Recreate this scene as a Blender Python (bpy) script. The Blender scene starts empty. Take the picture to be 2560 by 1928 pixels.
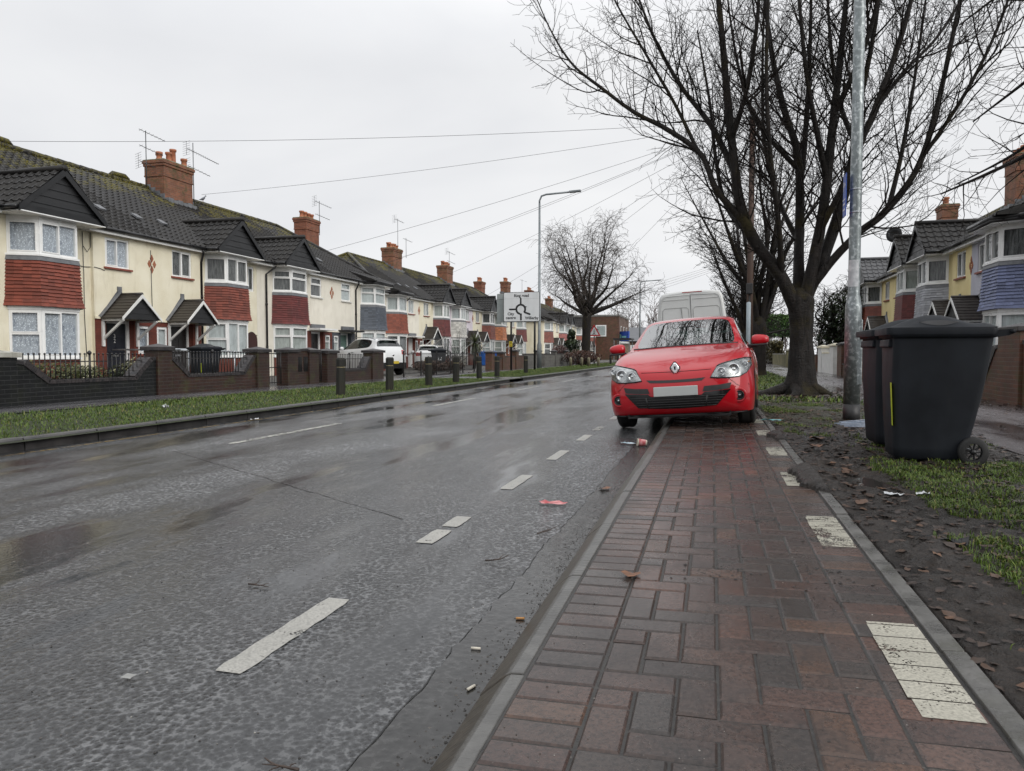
import bpy, bmesh, math, random
from mathutils import Vector, Matrix, noise
from mathutils.bvhtree import BVHTree
from math import sin, cos, pi, radians as R
S = bpy.context.scene
COL = S.collection
GZ = 0.14            # pavement / garden level above the road

# ------------------------------------------------------------ materials
def nt(name):
    m = bpy.data.materials.new(name); m.use_nodes = True
    t = m.node_tree; b = t.nodes['Principled BSDF']
    return m, t, t.nodes, t.links, b
def ramp(t, stops, fac=None):
    r = t.nodes.new('ShaderNodeValToRGB'); e = r.color_ramp.elements
    while len(e) > 1: e.remove(e[-1])
    e[0].position = stops[0][0]; e[0].color = c4(stops[0][1])
    for p, c in stops[1:]:
        q = e.new(p); q.color = c4(c)
    if fac is not None: t.links.new(fac, r.inputs['Fac'])
    return r
def c4(c):
    if isinstance(c, (int, float)): return (c, c, c, 1)
    return tuple(c)[:3] + (1,)
def coords(t, scale=(1, 1, 1), kind='Object'):
    tc = t.nodes.new('ShaderNodeTexCoord'); mp = t.nodes.new('ShaderNodeMapping')
    mp.inputs['Scale'].default_value = scale
    t.links.new(tc.outputs[kind], mp.inputs['Vector'])
    return mp.outputs['Vector']
def noi(t, vec, scale, detail=4, rough=.55, dist=0):
    n = t.nodes.new('ShaderNodeTexNoise')
    n.inputs['Scale'].default_value = scale; n.inputs['Detail'].default_value = detail
    n.inputs['Roughness'].default_value = rough; n.inputs['Distortion'].default_value = dist
    t.links.new(vec, n.inputs['Vector']); return n
def vor(t, vec, scale, feature='F1'):
    n = t.nodes.new('ShaderNodeTexVoronoi'); n.feature = feature
    n.inputs['Scale'].default_value = scale; t.links.new(vec, n.inputs['Vector']); return n
def mix(t, fac, a, b, mode='MIX'):
    n = t.nodes.new('ShaderNodeMix'); n.data_type = 'RGBA'; n.blend_type = mode
    for i, v in ((0, fac), (6, a), (7, b)):
        if hasattr(v, 'is_linked'): t.links.new(v, n.inputs[i])
        elif i == 0: n.inputs[0].default_value = v
        else: n.inputs[i].default_value = c4(v)
    return n.outputs[2]
def math_(t, op, a, b=None, clamp=False):
    n = t.nodes.new('ShaderNodeMath'); n.operation = op; n.use_clamp = clamp
    for i, v in enumerate((a, b)):
        if v is None: continue
        if hasattr(v, 'is_linked'): t.links.new(v, n.inputs[i])
        else: n.inputs[i].default_value = v
    return n.outputs[0]
def bump(t, b, h, strength=.5, dist=.01, normal=None):
    n = t.nodes.new('ShaderNodeBump'); n.inputs['Strength'].default_value = strength
    n.inputs['Distance'].default_value = dist; t.links.new(h, n.inputs['Height'])
    if normal: t.links.new(normal, n.inputs['Normal'])
    t.links.new(n.outputs['Normal'], b.inputs['Normal']); return n.outputs['Normal']
def sep(t, vec):
    n = t.nodes.new('ShaderNodeSeparateXYZ'); t.links.new(vec, n.inputs[0]); return n.outputs

def surf(name, c1, c2, scale=6, rough=.6, bs=0, bscale=60, bdist=.01, metal=0, spec=.5, coat=0, detail=5, lo=.35, hi=.65, stretch=(1, 1, 1), dirt=None):
    """painted / mineral surface: two colours mixed by noise, bump from finer noise, optional dirt streaks"""
    m, t, N, L, b = nt(name)
    v = coords(t, stretch)
    n = noi(t, v, scale, detail)
    r = ramp(t, [(lo, c1), (hi, c2)], n.outputs['Fac'])
    col = r.outputs['Color']
    if dirt:
        v2 = coords(t, (1.6, 1.6, .35)); n2 = noi(t, v2, dirt[2], 6, .65)
        r2 = ramp(t, [(dirt[3], 0), (dirt[4], 1)], n2.outputs['Fac'])
        col = mix(t, math_(t, 'MULTIPLY', r2.outputs['Color'], dirt[1]), col, dirt[0])
    L.new(col, b.inputs['Base Color'])
    b.inputs['Roughness'].default_value = rough; b.inputs['Metallic'].default_value = metal
    b.inputs['Specular IOR Level'].default_value = spec
    if coat: b.inputs['Coat Weight'].default_value = coat; b.inputs['Coat Roughness'].default_value = .03
    rr = ramp(t, [(.3, max(rough - .12, .02)), (.7, min(rough + .12, 1))], n.outputs['Fac'])
    L.new(rr.outputs['Color'], b.inputs['Roughness'])
    if bs:
        nb = noi(t, v, bscale, 4, .6); bump(t, b, nb.outputs['Fac'], bs, bdist)
    return m

def brick_mat(name, c1, c2, mortar, moss=0, flip=False, bw=.225, bh=.075, rough=.75, dark=None):
    m, t, N, L, b = nt(name)
    tc = N.new('ShaderNodeTexCoord'); s = sep(t, tc.outputs['Object'])
    # walls run either way: use x+y as the running coordinate
    u = math_(t, 'ADD', s[0], s[1]); cb = N.new('ShaderNodeCombineXYZ')
    L.new(u, cb.inputs[0]); L.new(s[2], cb.inputs[1])
    bt = N.new('ShaderNodeTexBrick'); L.new(cb.outputs[0], bt.inputs['Vector'])
    bt.inputs['Scale'].default_value = 1; bt.inputs['Brick Width'].default_value = bw; bt.inputs['Row Height'].default_value = bh
    bt.inputs['Mortar Size'].default_value = .006; bt.inputs['Mortar Smooth'].default_value = .3
    bt.inputs['Color1'].default_value = c4(c1); bt.inputs['Color2'].default_value = c4(c2); bt.inputs['Mortar'].default_value = c4(mortar)
    bt.inputs['Bias'].default_value = 0
    n = noi(t, tc.outputs['Object'], 2.2, 6, .65)
    col = mix(t, ramp(t, [(.4, 0), (.75, .8)], n.outputs['Fac']).outputs['Color'], bt.outputs['Color'], dark or tuple(x * .35 for x in c1))
    if moss:
        n3 = noi(t, tc.outputs['Object'], 3.1, 6, .7)
        k = ramp(t, [(.5, 0), (.68, moss)], n3.outputs['Fac'])
        col = mix(t, k.outputs['Color'], col, (.055, .06, .018))
    L.new(col, b.inputs['Base Color']); b.inputs['Roughness'].default_value = rough
    nb = noi(t, tc.outputs['Object'], 90, 3)
    h = math_(t, 'SUBTRACT', math_(t, 'MULTIPLY', nb.outputs['Fac'], .25), bt.outputs['Fac'])
    bump(t, b, h, .6, .008)
    return m

def glass_mat(name, tint, refl=.35, rough=.02):
    """window glass seen from outside: dark, see-through, mirrors the street"""
    m, t, N, L, b = nt(name)
    N.remove(b); out = N['Material Output']
    g = N.new('ShaderNodeBsdfGlossy'); g.inputs['Roughness'].default_value = rough
    tr = N.new('ShaderNodeBsdfTransparent'); tr.inputs['Color'].default_value = c4(tint)
    lw = N.new('ShaderNodeLayerWeight'); lw.inputs['Blend'].default_value = .5
    v = coords(t); nb = noi(t, v, 1.7, 1); bp = N.new('ShaderNodeBump'); bp.inputs['Strength'].default_value = .06; bp.inputs['Distance'].default_value = .05
    L.new(nb.outputs['Fac'], bp.inputs['Height']); L.new(bp.outputs['Normal'], g.inputs['Normal'])
    f = math_(t, 'ADD', math_(t, 'MULTIPLY', math_(t, 'POWER', lw.outputs['Facing'], 4), .85), refl, True)
    mx = N.new('ShaderNodeMixShader'); L.new(f, mx.inputs[0]); L.new(tr.outputs[0], mx.inputs[1]); L.new(g.outputs[0], mx.inputs[2])
    L.new(mx.outputs[0], out.inputs['Surface'])
    return m

# ------------------------------------------------------------ mesh builder
class MB:
    def __init__(s, T=None): s.v = []; s.f = []; s.m = []; s.sm = []; s.T = T; s.c = []
    def add(s, vs, fs, m=0, smooth=False, col=None):
        o = len(s.v)
        s.v.extend([s.T(*p) for p in vs] if s.T else [tuple(p) for p in vs])
        for f in fs:
            s.f.append(tuple(i + o for i in f)); s.m.append(m); s.sm.append(smooth); s.c.append(col)
    def quad(s, a, b, c, d, m=0, col=None): s.add([a, b, c, d], [(0, 1, 2, 3)], m, False, col)
    def box(s, x0, x1, y0, y1, z0, z1, m=0, col=None):
        s.add([(x0, y0, z0), (x1, y0, z0), (x1, y1, z0), (x0, y1, z0), (x0, y0, z1), (x1, y0, z1), (x1, y1, z1), (x0, y1, z1)],
              [(0, 3, 2, 1), (4, 5, 6, 7), (0, 1, 5, 4), (1, 2, 6, 5), (2, 3, 7, 6), (3, 0, 4, 7)], m, False, col)
    def obox(s, o, X, Y, Z, x, y, z, m=0, col=None):
        o, X, Y, Z = map(Vector, (o, X, Y, Z))
        P = [o + X * a + Y * b + Z * c for c in z for b in y for a in x]
        s.add([tuple(p) for p in P], [(0, 2, 3, 1), (4, 5, 7, 6), (0, 1, 5, 4), (1, 3, 7, 5), (3, 2, 6, 7), (2, 0, 4, 6)], m, False, col)
    def tube(s, pts, r, n=6, m=0, cap=True, smooth=True, col=None):
        pts = [Vector(p) for p in pts]
        if not isinstance(r, (list, tuple)): r = [r] * len(pts)
        vs = []; fs = []; a = None
        for i, p in enumerate(pts):
            d = (pts[min(i + 1, len(pts) - 1)] - pts[max(i - 1, 0)])
            if d.length < 1e-9: d = Vector((0, 0, 1))
            d.normalize()
            if a is None:
                a = d.orthogonal().normalized()
            else:
                a = a - d * a.dot(d)
                if a.length < 1e-6: a = d.orthogonal()
                a.normalize()
            b = d.cross(a)
            for k in range(n):
                q = 2 * pi * k / n
                vs.append(tuple(p + (a * cos(q) + b * sin(q)) * r[i]))
        for i in range(len(pts) - 1):
            for k in range(n):
                k2 = (k + 1) % n
                fs.append((i * n + k, i * n + k2, (i + 1) * n + k2, (i + 1) * n + k))
        if cap:
            fs.append(tuple(range(n))[::-1]); fs.append(tuple((len(pts) - 1) * n + k for k in range(n)))
        s.add(vs, fs, m, smooth, col)
    def lathe(s, o, prof, n=16, m=0, smooth=True, axis='z', col=None, cap=True):
        vs = []; fs = []
        for r, h in prof:
            for k in range(n):
                q = 2 * pi * k / n
                if axis == 'z': vs.append((o[0] + r * cos(q), o[1] + r * sin(q), o[2] + h))
                elif axis == 'x': vs.append((o[0] + h, o[1] + r * cos(q), o[2] + r * sin(q)))
                else: vs.append((o[0] + r * cos(q), o[1] + h, o[2] + r * sin(q)))
        for i in range(len(prof) - 1):
            for k in range(n):
                k2 = (k + 1) % n; fs.append((i * n + k, i * n + k2, (i + 1) * n + k2, (i + 1) * n + k))
        if cap: fs.append(tuple(range(n))[::-1]); fs.append(tuple((len(prof) - 1) * n + k for k in range(n)))
        s.add(vs, fs, m, smooth, col)
    def prism(s, poly, fn, a, b, m=0, col=None):
        """poly: 2-D outline, fn(u,v,w) -> 3-D point; extruded from w=a to w=b"""
        n = len(poly)
        vs = [fn(u, v, a) for u, v in poly] + [fn(u, v, b) for u, v in poly]
        fs = [tuple(range(n)), tuple(range(2 * n - 1, n - 1, -1))] + [(i, (i + 1) % n, n + (i + 1) % n, n + i) for i in range(n)]
        s.add(vs, fs, m, False, col)
    def grid(s, rows, m=0, smooth=True, col=None):
        n = len(rows[0]); vs = [p for r in rows for p in r]
        fs = [(i * n + j, i * n + j + 1, (i + 1) * n + j + 1, (i + 1) * n + j) for i in range(len(rows) - 1) for j in range(n - 1)]
        s.add(vs, fs, m, smooth, col)
    def build(s, name, mats, parent=None, bevel=0, recalc=True, seg=2, subsurf=0):
        me = bpy.data.meshes.new(name); me.from_pydata(s.v, [], s.f)
        if not isinstance(mats, (list, tuple)): mats = [mats]
        for m in mats: me.materials.append(m)
        me.polygons.foreach_set('material_index', s.m); me.polygons.foreach_set('use_smooth', s.sm)
        if any(c is not None for c in s.c):
            ca = me.color_attributes.new('tint', 'FLOAT_COLOR', 'CORNER'); buf = []
            for p, c in zip(me.polygons, s.c):
                c = c4(c if c is not None else .5); buf.extend(c * p.loop_total)
            ca.data.foreach_set('color', buf)
        me.validate(); me.update()
        if recalc and len(s.f) < 60000:
            bm = bmesh.new(); bm.from_mesh(me); bmesh.ops.recalc_face_normals(bm, faces=bm.faces); bm.to_mesh(me); bm.free()
        o = bpy.data.objects.new(name, me); COL.objects.link(o)
        if parent is not None: o.parent = parent
        if bevel:
            b = o.modifiers.new('b', 'BEVEL'); b.width = bevel; b.segments = seg; b.limit_method = 'ANGLE'; b.angle_limit = R(35)
        if subsurf:
            b = o.modifiers.new('s', 'SUBSURF'); b.levels = subsurf; b.render_levels = subsurf
        return o

def tag(o, label=None, cat=None, group=None, kind=None):
    if label: o['label'] = label
    if cat: o['category'] = cat
    if group: o['group'] = group
    if kind: o['kind'] = kind
    return o
def thing(name, loc, label, cat, group=None, rot=(0, 0, 0)):
    o = bpy.data.objects.new(name, None); COL.objects.link(o); o.empty_display_size = .2
    o.location = loc; o.rotation_euler = rot
    return tag(o, label, cat, group)
def copy_thing(o, loc, rot=None, label=None, group=None, scale=None):
    def cp(a, par):
        c = a.copy(); COL.objects.link(c)
        if par is not None: c.parent = par
        for ch in a.children: cp(ch, c)
        return c
    c = cp(o, None); c.location = loc
    if rot is not None: c.rotation_euler = rot
    if scale: c.scale = (scale,) * 3 if isinstance(scale, (int, float)) else scale
    if label: c['label'] = label
    if group: c['group'] = group
    return c
def text_mesh(body, size, fn, mat, name, parent=None, align='CENTER', bold=0):
    cu = bpy.data.curves.new('t', 'FONT'); cu.body = body; cu.size = size; cu.align_x = align; cu.align_y = 'CENTER'; cu.offset = bold; cu.resolution_u = 3
    o = bpy.data.objects.new('t', cu); COL.objects.link(o)
    bpy.context.view_layer.update()
    dg = bpy.context.evaluated_depsgraph_get(); me = o.evaluated_get(dg).to_mesh()
    mb = MB(); mb.add([fn(v.co.x, v.co.y) for v in me.vertices], [tuple(p.vertices) for p in me.polygons])
    o.evaluated_get(dg).to_mesh_clear(); bpy.data.objects.remove(o); bpy.data.curves.remove(cu)
    return mb.build(name, mat, parent, recalc=False)

# ------------------------------------------------------------ camera, world, sun
F = 1800.0; W0, H0 = 2560.0, 1928.0; CAMH = .98
PIT = math.atan((964 - 885) / F); YAW = math.atan((1780 - 1280) * cos(PIT) / F)
cam = bpy.data.cameras.new('camera'); co = bpy.data.objects.new('camera', cam); COL.objects.link(co)
cam.sensor_width = 36; cam.lens = 36 * F / W0; cam.clip_end = 3000; cam.clip_start = .05
co.location = (0, 0, CAMH); co.rotation_euler = (pi / 2 - PIT, 0, YAW); S.camera = co
cam.dof.use_dof = False
S.view_settings.view_transform = 'Standard'; S.view_settings.look = 'None'; S.view_settings.exposure = 0; S.view_settings.gamma = 1
S.cycles.max_bounces = 6; S.cycles.diffuse_bounces = 2; S.cycles.glossy_bounces = 3; S.cycles.transparent_max_bounces = 12; S.cycles.transmission_bounces = 4
S.cycles.use_denoising = True
S.cycles.caustics_reflective = False; S.cycles.caustics_refractive = False

SUN_EL, SUN_AZ = R(30), R(118)     # azimuth measured clockwise from +Y (down the road)
w = bpy.data.worlds.new('World'); S.world = w; w.use_nodes = True
t = w.node_tree; bg = t.nodes['Background']; L = t.links
sky = t.nodes.new('ShaderNodeTexSky'); sky.sky_type = 'NISHITA'; sky.sun_disc = False; sky.sun_elevation = SUN_EL; sky.sun_rotation = SUN_AZ
sky.air_density = 1; sky.dust_density = 4
hs = t.nodes.new('ShaderNodeHueSaturation'); hs.inputs['Saturation'].default_value = .12; L.new(sky.outputs[0], hs.inputs['Color'])
tc = t.nodes.new('ShaderNodeTexCoord'); sx = sep(t, tc.outputs['Generated'])
mp = t.nodes.new('ShaderNodeMapping'); mp.inputs['Scale'].default_value = (1, 1, 2.6); L.new(tc.outputs['Generated'], mp.inputs['Vector'])
cn = noi(t, mp.outputs[0], 1.5, 5, .5, .3)
cl = ramp(t, [(.28, (6.15, 6.3, 6.65)), (.72, (8.2, 8.25, 8.35))], cn.outputs['Fac'])   # stratus deck
up = ramp(t, [(0, 1.08), (.16, 1.0), (.36, 1.0), (.62, 1.45), (1, 1.75)], sx[2])              # an overcast sky is brightest overhead
deck = mix(t, 1.0, cl.outputs['Color'], up.outputs['Color'], 'MULTIPLY')
skyc = mix(t, .9, hs.outputs['Color'], deck)
L.new(skyc, bg.inputs['Color']); bg.inputs['Strength'].default_value = .119
su = bpy.data.lights.new('sun', 'SUN'); su.energy = 1.5; su.angle = R(40); su.color = (1, .97, .92)
so = bpy.data.objects.new('sun', su); COL.objects.link(so)
so.location = (0, 0, 30)
sd = Vector((sin(SUN_AZ) * cos(SUN_EL), cos(SUN_AZ) * cos(SUN_EL), sin(SUN_EL)))
so.rotation_euler = sd.to_track_quat('Z', 'Y').to_euler()

# ------------------------------------------------------------ shared materials
M = {}
M['cream'] = surf('cream_render', (.76, .70, .53), (.84, .79, .63), 1.6, .8, .6, 38, .012, dirt=((.36, .30, .18), .45, 1.6, .55, .8))
M['offwhite'] = surf('offwhite_render', (.74, .70, .60), (.82, .78, .68), 1.8, .8, .5, 38, .012, dirt=((.36, .32, .25), .45, 1.6, .55, .8))
M['lilac'] = surf('lilac_render', (.62, .56, .62), (.70, .65, .70), 1.8, .8, .4, 38, .012)
M['grey_lilac'] = surf('grey_render', (.42, .42, .48), (.5, .5, .56), 1.8, .8, .4, 38, .012)
M['yellow'] = surf('yellow_render', (.70, .58, .28), (.78, .66, .36), 1.6, .8, .4, 38, .012, dirt=((.4, .33, .16), .4, 1.6, .55, .8))
M['upvc'] = surf('white_upvc', (.82, .83, .82), (.88, .88, .87), 3, .3, dirt=((.5, .48, .42), .25, 3, .55, .8))
M['white_paint'] = surf('white_paint', (.68, .68, .66), (.8, .8, .78), 4, .45, .1, 80, .003)
M['black_board'] = surf('black_boarding', (.006, .0065, .0075), (.014, .0145, .016), 3, .45, .2, 60, .003)
M['black_plastic'] = surf('black_plastic', (.010, .010, .011), (.018, .018, .019), 4, .35)
M['black_iron'] = surf('black_ironwork', (.008, .008, .009), (.02, .018, .017), 30, .4, .3, 120, .002)
M['lead'] = surf('lead_flashing', (.10, .105, .115), (.17, .175, .185), 5, .5, .2, 30, .005)
M['terracotta'] = surf('terracotta', (.30, .10, .05), (.42, .16, .08), 6, .75, .2, 60, .003, dirt=((.10, .07, .05), .7, 4, .5, .75))
M['brick'] = brick_mat('red_brick', (.27, .085, .04), (.19, .062, .033), (.20, .15, .12), moss=.35)
M['brick_old'] = brick_mat('weathered_brick', (.27, .10, .048), (.17, .068, .038), (.20, .155, .12), moss=.85)
M['brick_wall'] = brick_mat('dark_red_wall_brick', (.050, .021, .015), (.030, .015, .012), (.052, .045, .038), moss=.6, rough=.5)
M['brick_dark'] = brick_mat('black_painted_brick', (.011, .012, .013), (.007, .008, .009), (.030, .031, .031), moss=.12, rough=.4)
M['brick_red_paint'] = brick_mat('red_painted_brick', (.17, .042, .026), (.15, .036, .022), (.11, .03, .02), moss=0, rough=.6)
M['brick_grey_paint'] = brick_mat('grey_painted_brick', (.09, .10, .12), (.08, .09, .11), (.06, .07, .08), rough=.6)
M['brick_mid'] = brick_mat('mixed_wall_brick', (.15, .058, .032), (.085, .038, .025), (.11, .09, .07), moss=.8, rough=.55)
M['brick_block'] = brick_mat('grey_block_wall', (.16, .155, .14), (.13, .125, .115), (.09, .088, .08), moss=.3, bw=.45, bh=.2)
M['blue_brick'] = surf('blue_brick_coping', (.02, .02, .022), (.05, .042, .042), 9, .45, .3, 50, .004)
M['stone_cap'] = surf('stone_cap', (.34, .33, .29), (.5, .49, .44), 5, .75, .5, 60, .006, dirt=((.10, .10, .07), .7, 3, .45, .7))
M['concrete'] = surf('concrete', (.15, .15, .14), (.24, .235, .22), 4, .45, .4, 70, .004)
M['galv'] = None
M['soot_wood'] = surf('creosote_pole', (.042, .024, .017), (.078, .042, .028), 7, .7, .5, 30, .006, stretch=(1, 1, .08))
M['moss_wood'] = surf('mossy_timber', (.007, .007, .006), (.022, .021, .013), 8, .75, .6, 30, .006, stretch=(1, 1, .25))
M['bark'] = None
M['rubber'] = surf('tyre_rubber', (.010, .010, .010), (.02, .02, .02), 9, .7, .3, 60, .003)
M['chrome'] = surf('chrome', (.62, .63, .65), (.75, .76, .78), 4, .12, metal=1)
M['alloy'] = surf('alloy_wheel', (.22, .22, .23), (.32, .32, .33), 4, .3, metal=.9)
M['glass'] = glass_mat('window_glass', (.86, .89, .89), .05)
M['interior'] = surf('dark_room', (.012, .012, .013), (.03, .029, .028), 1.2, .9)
M['metal_grey'] = surf('galvanised_tube', (.34, .36, .38), (.48, .50, .52), 18, .4, metal=.7)
M['aerial'] = surf('aerial_metal', (.10, .105, .11), (.16, .165, .17), 8, .4, metal=.6)
M['wire'] = surf('cable_black', (.03, .03, .035), (.04, .04, .045), 4, .5)

def _roof():
    m, t, N, L, b = nt('roof_tiles')
    tc = N.new('ShaderNodeTexCoord'); s = sep(t, tc.outputs['Object'])
    n = noi(t, tc.outputs['Object'], 1.3, 6, .65); n2 = noi(t, tc.outputs['Object'], 34, 3)
    base = ramp(t, [(.3, (.007, .0068, .0068)), (.7, (.028, .026, .0245))], n2.outputs['Fac'])
    col = mix(t, ramp(t, [(.45, 0), (.7, .5)], n.outputs['Fac']).outputs['Color'], base.outputs['Color'], (.048, .045, .040))
    # moss thickens towards the ridge
    g = math_(t, 'MULTIPLY', math_(t, 'SUBTRACT', s[2], 5.9), .62, True)
    mo = math_(t, 'SUBTRACT', math_(t, 'ADD', n.outputs['Fac'], math_(t, 'MULTIPLY', g, .34)), .70)
    k = math_(t, 'MULTIPLY', mo, 9, True)
    n5 = noi(t, tc.outputs['Object'], 16, 5, .7)
    k = math_(t, 'MULTIPLY', k, ramp(t, [(.42, 0), (.6, 1)], n5.outputs['Fac']).outputs['Color'])
    mc = mix(t, n2.outputs['Fac'], (.060, .062, .008), (.20, .165, .020))
    col = mix(t, k, col, mc)
    L.new(col, b.inputs['Base Color']); L.new(ramp(t, [(.3, .3), (.7, .6)], n.outputs['Fac']).outputs['Color'], b.inputs['Roughness'])
    bump(t, b, n2.outputs['Fac'], .35, .01); b.inputs['Specular IOR Level'].default_value = .25
    return m
M['roof'] = _roof()
M['slate'] = surf('grey_slates', (.06, .06, .062), (.11, .11, .115), 9, .45, .3, 30, .006)
M['canopy_tile'] = surf('canopy_tiles', (.022, .018, .016), (.05, .042, .036), 10, .45, .3, 40, .004)

def hang(name, c):
    """painted clay hanging tiles: tone per tile from the mesh, weather streaks"""
    m, t, N, L, b = nt(name)
    at = N.new('ShaderNodeAttribute'); at.attribute_name = 'tint'
    v = coords(t); n = noi(t, v, 5, 5, .65)
    c1 = mix(t, at.outputs['Fac'], tuple(x * .72 for x in c), tuple(min(1, x * 1.25) for x in c))
    col = mix(t, ramp(t, [(.45, 0), (.8, .6)], n.outputs['Fac']).outputs['Color'], c1, tuple(x * .5 for x in c))
    L.new(col, b.inputs['Base Color']); b.inputs['Roughness'].default_value = .55
    nb = noi(t, v, 60, 3); bump(t, b, nb.outputs['Fac'], .2, .004)
    return m
M['t_red'] = hang('red_hanging_tile', (.20, .046, .026)); M['t_dred'] = hang('dark_red_hanging_tile', (.135, .021, .018))
M['t_slate'] = hang('slate_hanging_tile', (.085, .10, .125)); M['t_white'] = hang('white_hanging_tile', (.55, .54, .50))
M['t_orange'] = hang('orange_hanging_tile', (.55, .19, .075)); M['t_blue'] = hang('blue_hanging_tile', (.15, .175, .30))
M['t_grey'] = hang('grey_hanging_tile', (.36, .37, .40)); M['t_brown'] = hang('rust_hanging_tile', (.25, .062, .032)); M['t_pink'] = hang('pink_red_hanging_tile', (.32, .085, .075))

def curtain(name, c1, c2, scale, lace=False):
    m, t, N, L, b = nt(name)
    v = coords(t, (1, 1, .12 if not lace else .35)); n = noi(t, v, scale, 4, .6, .4)
    col = ramp(t, [(.30 if not lace else .22, c1), (.66 if not lace else .5, c2)], n.outputs['Fac']).outputs['Color']
    if lace:
        vv = vor(t, coords(t), 26); k = ramp(t, [(.25, 0), (.42, 1)], vv.outputs['Distance'])
        col = mix(t, math_(t, 'MULTIPLY', k.outputs['Color'], .55), col, c1)
    L.new(col, b.inputs['Base Color']); b.inputs['Roughness'].default_value = .9
    return m
M['lace'] = curtain('lace_curtain', (.16, .18, .24), (.90, .93, 1.0), 16, True)
M['blind'] = curtain('vertical_blind', (.34, .355, .34), (.60, .62, .58), 26)
M['drape'] = curtain('dark_drape', (.03, .03, .03), (.22, .22, .22), 22)
M['plain_net'] = curtain('net_curtain', (.5, .52, .52), (.72, .75, .75), 16)
# ============================================================ SETTING
rng = random.Random(7)
def asphalt(name, c1, c2, wet=.5, agg=110, glint_fleck=.3, tracks=(), lo=.42, hi=.60):
    m, t, N, L, b = nt(name)
    v = coords(t); vs = coords(t, (1.0, .20, 1))
    big = noi(t, vs, .75, 5, .6, .5); mid = noi(t, vs, 3.1, 4, .6)
    fine = noi(t, v, agg, 3, .65); ag = vor(t, v, agg * .55); patch = noi(t, v, 1.1, 6, .7)
    wsum = math_(t, 'ADD', math_(t, 'MULTIPLY', big.outputs['Fac'], .70), math_(t, 'MULTIPLY', mid.outputs['Fac'], .30))
    px = sep(t, v)[0]
    for x0, wd, amt in tracks:      # tyre-polished tracks hold a film of water
        q = math_(t, 'POWER', math_(t, 'DIVIDE', math_(t, 'SUBTRACT', px, x0), wd), 2)
        wsum = math_(t, 'ADD', wsum, math_(t, 'MULTIPLY', math_(t, 'POWER', 2.718, math_(t, 'MULTIPLY', q, -1)), amt))
    wetf = ramp(t, [(lo, 0), (hi, 1)], wsum).outputs['Color']
    st = math_(t, 'ADD', math_(t, 'MULTIPLY', ag.outputs['Distance'], .55), math_(t, 'MULTIPLY', fine.outputs['Fac'], .75))
    base = ramp(t, [(.42, c1), (.58, tuple((p + q) / 2 for p, q in zip(c1, c2))), (.72, c2), (.82, tuple(q * 1.0 + glint_fleck * .5 for q in c2))], st).outputs['Color']  # pale flecks: stones plus wet sky glints put into the base colour
    base = mix(t, ramp(t, [(.35, 0), (.7, .55)], patch.outputs['Fac']).outputs['Color'], base, tuple(x * 1.2 for x in c1))
    col = mix(t, math_(t, 'MULTIPLY', wetf, .80), base, tuple(x * .55 for x in c1))
    L.new(col, b.inputs['Base Color'])
    rg = ramp(t, [(0, .27), (.55, .16), (1, .08 if wet > .4 else .16)], wetf).outputs['Color']
    L.new(rg, b.inputs['Roughness']); b.inputs['Specular IOR Level'].default_value = .5
    bn = N.new('ShaderNodeBump'); bn.inputs['Distance'].default_value = .014
    L.new(st, bn.inputs['Height']); L.new(ramp(t, [(0, .62), (.6, .30), (1, .05)], wetf).outputs['Color'], bn.inputs['Strength'])
    L.new(bn.outputs['Normal'], b.inputs['Normal'])
    return m
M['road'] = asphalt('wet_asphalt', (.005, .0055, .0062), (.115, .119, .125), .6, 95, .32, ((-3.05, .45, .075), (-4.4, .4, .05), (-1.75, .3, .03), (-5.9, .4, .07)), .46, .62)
M['path_l'] = asphalt('pavement_asphalt', (.035, .034, .037), (.11, .107, .112), .2, 70, .1)
M['path_r'] = asphalt('wet_footpath', (.036, .031, .033), (.13, .115, .12), .6, 60, .1)
M['channel'] = asphalt('muddy_channel', (.010, .0095, .009), (.060, .058, .055), .7, 60, .12, (), .36, .60)
M['kerb'] = surf('kerb_concrete', (.06, .058, .054), (.14, .136, .128), 9, .3, .5, 55, .005, detail=8, dirt=((.05, .05, .035), .7, 5, .5, .7))
def _kl():
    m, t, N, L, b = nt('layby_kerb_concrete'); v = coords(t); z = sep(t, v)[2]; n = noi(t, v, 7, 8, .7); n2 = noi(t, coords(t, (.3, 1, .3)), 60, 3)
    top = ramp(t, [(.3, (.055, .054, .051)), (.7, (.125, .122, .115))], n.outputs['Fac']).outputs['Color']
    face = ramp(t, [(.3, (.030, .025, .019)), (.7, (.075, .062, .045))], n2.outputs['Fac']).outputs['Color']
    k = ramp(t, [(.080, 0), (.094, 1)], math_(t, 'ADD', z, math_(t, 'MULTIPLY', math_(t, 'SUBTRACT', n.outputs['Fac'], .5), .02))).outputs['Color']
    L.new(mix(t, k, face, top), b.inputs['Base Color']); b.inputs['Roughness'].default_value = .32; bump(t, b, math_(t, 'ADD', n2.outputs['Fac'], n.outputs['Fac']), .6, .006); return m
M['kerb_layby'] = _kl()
M['kerb_dark'] = surf('dark_wet_kerb', (.030, .029, .030), (.075, .072, .07), 4, .4, .5, 45, .006)
M['garden'] = surf('garden_ground', (.05, .05, .045), (.12, .11, .10), 1.2, .8, .5, 20, .02)
M['ground'] = surf('ground_earth', (.04, .045, .025), (.08, .08, .05), .4, .9)

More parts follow.
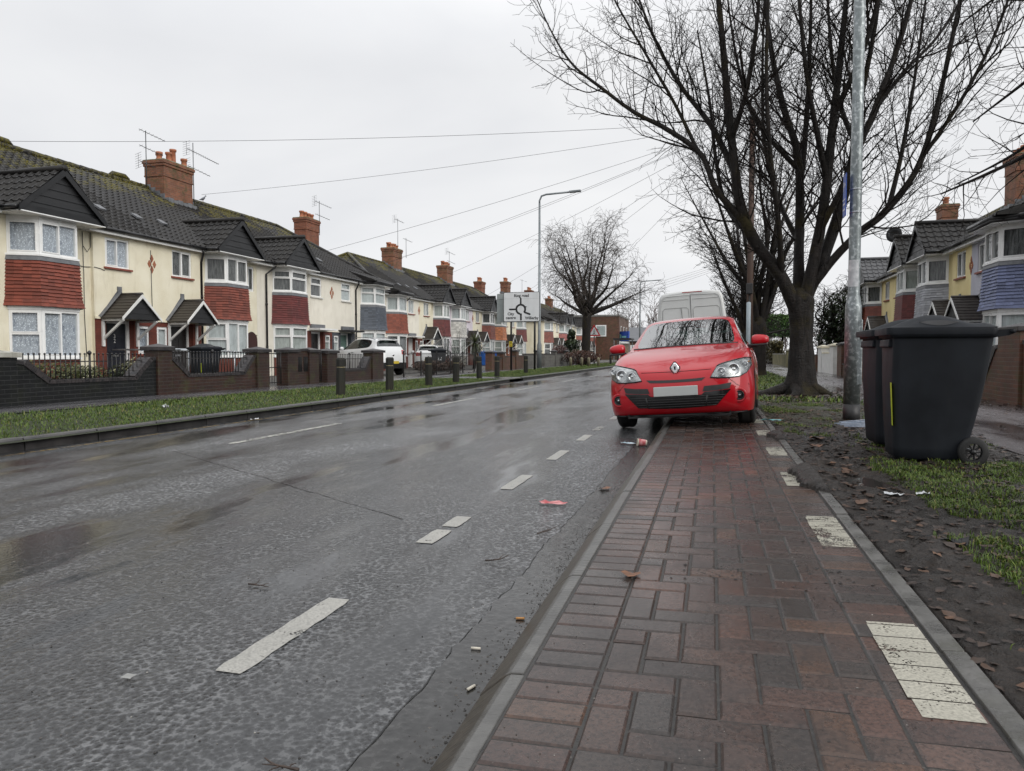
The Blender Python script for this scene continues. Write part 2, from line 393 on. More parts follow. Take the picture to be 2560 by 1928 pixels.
def mud_mat(name, c1, c2, c3, rough=.4):
    m, t, N, L, b = nt(name)
    v = coords(t); n = noi(t, v, 5, 8, .68); n2 = noi(t, v, 45, 5, .65)
    col = ramp(t, [(.3, c1), (.55, c2), (.75, c3)], n.outputs['Fac']).outputs['Color']
    col = mix(t, ramp(t, [(.4, 0), (.62, .7)], n2.outputs['Fac']).outputs['Color'], col, tuple(x * .45 for x in c1))
    L.new(col, b.inputs['Base Color'])
    L.new(ramp(t, [(.35, rough - .18), (.65, rough + .25)], n.outputs['Fac']).outputs['Color'], b.inputs['Roughness'])
    n7 = noi(t, v, 22, 6, .75); bump(t, b, math_(t, 'ADD', n2.outputs['Fac'], n7.outputs['Fac']), 1.0, .03); return m
M['mud'] = mud_mat('wet_mud', (.010, .0066, .0046), (.030, .0205, .0142), (.056, .040, .029), .32)
M['turf'] = mud_mat('turf_soil', (.018, .022, .008), (.035, .052, .008), (.060, .085, .012), .8)

def sheet(name, x0, x1, y0, y1, z, mat, kind='structure', cuts=None):
    mb = MB(); ys = cuts or [y0, y1]
    for a, b in zip(ys, ys[1:]): mb.quad((x0, a, z), (x1, a, z), (x1, b, z), (x0, b, z))
    return tag(mb.build(name, mat, recalc=False), kind=kind)
sheet('ground', -900, 900, -120, 1800, -.06, M['ground'])
KL, KR = -6.75, -.62                       # road kerb lines
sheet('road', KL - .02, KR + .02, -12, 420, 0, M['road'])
mb = MB(); rj = random.Random(17); yy = [-3 + .045 * i for i in range(560)]; xe = []; q_ = 0
for y in yy: q_ = q_ * .8 + rj.gauss(0, .006); xe.append(-.80 + q_)
mb.add([(x, y, .004) for x, y in zip(xe, yy)] + [(KR + .01, y, .004) for y in yy], [(i, 560 + i, 561 + i, i + 1) for i in range(559)])
tag(mb.build('gutter_channel', M['channel'], recalc=False), kind='structure')
mb = MB(); mb.add([(x - .001 - abs(rj.gauss(0, .0018)), y, .0055) for x, y in zip(xe, yy)] + [(x + .0012, y, .0055) for x, y in zip(xe, yy)], [(i, 560 + i, 561 + i, i + 1) for i in range(559) if rj.random() < .8])
tag(mb.build('channel_crack', surf('open_crack', (.006, .006, .006), (.02, .02, .02), 30, .7), recalc=False), kind='structure')
sheet('verge_soil', -9.8, KL + .1, -12, 420, .10, M['turf'])
sheet('pavement', -11.25, -9.8, -12, 420, .115, M['path_l'])
sheet('garden_ground', -60, -11.25, -12, 420, .105, M['garden'])
sheet('garden_ground', 4.95, 60, -12, 420, .115, M['garden'])
sheet('footpath', 2.55, 4.95, -12, 420, .125, M['path_r'])
sheet('driveway_crossing', -9.8, -6.74, 24.2, 26.4, .106, M['path_l'])

# --- kerbs: stones of about 0.9 m, joints open, a few out of line
def kerb(name, x, w, h, y0, y1, mat, face, L_=.915, gap=.008, batter=.03, skip=()):
    mb = MB(); y = y0; r = random.Random(int(abs(x) * 100))
    while y < y1:
        if not any(a < y + .4 < b for a, b in skip):
            j = r.uniform(-.006, .006); dz = r.uniform(-.004, .004); hh = h + dz
            # profile across X: face towards road on +face side
            p = [(0, -.05), (0, hh * .45), (batter * .5, hh * .85), (batter, hh), (w, hh), (w, -.05)]
            pts = [(x + face * -1 * u + j, v) for u, v in p]
            mb.prism(pts, lambda u, v, q: (u, q, v), y + gap, y + L_ - gap)
        y += L_
    return tag(mb.build(name, mat, bevel=.006), kind='structure')
kerb('kerb', KL, .13, .125, -8, 130, M['kerb_dark'], 1, skip=((24.3, 26.2),))
def kerb_r(name, y0, y1):
    mb = MB(); y = y0; r = random.Random(5)
    while y < y1:
        j = r.uniform(-.004, .004); dz = r.uniform(-.003, .003)
        p = [(KR, -.05), (KR, .020), (KR + .078, .090 + dz), (KR + .092, .097 + dz), (KR + .13, .099 + dz), (KR + .13, -.05)]
        mb.prism([(u + j, v) for u, v in p], lambda u, v, q: (u, q, v), y + .004, y + .911)
        y += .915
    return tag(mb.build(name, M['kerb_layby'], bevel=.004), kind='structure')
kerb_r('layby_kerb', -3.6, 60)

# --- block paving of the lay-by: soldier courses either side of a 90 degree herringbone, each block modelled
def pav():
    m, t, N, L, b = nt('block_paving')
    at = N.new('ShaderNodeAttribute'); at.attribute_name = 'tint'
    v = coords(t); n = noi(t, v, 3.2, 6, .65); n2 = noi(t, v, 75, 4, .7)
    col = mix(t, ramp(t, [(.38, 0), (.70, .7)], n.outputs['Fac']).outputs['Color'], at.outputs['Color'], (.030, .028, .027))
    col = mix(t, ramp(t, [(.42, 0), (.66, .85)], n2.outputs['Fac']).outputs['Color'], col, mix(t, .75, col, .006))
    sp = vor(t, v, 70); fl = ramp(t, [(0, 1), (.17, 0)], sp.outputs['Distance']).outputs['Color']
    gate = ramp(t, [(.72, 0), (.76, 1)], noi(t, v, 60, 2).outputs['Fac']).outputs['Color']
    col = mix(t, math_(t, 'MULTIPLY', fl, math_(t, 'ADD', math_(t, 'MULTIPLY', gate, .6), .22)), col, (.33, .31, .28))
    L.new(col, b.inputs['Base Color'])
    L.new(ramp(t, [(.34, .13), (.66, .36)], n.outputs['Fac']).outputs['Color'], b.inputs['Roughness'])
    bump(t, b, n2.outputs['Fac'], .30, .004); return m
M['paver'] = pav()
M['joint'] = surf('joint_sand', (.016, .015, .014), (.045, .042, .038), 40, .5, .5, 90, .006)
BX0 = KR + .135; CELL = .1035; ZP = .100
pal = [(.084, .049, .041), (.096, .053, .042), (.072, .047, .041), (.062, .046, .042), (.100, .058, .042), (.060, .047, .043), (.055, .046, .044), (.085, .054, .046), (.068, .042, .037), (.075, .050, .043)]
def fall(x): return ZP + (x - BX0) * .022           # the surface falls towards the road
mb = MB()
def paver(x0, x1, y0, y1):
    g = .0035; j = rng.uniform(-.0018, .0018); c = rng.choice(pal); k = rng.uniform(.84, 1.10) * (1 + .35 * noise.noise(Vector((x0 * 1.3, y0 * .7, 4)))); c = (c[0] * k * 1.06, c[1] * k * 1.02, c[2] * k * .95)
    ch = .006; a, b, cc, d = x0 + g, x1 - g, y0 + g, y1 - g
    tx, ty = rng.uniform(-.008, .008), rng.uniform(-.008, .008)
    zt = lambda x, y: fall(x) + j + (x - (a + b) / 2) * tx + (y - (cc + d) / 2) * ty
    vs = [(a, cc, .05), (b, cc, .05), (b, d, .05), (a, d, .05)]
    vs += [(x, y, zt(x, y) - ch) for x, y in ((a, cc), (b, cc), (b, d), (a, d))]
    vs += [(x, y, zt(x, y)) for x, y in ((a + ch, cc + ch), (b - ch, cc + ch), (b - ch, d - ch), (a + ch, d - ch))]
    fs = [(8, 9, 10, 11)] + [(4 + i, 4 + (i + 1) % 4, 8 + (i + 1) % 4, 8 + i) for i in range(4)] + [(i, (i + 1) % 4, 4 + (i + 1) % 4, 4 + i) for i in range(4)]
    mb.add(vs, fs, 0, False, c)
NY = 260; Y0P = .2
FX0 = BX0 + .2
for i in range(NY):
    y = Y0P + i * CELL
    paver(BX0, FX0, y, y + CELL)
    paver(FX0 + 7 * CELL, FX0 + 7 * CELL + .2, y, y + CELL)
for iy in range(-1, NY):
    for ix in range(-1, 8):
        k = (ix - iy) % 4
        x, y = FX0 + ix * CELL, Y0P + iy * CELL
        if k == 0:
            a, b = max(ix, 0), min(ix + 2, 7)
            if b > a and iy >= 0: paver(FX0 + a * CELL, FX0 + b * CELL, y, y + CELL)
        elif k == 3 and 0 <= ix < 7:
            a, b = max(iy, 0), min(iy + 2, NY)
            if b > a: paver(x, x + CELL, Y0P + a * CELL, Y0P + b * CELL)
pave = tag(mb.build('brick_pavement', M['paver'], recalc=False), kind='structure')
EX = FX0 + 7 * CELL + .2                    # edging starts here
mbj = MB()
mbj.quad((BX0 - .01, -4, fall(BX0) - .006), (EX + .01, -4, fall(EX) - .006), (EX + .01, 60, fall(EX) - .006), (BX0 - .01, 60, fall(BX0) - .006))
tag(mbj.build('paving_joints', M['joint'], recalc=False), kind='structure')
# concrete edging on the verge side
mb = MB(); y = -3.2
r2 = random.Random(3)
while y < 60:
    j = r2.uniform(-.004, .004); dz = r2.uniform(-.004, .004)
    mb.prism([(EX + .004 + j, .02), (EX + .004 + j, fall(EX) + .006 + dz), (EX + .064 + j, fall(EX) + .010 + dz), (EX + .064 + j, .02)], lambda u, v, q: (u, q, v), y + .003, y + .911)
    y += .915
tag(mb.build('edging_kerb', M['kerb'], bevel=.005), kind='structure')

# --- painted markings, worn
def paint(name, c, wear, rough=.45):
    m, t, N, L, b = nt(name)
    v = coords(t); n = noi(t, v, 9, 8, .75); n2 = noi(t, v, 120, 3); n4 = noi(t, v, 3, 5, .6)
    col = mix(t, ramp(t, [(.38, 0), (.68, .85)], n2.outputs['Fac']).outputs['Color'], c, tuple(x * .5 for x in c))
    col = mix(t, ramp(t, [(.4, 0), (.75, .5)], n4.outputs['Fac']).outputs['Color'], col, tuple(x * .55 for x in c))
    L.new(col, b.inputs['Base Color']); b.inputs['Roughness'].default_value = rough
    bump(t, b, n2.outputs['Fac'], .25, .003)
    k = ramp(t, [(wear, 1), (wear + .03, 0)], math_(t, 'ADD', math_(t, 'MULTIPLY', n.outputs['Fac'], .66), math_(t, 'MULTIPLY', n2.outputs['Fac'], .34)))
    L.new(k.outputs['Color'], b.inputs['Alpha']); return m
M['paint'] = paint('road_paint', (.40, .39, .355), .585); M['paint_worn'] = paint('worn_paint', (.44, .42, .345), .515)
M['paint_mid'] = paint('scuffed_paint', (.44, .42, .35), .555); M['paint_thin'] = paint('thin_paint', (.5, .49, .44), .50); M['paint_yellow'] = paint('yellow_line_paint', (.30, .19, .04), .47)
def mark(x0, x1, y0, y1, zf, mat, round_=.016, jag=.0035, name='road_marking', slant=0):
    r = random.Random(int(abs(x0 * 1000) + y0 * 77)); pts = []
    n = max(4, int((y1 - y0) / .05))
    L_ = [(x0 + r.uniform(-jag, jag), y0 + (y1 - y0) * i / n) for i in range(n + 1)]
    Rr = [(x1 + r.uniform(-jag, jag), y0 + (y1 - y0) * i / n) for i in range(n + 1)]
    for i in (0, n):
        L_[i] = (L_[i][0] + round_ * .35, L_[i][1]); Rr[i] = (Rr[i][0] - round_ * .35, Rr[i][1])
    mb = MB()
    mb.add([(x, y, zf(x)) for x, y in L_] + [(x, y, zf(x)) for x, y in Rr], [(i, n + 1 + i, n + 2 + i, i + 1) for i in range(n)])
    return tag(mb.build(name, mat, recalc=False), kind='structure')
zr = lambda x: .003
for k, (a, b, m_) in enumerate([(1.86, 2.55, 'paint'), (3.43, 3.72, 'paint'), (3.80, 4.06, 'paint'), (4.97, 5.6, 'paint'), (6.48, 7.14, 'paint'), (8.0, 8.6, 'paint'), (9.15, 9.62, 'paint_thin'), (10.7, 11.3, 'paint'), (12.2, 12.8, 'paint')]):
    mark(-1.475, -1.375, a, b, zr, M[m_])
for i in range(16):
    a = 6.7 + i * 6.0; mark(-5.1, -5.0, a, a + 2.4, zr, M['paint_thin'], .005)
mark(KL + .20, KL + .26, 2, 23.6, zr, M['paint_yellow'], .0, .01); mark(KL + .20, KL + .26, 27, 70, zr, M['paint_yellow'], 0, .01)
zb = lambda x: fall(x) + .0022
for k, (a, b) in enumerate([(1.86, 2.50), (3.43, 4.06), (4.96, 5.52), (6.42, 7.0), (7.95, 8.5), (9.4, 9.9)]):
    y = a; mbm = MB(); rm = random.Random(k)
    while y < b - .01:           # paint follows the blocks and breaks at every joint
        j1 = Y0P + (math.floor((y - Y0P + 1e-4) / CELL) + 1) * CELL; e = min(j1, b); l0 = EX - .158 + rm.uniform(-.0025, .0025) + (.006 if y == a or e == b else 0); l1 = EX - .010 - (.005 if y == a or e == b else 0)
        P = [(l0, y + .0028), (l1, y + .0028), (l1, e - .0028), (l0 - rm.uniform(-.002, .002), e - .0028)]; mbm.add([(px, py, zb(px)) for px, py in P], [(0, 1, 2, 3)]); y = e
    tag(mbm.build('bay_marking', M['paint_worn'] if k else M['paint_mid'], recalc=False), kind='structure')
# transverse trench joint across the carriageway
mb = MB(); r3 = random.Random(11)
pts = [(-1.75 - i * .1, 3.9 + i * .062 + r3.uniform(-.012, .012)) for i in range(36)]
mb.add([(x, y, .003) for x, y in pts] + [(x, y + .006 + r3.uniform(0, .006), .003) for x, y in pts], [(i, i + 1, 37 + i, 36 + i) for i in range(35)])
tag(mb.build('road_joint', surf('tar_seal', (.006, .006, .006), (.014, .014, .014), 20, .3), recalc=False), kind='structure')

# --- near verge: churned wet mud, leaf litter and tufts
def spill(x, y):
    q = -1
    for cy, ry, rx in ((5.3, .62, .17), (7.95, .42, .14)):
        q = max(q, 1 - ((y - cy) / ry) ** 2 - (max(0, EX + .07 - x) / rx) ** 2 + .55 * noise.fractal(Vector((x * 7, y * 5, 11)), 1, 2, 3))
    return q
def mudz(x, y):
    e = min(1, max(0, (x - EX - .06) / .12)); f = min(1, max(0, (2.56 - x) / .15)); sp_ = spill(x, y)
    h = noise.fractal(Vector((x * 1.7, y * 1.7, 3)), 1.0, 2.1, 3) * .030 + noise.fractal(Vector((x * 8, y * 8, 8)), .75, 2.2, 5) * .026
    pud = max(0, 1 - ((x - 1.02) / .3) ** 2 - ((y - 5.35) / .4) ** 2)
    if x < EX + .068: return .128 + min(.03, .05 * sp_) + .012 + .3 * h if sp_ > .06 else .06
    return .128 + h * max(e, min(1, max(0, sp_ * 2)) * .7) * f - .01 * (1 - f) + (.02 * min(1, max(0, sp_ * 2)) * (1 - e)) - .035 * pud
def strip(name, x0, x1, y0, y1, dx, dy, zf, mat):
    nx = int((x1 - x0) / dx); ny = int((y1 - y0) / dy)
    mb = MB(); mb.grid([[(x0 + (x1 - x0) * i / nx, y0 + (y1 - y0) * j / ny, zf(x0 + (x1 - x0) * i / nx, y0 + (y1 - y0) * j / ny)) for i in range(nx + 1)] for j in range(ny + 1)])
    return tag(mb.build(name, mat, recalc=False), kind='structure')
strip('verge_mud', EX - .16, 2.58, .6, 9.4, .020, .022, mudz, M['mud'])
M['mud_grass'] = mud_mat('muddy_turf', (.022, .020, .012), (.042, .048, .018), (.06, .075, .022), .6)
strip('verge_mud', EX + .06, 2.58, 9.4, 30, .07, .09, lambda x, y: .128 + noise.fractal(Vector((x * 1.7, y * 1.7, 3)), 1, 2.1, 4) * .035, M['mud_grass'])
sheet('verge_soil', EX + .06, 2.56, 30, 300, .12, M['turf']); sheet('verge_soil', EX + .06, 2.56, -12, .62, .11, M['mud'])
# thin standing water in the churned hollow and along the channel
M['water'] = nt('puddle_water')[0]; b = M['water'].node_tree.nodes['Principled BSDF']
b.inputs['Base Color'].default_value = (.03, .027, .024, 1); b.inputs['Roughness'].default_value = .03
mb = MB(); n = 20
mb.add([(1.04 + .16 * cos(2 * pi * k / n) * (1 + .3 * sin(3 * k)), 5.3 + .2 * sin(2 * pi * k / n) * (1 + .25 * cos(5 * k)), .106) for k in range(n)], [tuple(range(n))])
tag(mb.build('puddle', M['water'], recalc=False), kind='structure')
# --- grass, leaves: stuff
def leafy(name, ramp_stops, rough=.6):
    m, t, N, L, b = nt(name)
    at = N.new('ShaderNodeAttribute'); at.attribute_name = 'tint'
    L.new(ramp(t, ramp_stops, at.outputs['Fac']).outputs['Color'], b.inputs['Base Color']); b.inputs['Roughness'].default_value = rough
    return m
M['blade'] = leafy('grass_blades', [(0, (.020, .034, .005)), (.5, (.060, .108, .008)), (.85, (.118, .168, .014)), (1, (.19, .17, .05))])
def blades(mb, x, y, z, h, wd, r):
    a = r.uniform(0, 2 * pi); lean = r.uniform(.2, 1.5) * h; ux, uy = cos(a), sin(a); px, py = -uy * wd, ux * wd
    m1 = (x + ux * lean * .3, y + uy * lean * .3, z + h * .6); tp = (x + ux * lean, y + uy * lean, z + h)
    c = min(1, max(0, r.gauss(.5, .2))) if r.random() > .06 else 1
    mb.add([(x - px, y - py, z - .01), (x + px, y + py, z - .01), (m1[0] + px * .7, m1[1] + py * .7, m1[2]), (m1[0] - px * .7, m1[1] - py * .7, m1[2]), tp], [(0, 1, 2, 3), (3, 2, 4)], 0, False, c)
r = random.Random(21); mb = MB()
for i in range(115000):
    y = 3.5 + (r.random() ** 1.35) * 66; x = r.uniform(-9.9, KL - .10)
    if 24.2 < y < 26.4: continue
    d = noise.noise(Vector((x * .9, y * .5, 1)))
    edge = min(1, (KL - .05 - x) / .55)
    if r.random() > .55 + d * .6 + .25 * edge or (edge < .7 and r.random() > edge + .25): continue
    s = 1 + y / 26
    blades(mb, x, y, .10, r.uniform(.016, .046) * (.75 + .35 * (x < -8.6)) * (1 + .12 * s), .0042 * s, r)
tag(mb.build('grass', M['blade'], recalc=False), 'short green grass covering the verge beyond the road', 'grass', kind='stuff')
mb = MB()
def tuftmask(x, y): return noise.noise(Vector((x * 1.6 + 5, y * 1.1, 2))) + .55 * noise.noise(Vector((x * 5, y * 4, 7)))
for i in range(150000):
    y = 1.2 + (r.random() ** 1.1) * 12.5; x = r.uniform(EX + .12, 2.56)
    k = tuftmask(x, y) + (.40 if (1.2 < x < 2.4 and 4.2 < y < 6.3) else 0) - (.55 if x < 1.15 and 4 < y < 7 else 0) + (.44 if (x > 1.05 and y < 5) else 0)
    if k < .20 or r.random() > (k - .08) * 1.8: continue
    blades(mb, x, y, mudz(x, y) if y < 9.4 else .13, r.uniform(.010, .032), .0020 * (1 + y / 9), r)
for i in range(9000):
    y = 13.5 + r.random() * 34; x = r.uniform(EX + .1, 2.5)
    if (x - 1.75) ** 2 + (y - 16) ** 2 < 1.6 and r.random() < .9: continue
    blades(mb, x, y, .12, r.uniform(.04, .09), .016, r)
tag(mb.build('grass', M['blade'], recalc=False), 'sparse grass tufts growing through the mud by the bins', 'grass', kind='stuff')
M['leaf'] = leafy('dead_leaves', [(0, (.014, .009, .007)), (.45, (.044, .024, .014)), (.8, (.105, .054, .030)), (1, (.19, .105, .06))], .45)
mb = MB()
def leaf(mb, x, y, z, s, c, r):
    a = r.uniform(0, 2 * pi); tl = r.uniform(-.35, .35); n = 7
    ou = [(1.0, 0), (.55, .5), (.1, .62), (-.45, .42), (-.9, 0), (-.45, -.42), (.1, -.62), (.55, -.5)]
    vs = [(0, 0, .22 * s * r.uniform(-.3, .6))]
    for u, v in ou:
        k = r.uniform(.75, 1.15); vs.append((u * k * s, v * k * s, s * (r.uniform(-.03, .24) + tl * u * .45)))
    P = [(x + p[0] * cos(a) - p[1] * sin(a), y + p[0] * sin(a) + p[1] * cos(a), z + max(p[2], -.005)) for p in vs]
    mb.add(P, [(0, i, i % 8 + 1) for i in range(1, 9)], 0, True, c)
for i in range(9000):
    y = 1.3 + (r.random() ** .9) * 16; x = r.uniform(EX + .07, 2.6)
    if tuftmask(x, y) > .5 and r.random() < .5: continue
    big = r.random() < .035 and y > 3.3
    c = min(1, max(0, r.gauss(.33, .2))) + (.25 if big else 0)
    leaf(mb, x, y, (mudz(x, y) if y < 9.4 else .135) + .004, r.uniform(.011, .032) if not big else r.uniform(.036, .056), c, r)
for i in range(500):
    a = r.uniform(0, 2 * pi); q = r.uniform(.5, 1.4); leaf(mb, 1.78 + q * cos(a), 16 + q * sin(a), .145, r.uniform(.04, .07), r.uniform(.1, .7), r)
for i in range(650):
    y = 7 + r.random() * 24; x = r.choice([r.uniform(4.3, 4.93), r.uniform(2.5, 2.75), r.uniform(2.6, 4.9)]); leaf(mb, x, y, .132, r.uniform(.03, .055), r.uniform(0, .6), r)
tag(mb.build('fallen_leaves', M['leaf'], recalc=False), 'brown fallen leaves trodden into the muddy verge and footpath', 'leaves', kind='stuff')

# grit, crumbs of mud and broken twigs washed along the kerb and over the near surfaces
M['grit'] = leafy('grit', [(0, (.008, .007, .006)), (.6, (.03, .024, .02)), (.9, (.12, .11, .10)), (1, (.34, .32, .29))], .5)
mb = MB(); r = random.Random(5)
def crumb(x, y, z, s, c):
    P = [(s * r.uniform(.6, 1.2) * cos(a), s * r.uniform(.6, 1.2) * sin(a), 0) for a in (0, 1.26, 2.5, 3.8, 5.0)]
    mb.add([(x + p[0], y + p[1], z - .001) for p in P] + [(x, y, z + s * r.uniform(.2, .55))], [(i, (i + 1) % 5, 5) for i in range(5)], 0, False, c)
for i in range(1500): y = 1.2 + r.random() ** 1.4 * 11; x = KR - abs(r.gauss(0, .055)); crumb(x, y, .005, r.uniform(.0015, .0062), r.uniform(0, .85))
for i in range(1300): y = 1.2 + r.random() ** 1.5 * 8; x = r.uniform(-3.4, KR - .1); crumb(x, y, .002, r.uniform(.0012, .0045), r.random())
for i in range(750): y = 1.2 + r.random() ** 1.5 * 7; x = r.uniform(BX0, EX); crumb(x, y, fall(x) + .001, r.uniform(.001, .0035), r.random() ** .6)
for cx, cy, n_, sp in ((.05, 2.95, 70, .07), (.28, 3.9, 40, .06), (.42, 3.0, 60, .07), (.55, 3.55, 90, .07), (.5, 2.75, 60, .08), (.45, 5.2, 60, .08), (.30, 6.0, 40, .08)):
    for i in range(n_): x = cx + r.gauss(0, sp); y = cy + r.gauss(0, sp); crumb(x, y, fall(min(max(x, BX0), EX)) + .001, r.uniform(.002, .009), r.uniform(0, .4))
tag(mb.build('grit', M['grit'], recalc=False), 'dark grit and mud crumbs scattered along the kerb, road and paving', 'grit', kind='stuff')
# ============================================================ HOUSES
HEAD_U, SILL_U, HEAD_G, EAVE, RIDGE, DEPTH = 4.36, 3.5, 2.1, 4.62, 7.5, 9.0
def tile_slope(mb, O, U, V, width, length, x0f, x1f, wave=.3, amp=.022, course=.33, samp=6, m=0, thick=.028):
    """interlocking concrete tiles: courses that overlap like steps, rolled across; x0f/x1f give the clipped range at height v"""
    O, U, V = Vector(O), Vector(U).normalized(), Vector(V).normalized(); Nn = U.cross(V)
    if Nn.z < 0: Nn = -Nn
    nc = max(1, int(math.ceil(length / course))); prev = None
    for k in range(nc):
        v0, v1 = k * course, min((k + 1) * course, length)
        a = max(0, x0f((v0 + v1) / 2)); b = min(width, x1f((v0 + v1) / 2))
        if b - a < .05: break
        n = max(2, int((b - a) / wave * samp)); vs = []
        off = 0
        for i in range(n + 1):
            x = a + (b - a) * i / n
            p = ((x + off) / wave) % 1.0
            h = amp * (cos(2 * pi * p) if p < .5 else -1 + .25 * sin(2 * pi * (p - .5))) if samp > 3 else amp * cos(2 * pi * p)
            for v, hh in ((v0 - .01, h * 1.0 - thick * .2), (v0, h + thick), (v1 + .012, h + .002)):
                q = O + U * x + V * v + Nn * hh; vs.append(tuple(q))
        fs = []
        for i in range(n):
            fs.append((i * 3, (i + 1) * 3, (i + 1) * 3 + 1, i * 3 + 1)); fs.append((i * 3 + 1, (i + 1) * 3 + 1, (i + 1) * 3 + 2, i * 3 + 2))
        mb.add(vs, fs, m, False)
def wall_holes(mb, x0, x1, z0, z1, y, holes, m=0, rev=.11):
    xs = sorted({x0, x1, *[min(max(h[i], x0), x1) for h in holes for i in (0, 1)]}); zs = sorted({z0, z1, *[min(max(h[i], z0), z1) for h in holes for i in (2, 3)]})
    for a, b in zip(xs, xs[1:]):
        for c, d in zip(zs, zs[1:]):
            mx, mz = (a + b) / 2, (c + d) / 2
            if any(h[0] < mx < h[1] and h[2] < mz < h[3] for h in holes): continue
            mb.quad((a, y, c), (b, y, c), (b, y, d), (a, y, d), m)
    for h in holes:
        a, b, c, d = max(h[0], x0), min(h[1], x1), max(h[2], z0), min(h[3], z1)
        if d <= c: continue
        mb.quad((a, y, c), (a, y + rev, c), (a, y + rev, d), (a, y, d), m); mb.quad((b, y, c), (b, y + rev, c), (b, y + rev, d), (b, y, d), m)
        if h[3] <= z1: mb.quad((a, y, d), (b, y, d), (b, y + rev, d), (a, y + rev, d), m)
        if h[2] >= z0: mb.quad((a, y, c), (b, y, c), (b, y + rev, c), (a, y + rev, c), m)
def window(T, root, P, Q, z0, z1, out, layout, curt, fr=.055, name='window', bars=True, glaze=True):
    """PVC window between plan points P and Q (local), facing out; layout: list of (width fraction, [heights of transoms as fractions])"""
    P, Q, o = Vector((P[0], P[1], 0)), Vector((Q[0], Q[1], 0)), Vector((out[0], out[1], 0)).normalized()
    U = (Q - P); Lw = U.length; U.normalize(); Z = Vector((0, 0, 1))
    f, g, c = MB(T), MB(T), MB(T)
    ob = lambda mb, a, b, z, zz, d0, d1, m=0: mb.obox(P, U, o, Z, (a, b), (d0, d1), (z, zz), m)
    D0, D1 = -.06, .012
    ob(f, 0, fr, z0, z1, D0, D1); ob(f, Lw - fr, Lw, z0, z1, D0, D1); ob(f, fr, Lw - fr, z0, z0 + fr, D0, D1); ob(f, fr, Lw - fr, z1 - fr, z1, D0, D1)
    x = fr; Wn = Lw - 2 * fr
    for i, (wf, tr) in enumerate(layout):
        xe = x + Wn * wf
        if i < len(layout) - 1: ob(f, xe - fr * .45, xe + fr * .45, z0 + fr, z1 - fr, D0, D1 + .002)
        for tz in tr:
            zz = z0 + fr + (z1 - z0 - 2 * fr) * tz; ob(f, x, xe, zz - fr * .45, zz + fr * .45, D0, D1 + .001)
        # opening sash
        if i % 2 == 0 and bars:
            s = fr * .5; zt = z0 + fr if not tr else z0 + fr + (z1 - z0 - 2 * fr) * tr[-1] + fr * .45
            for aa, bb, cc, dd in ((x, x + s, zt, z1 - fr), (xe - s, xe, zt, z1 - fr), (x + s, xe - s, zt, zt + s), (x + s, xe - s, z1 - fr - s, z1 - fr)): ob(f, aa, bb, cc, dd, D1, D1 + .014)
        x = xe
    wn = f.build(name, M['upvc'], root)
    o3 = -.03
    g.quad(*[tuple(P + U * a + o * o3 + Z * b) for a, b in ((fr * .6, z0 + fr * .6), (Lw - fr * .6, z0 + fr * .6), (Lw - fr * .6, z1 - fr * .6), (fr * .6, z1 - fr * .6))]); g.build('pane', M['glass'], wn)
    c.obox(P, U, o, Z, (.01, Lw - .01), (-.066, -.062), (z0 + .01, z1 - .01)); c.build('curtain', M[curt], wn)
    return wn
PANEL = {'red': 't_red', 'dred': 't_dred', 'slate': 't_slate', 'white': 't_white', 'orange': 't_orange', 'blue': 't_blue', 'grey': 't_grey', 'rust': 't_brown', 'pink': 't_pink'}
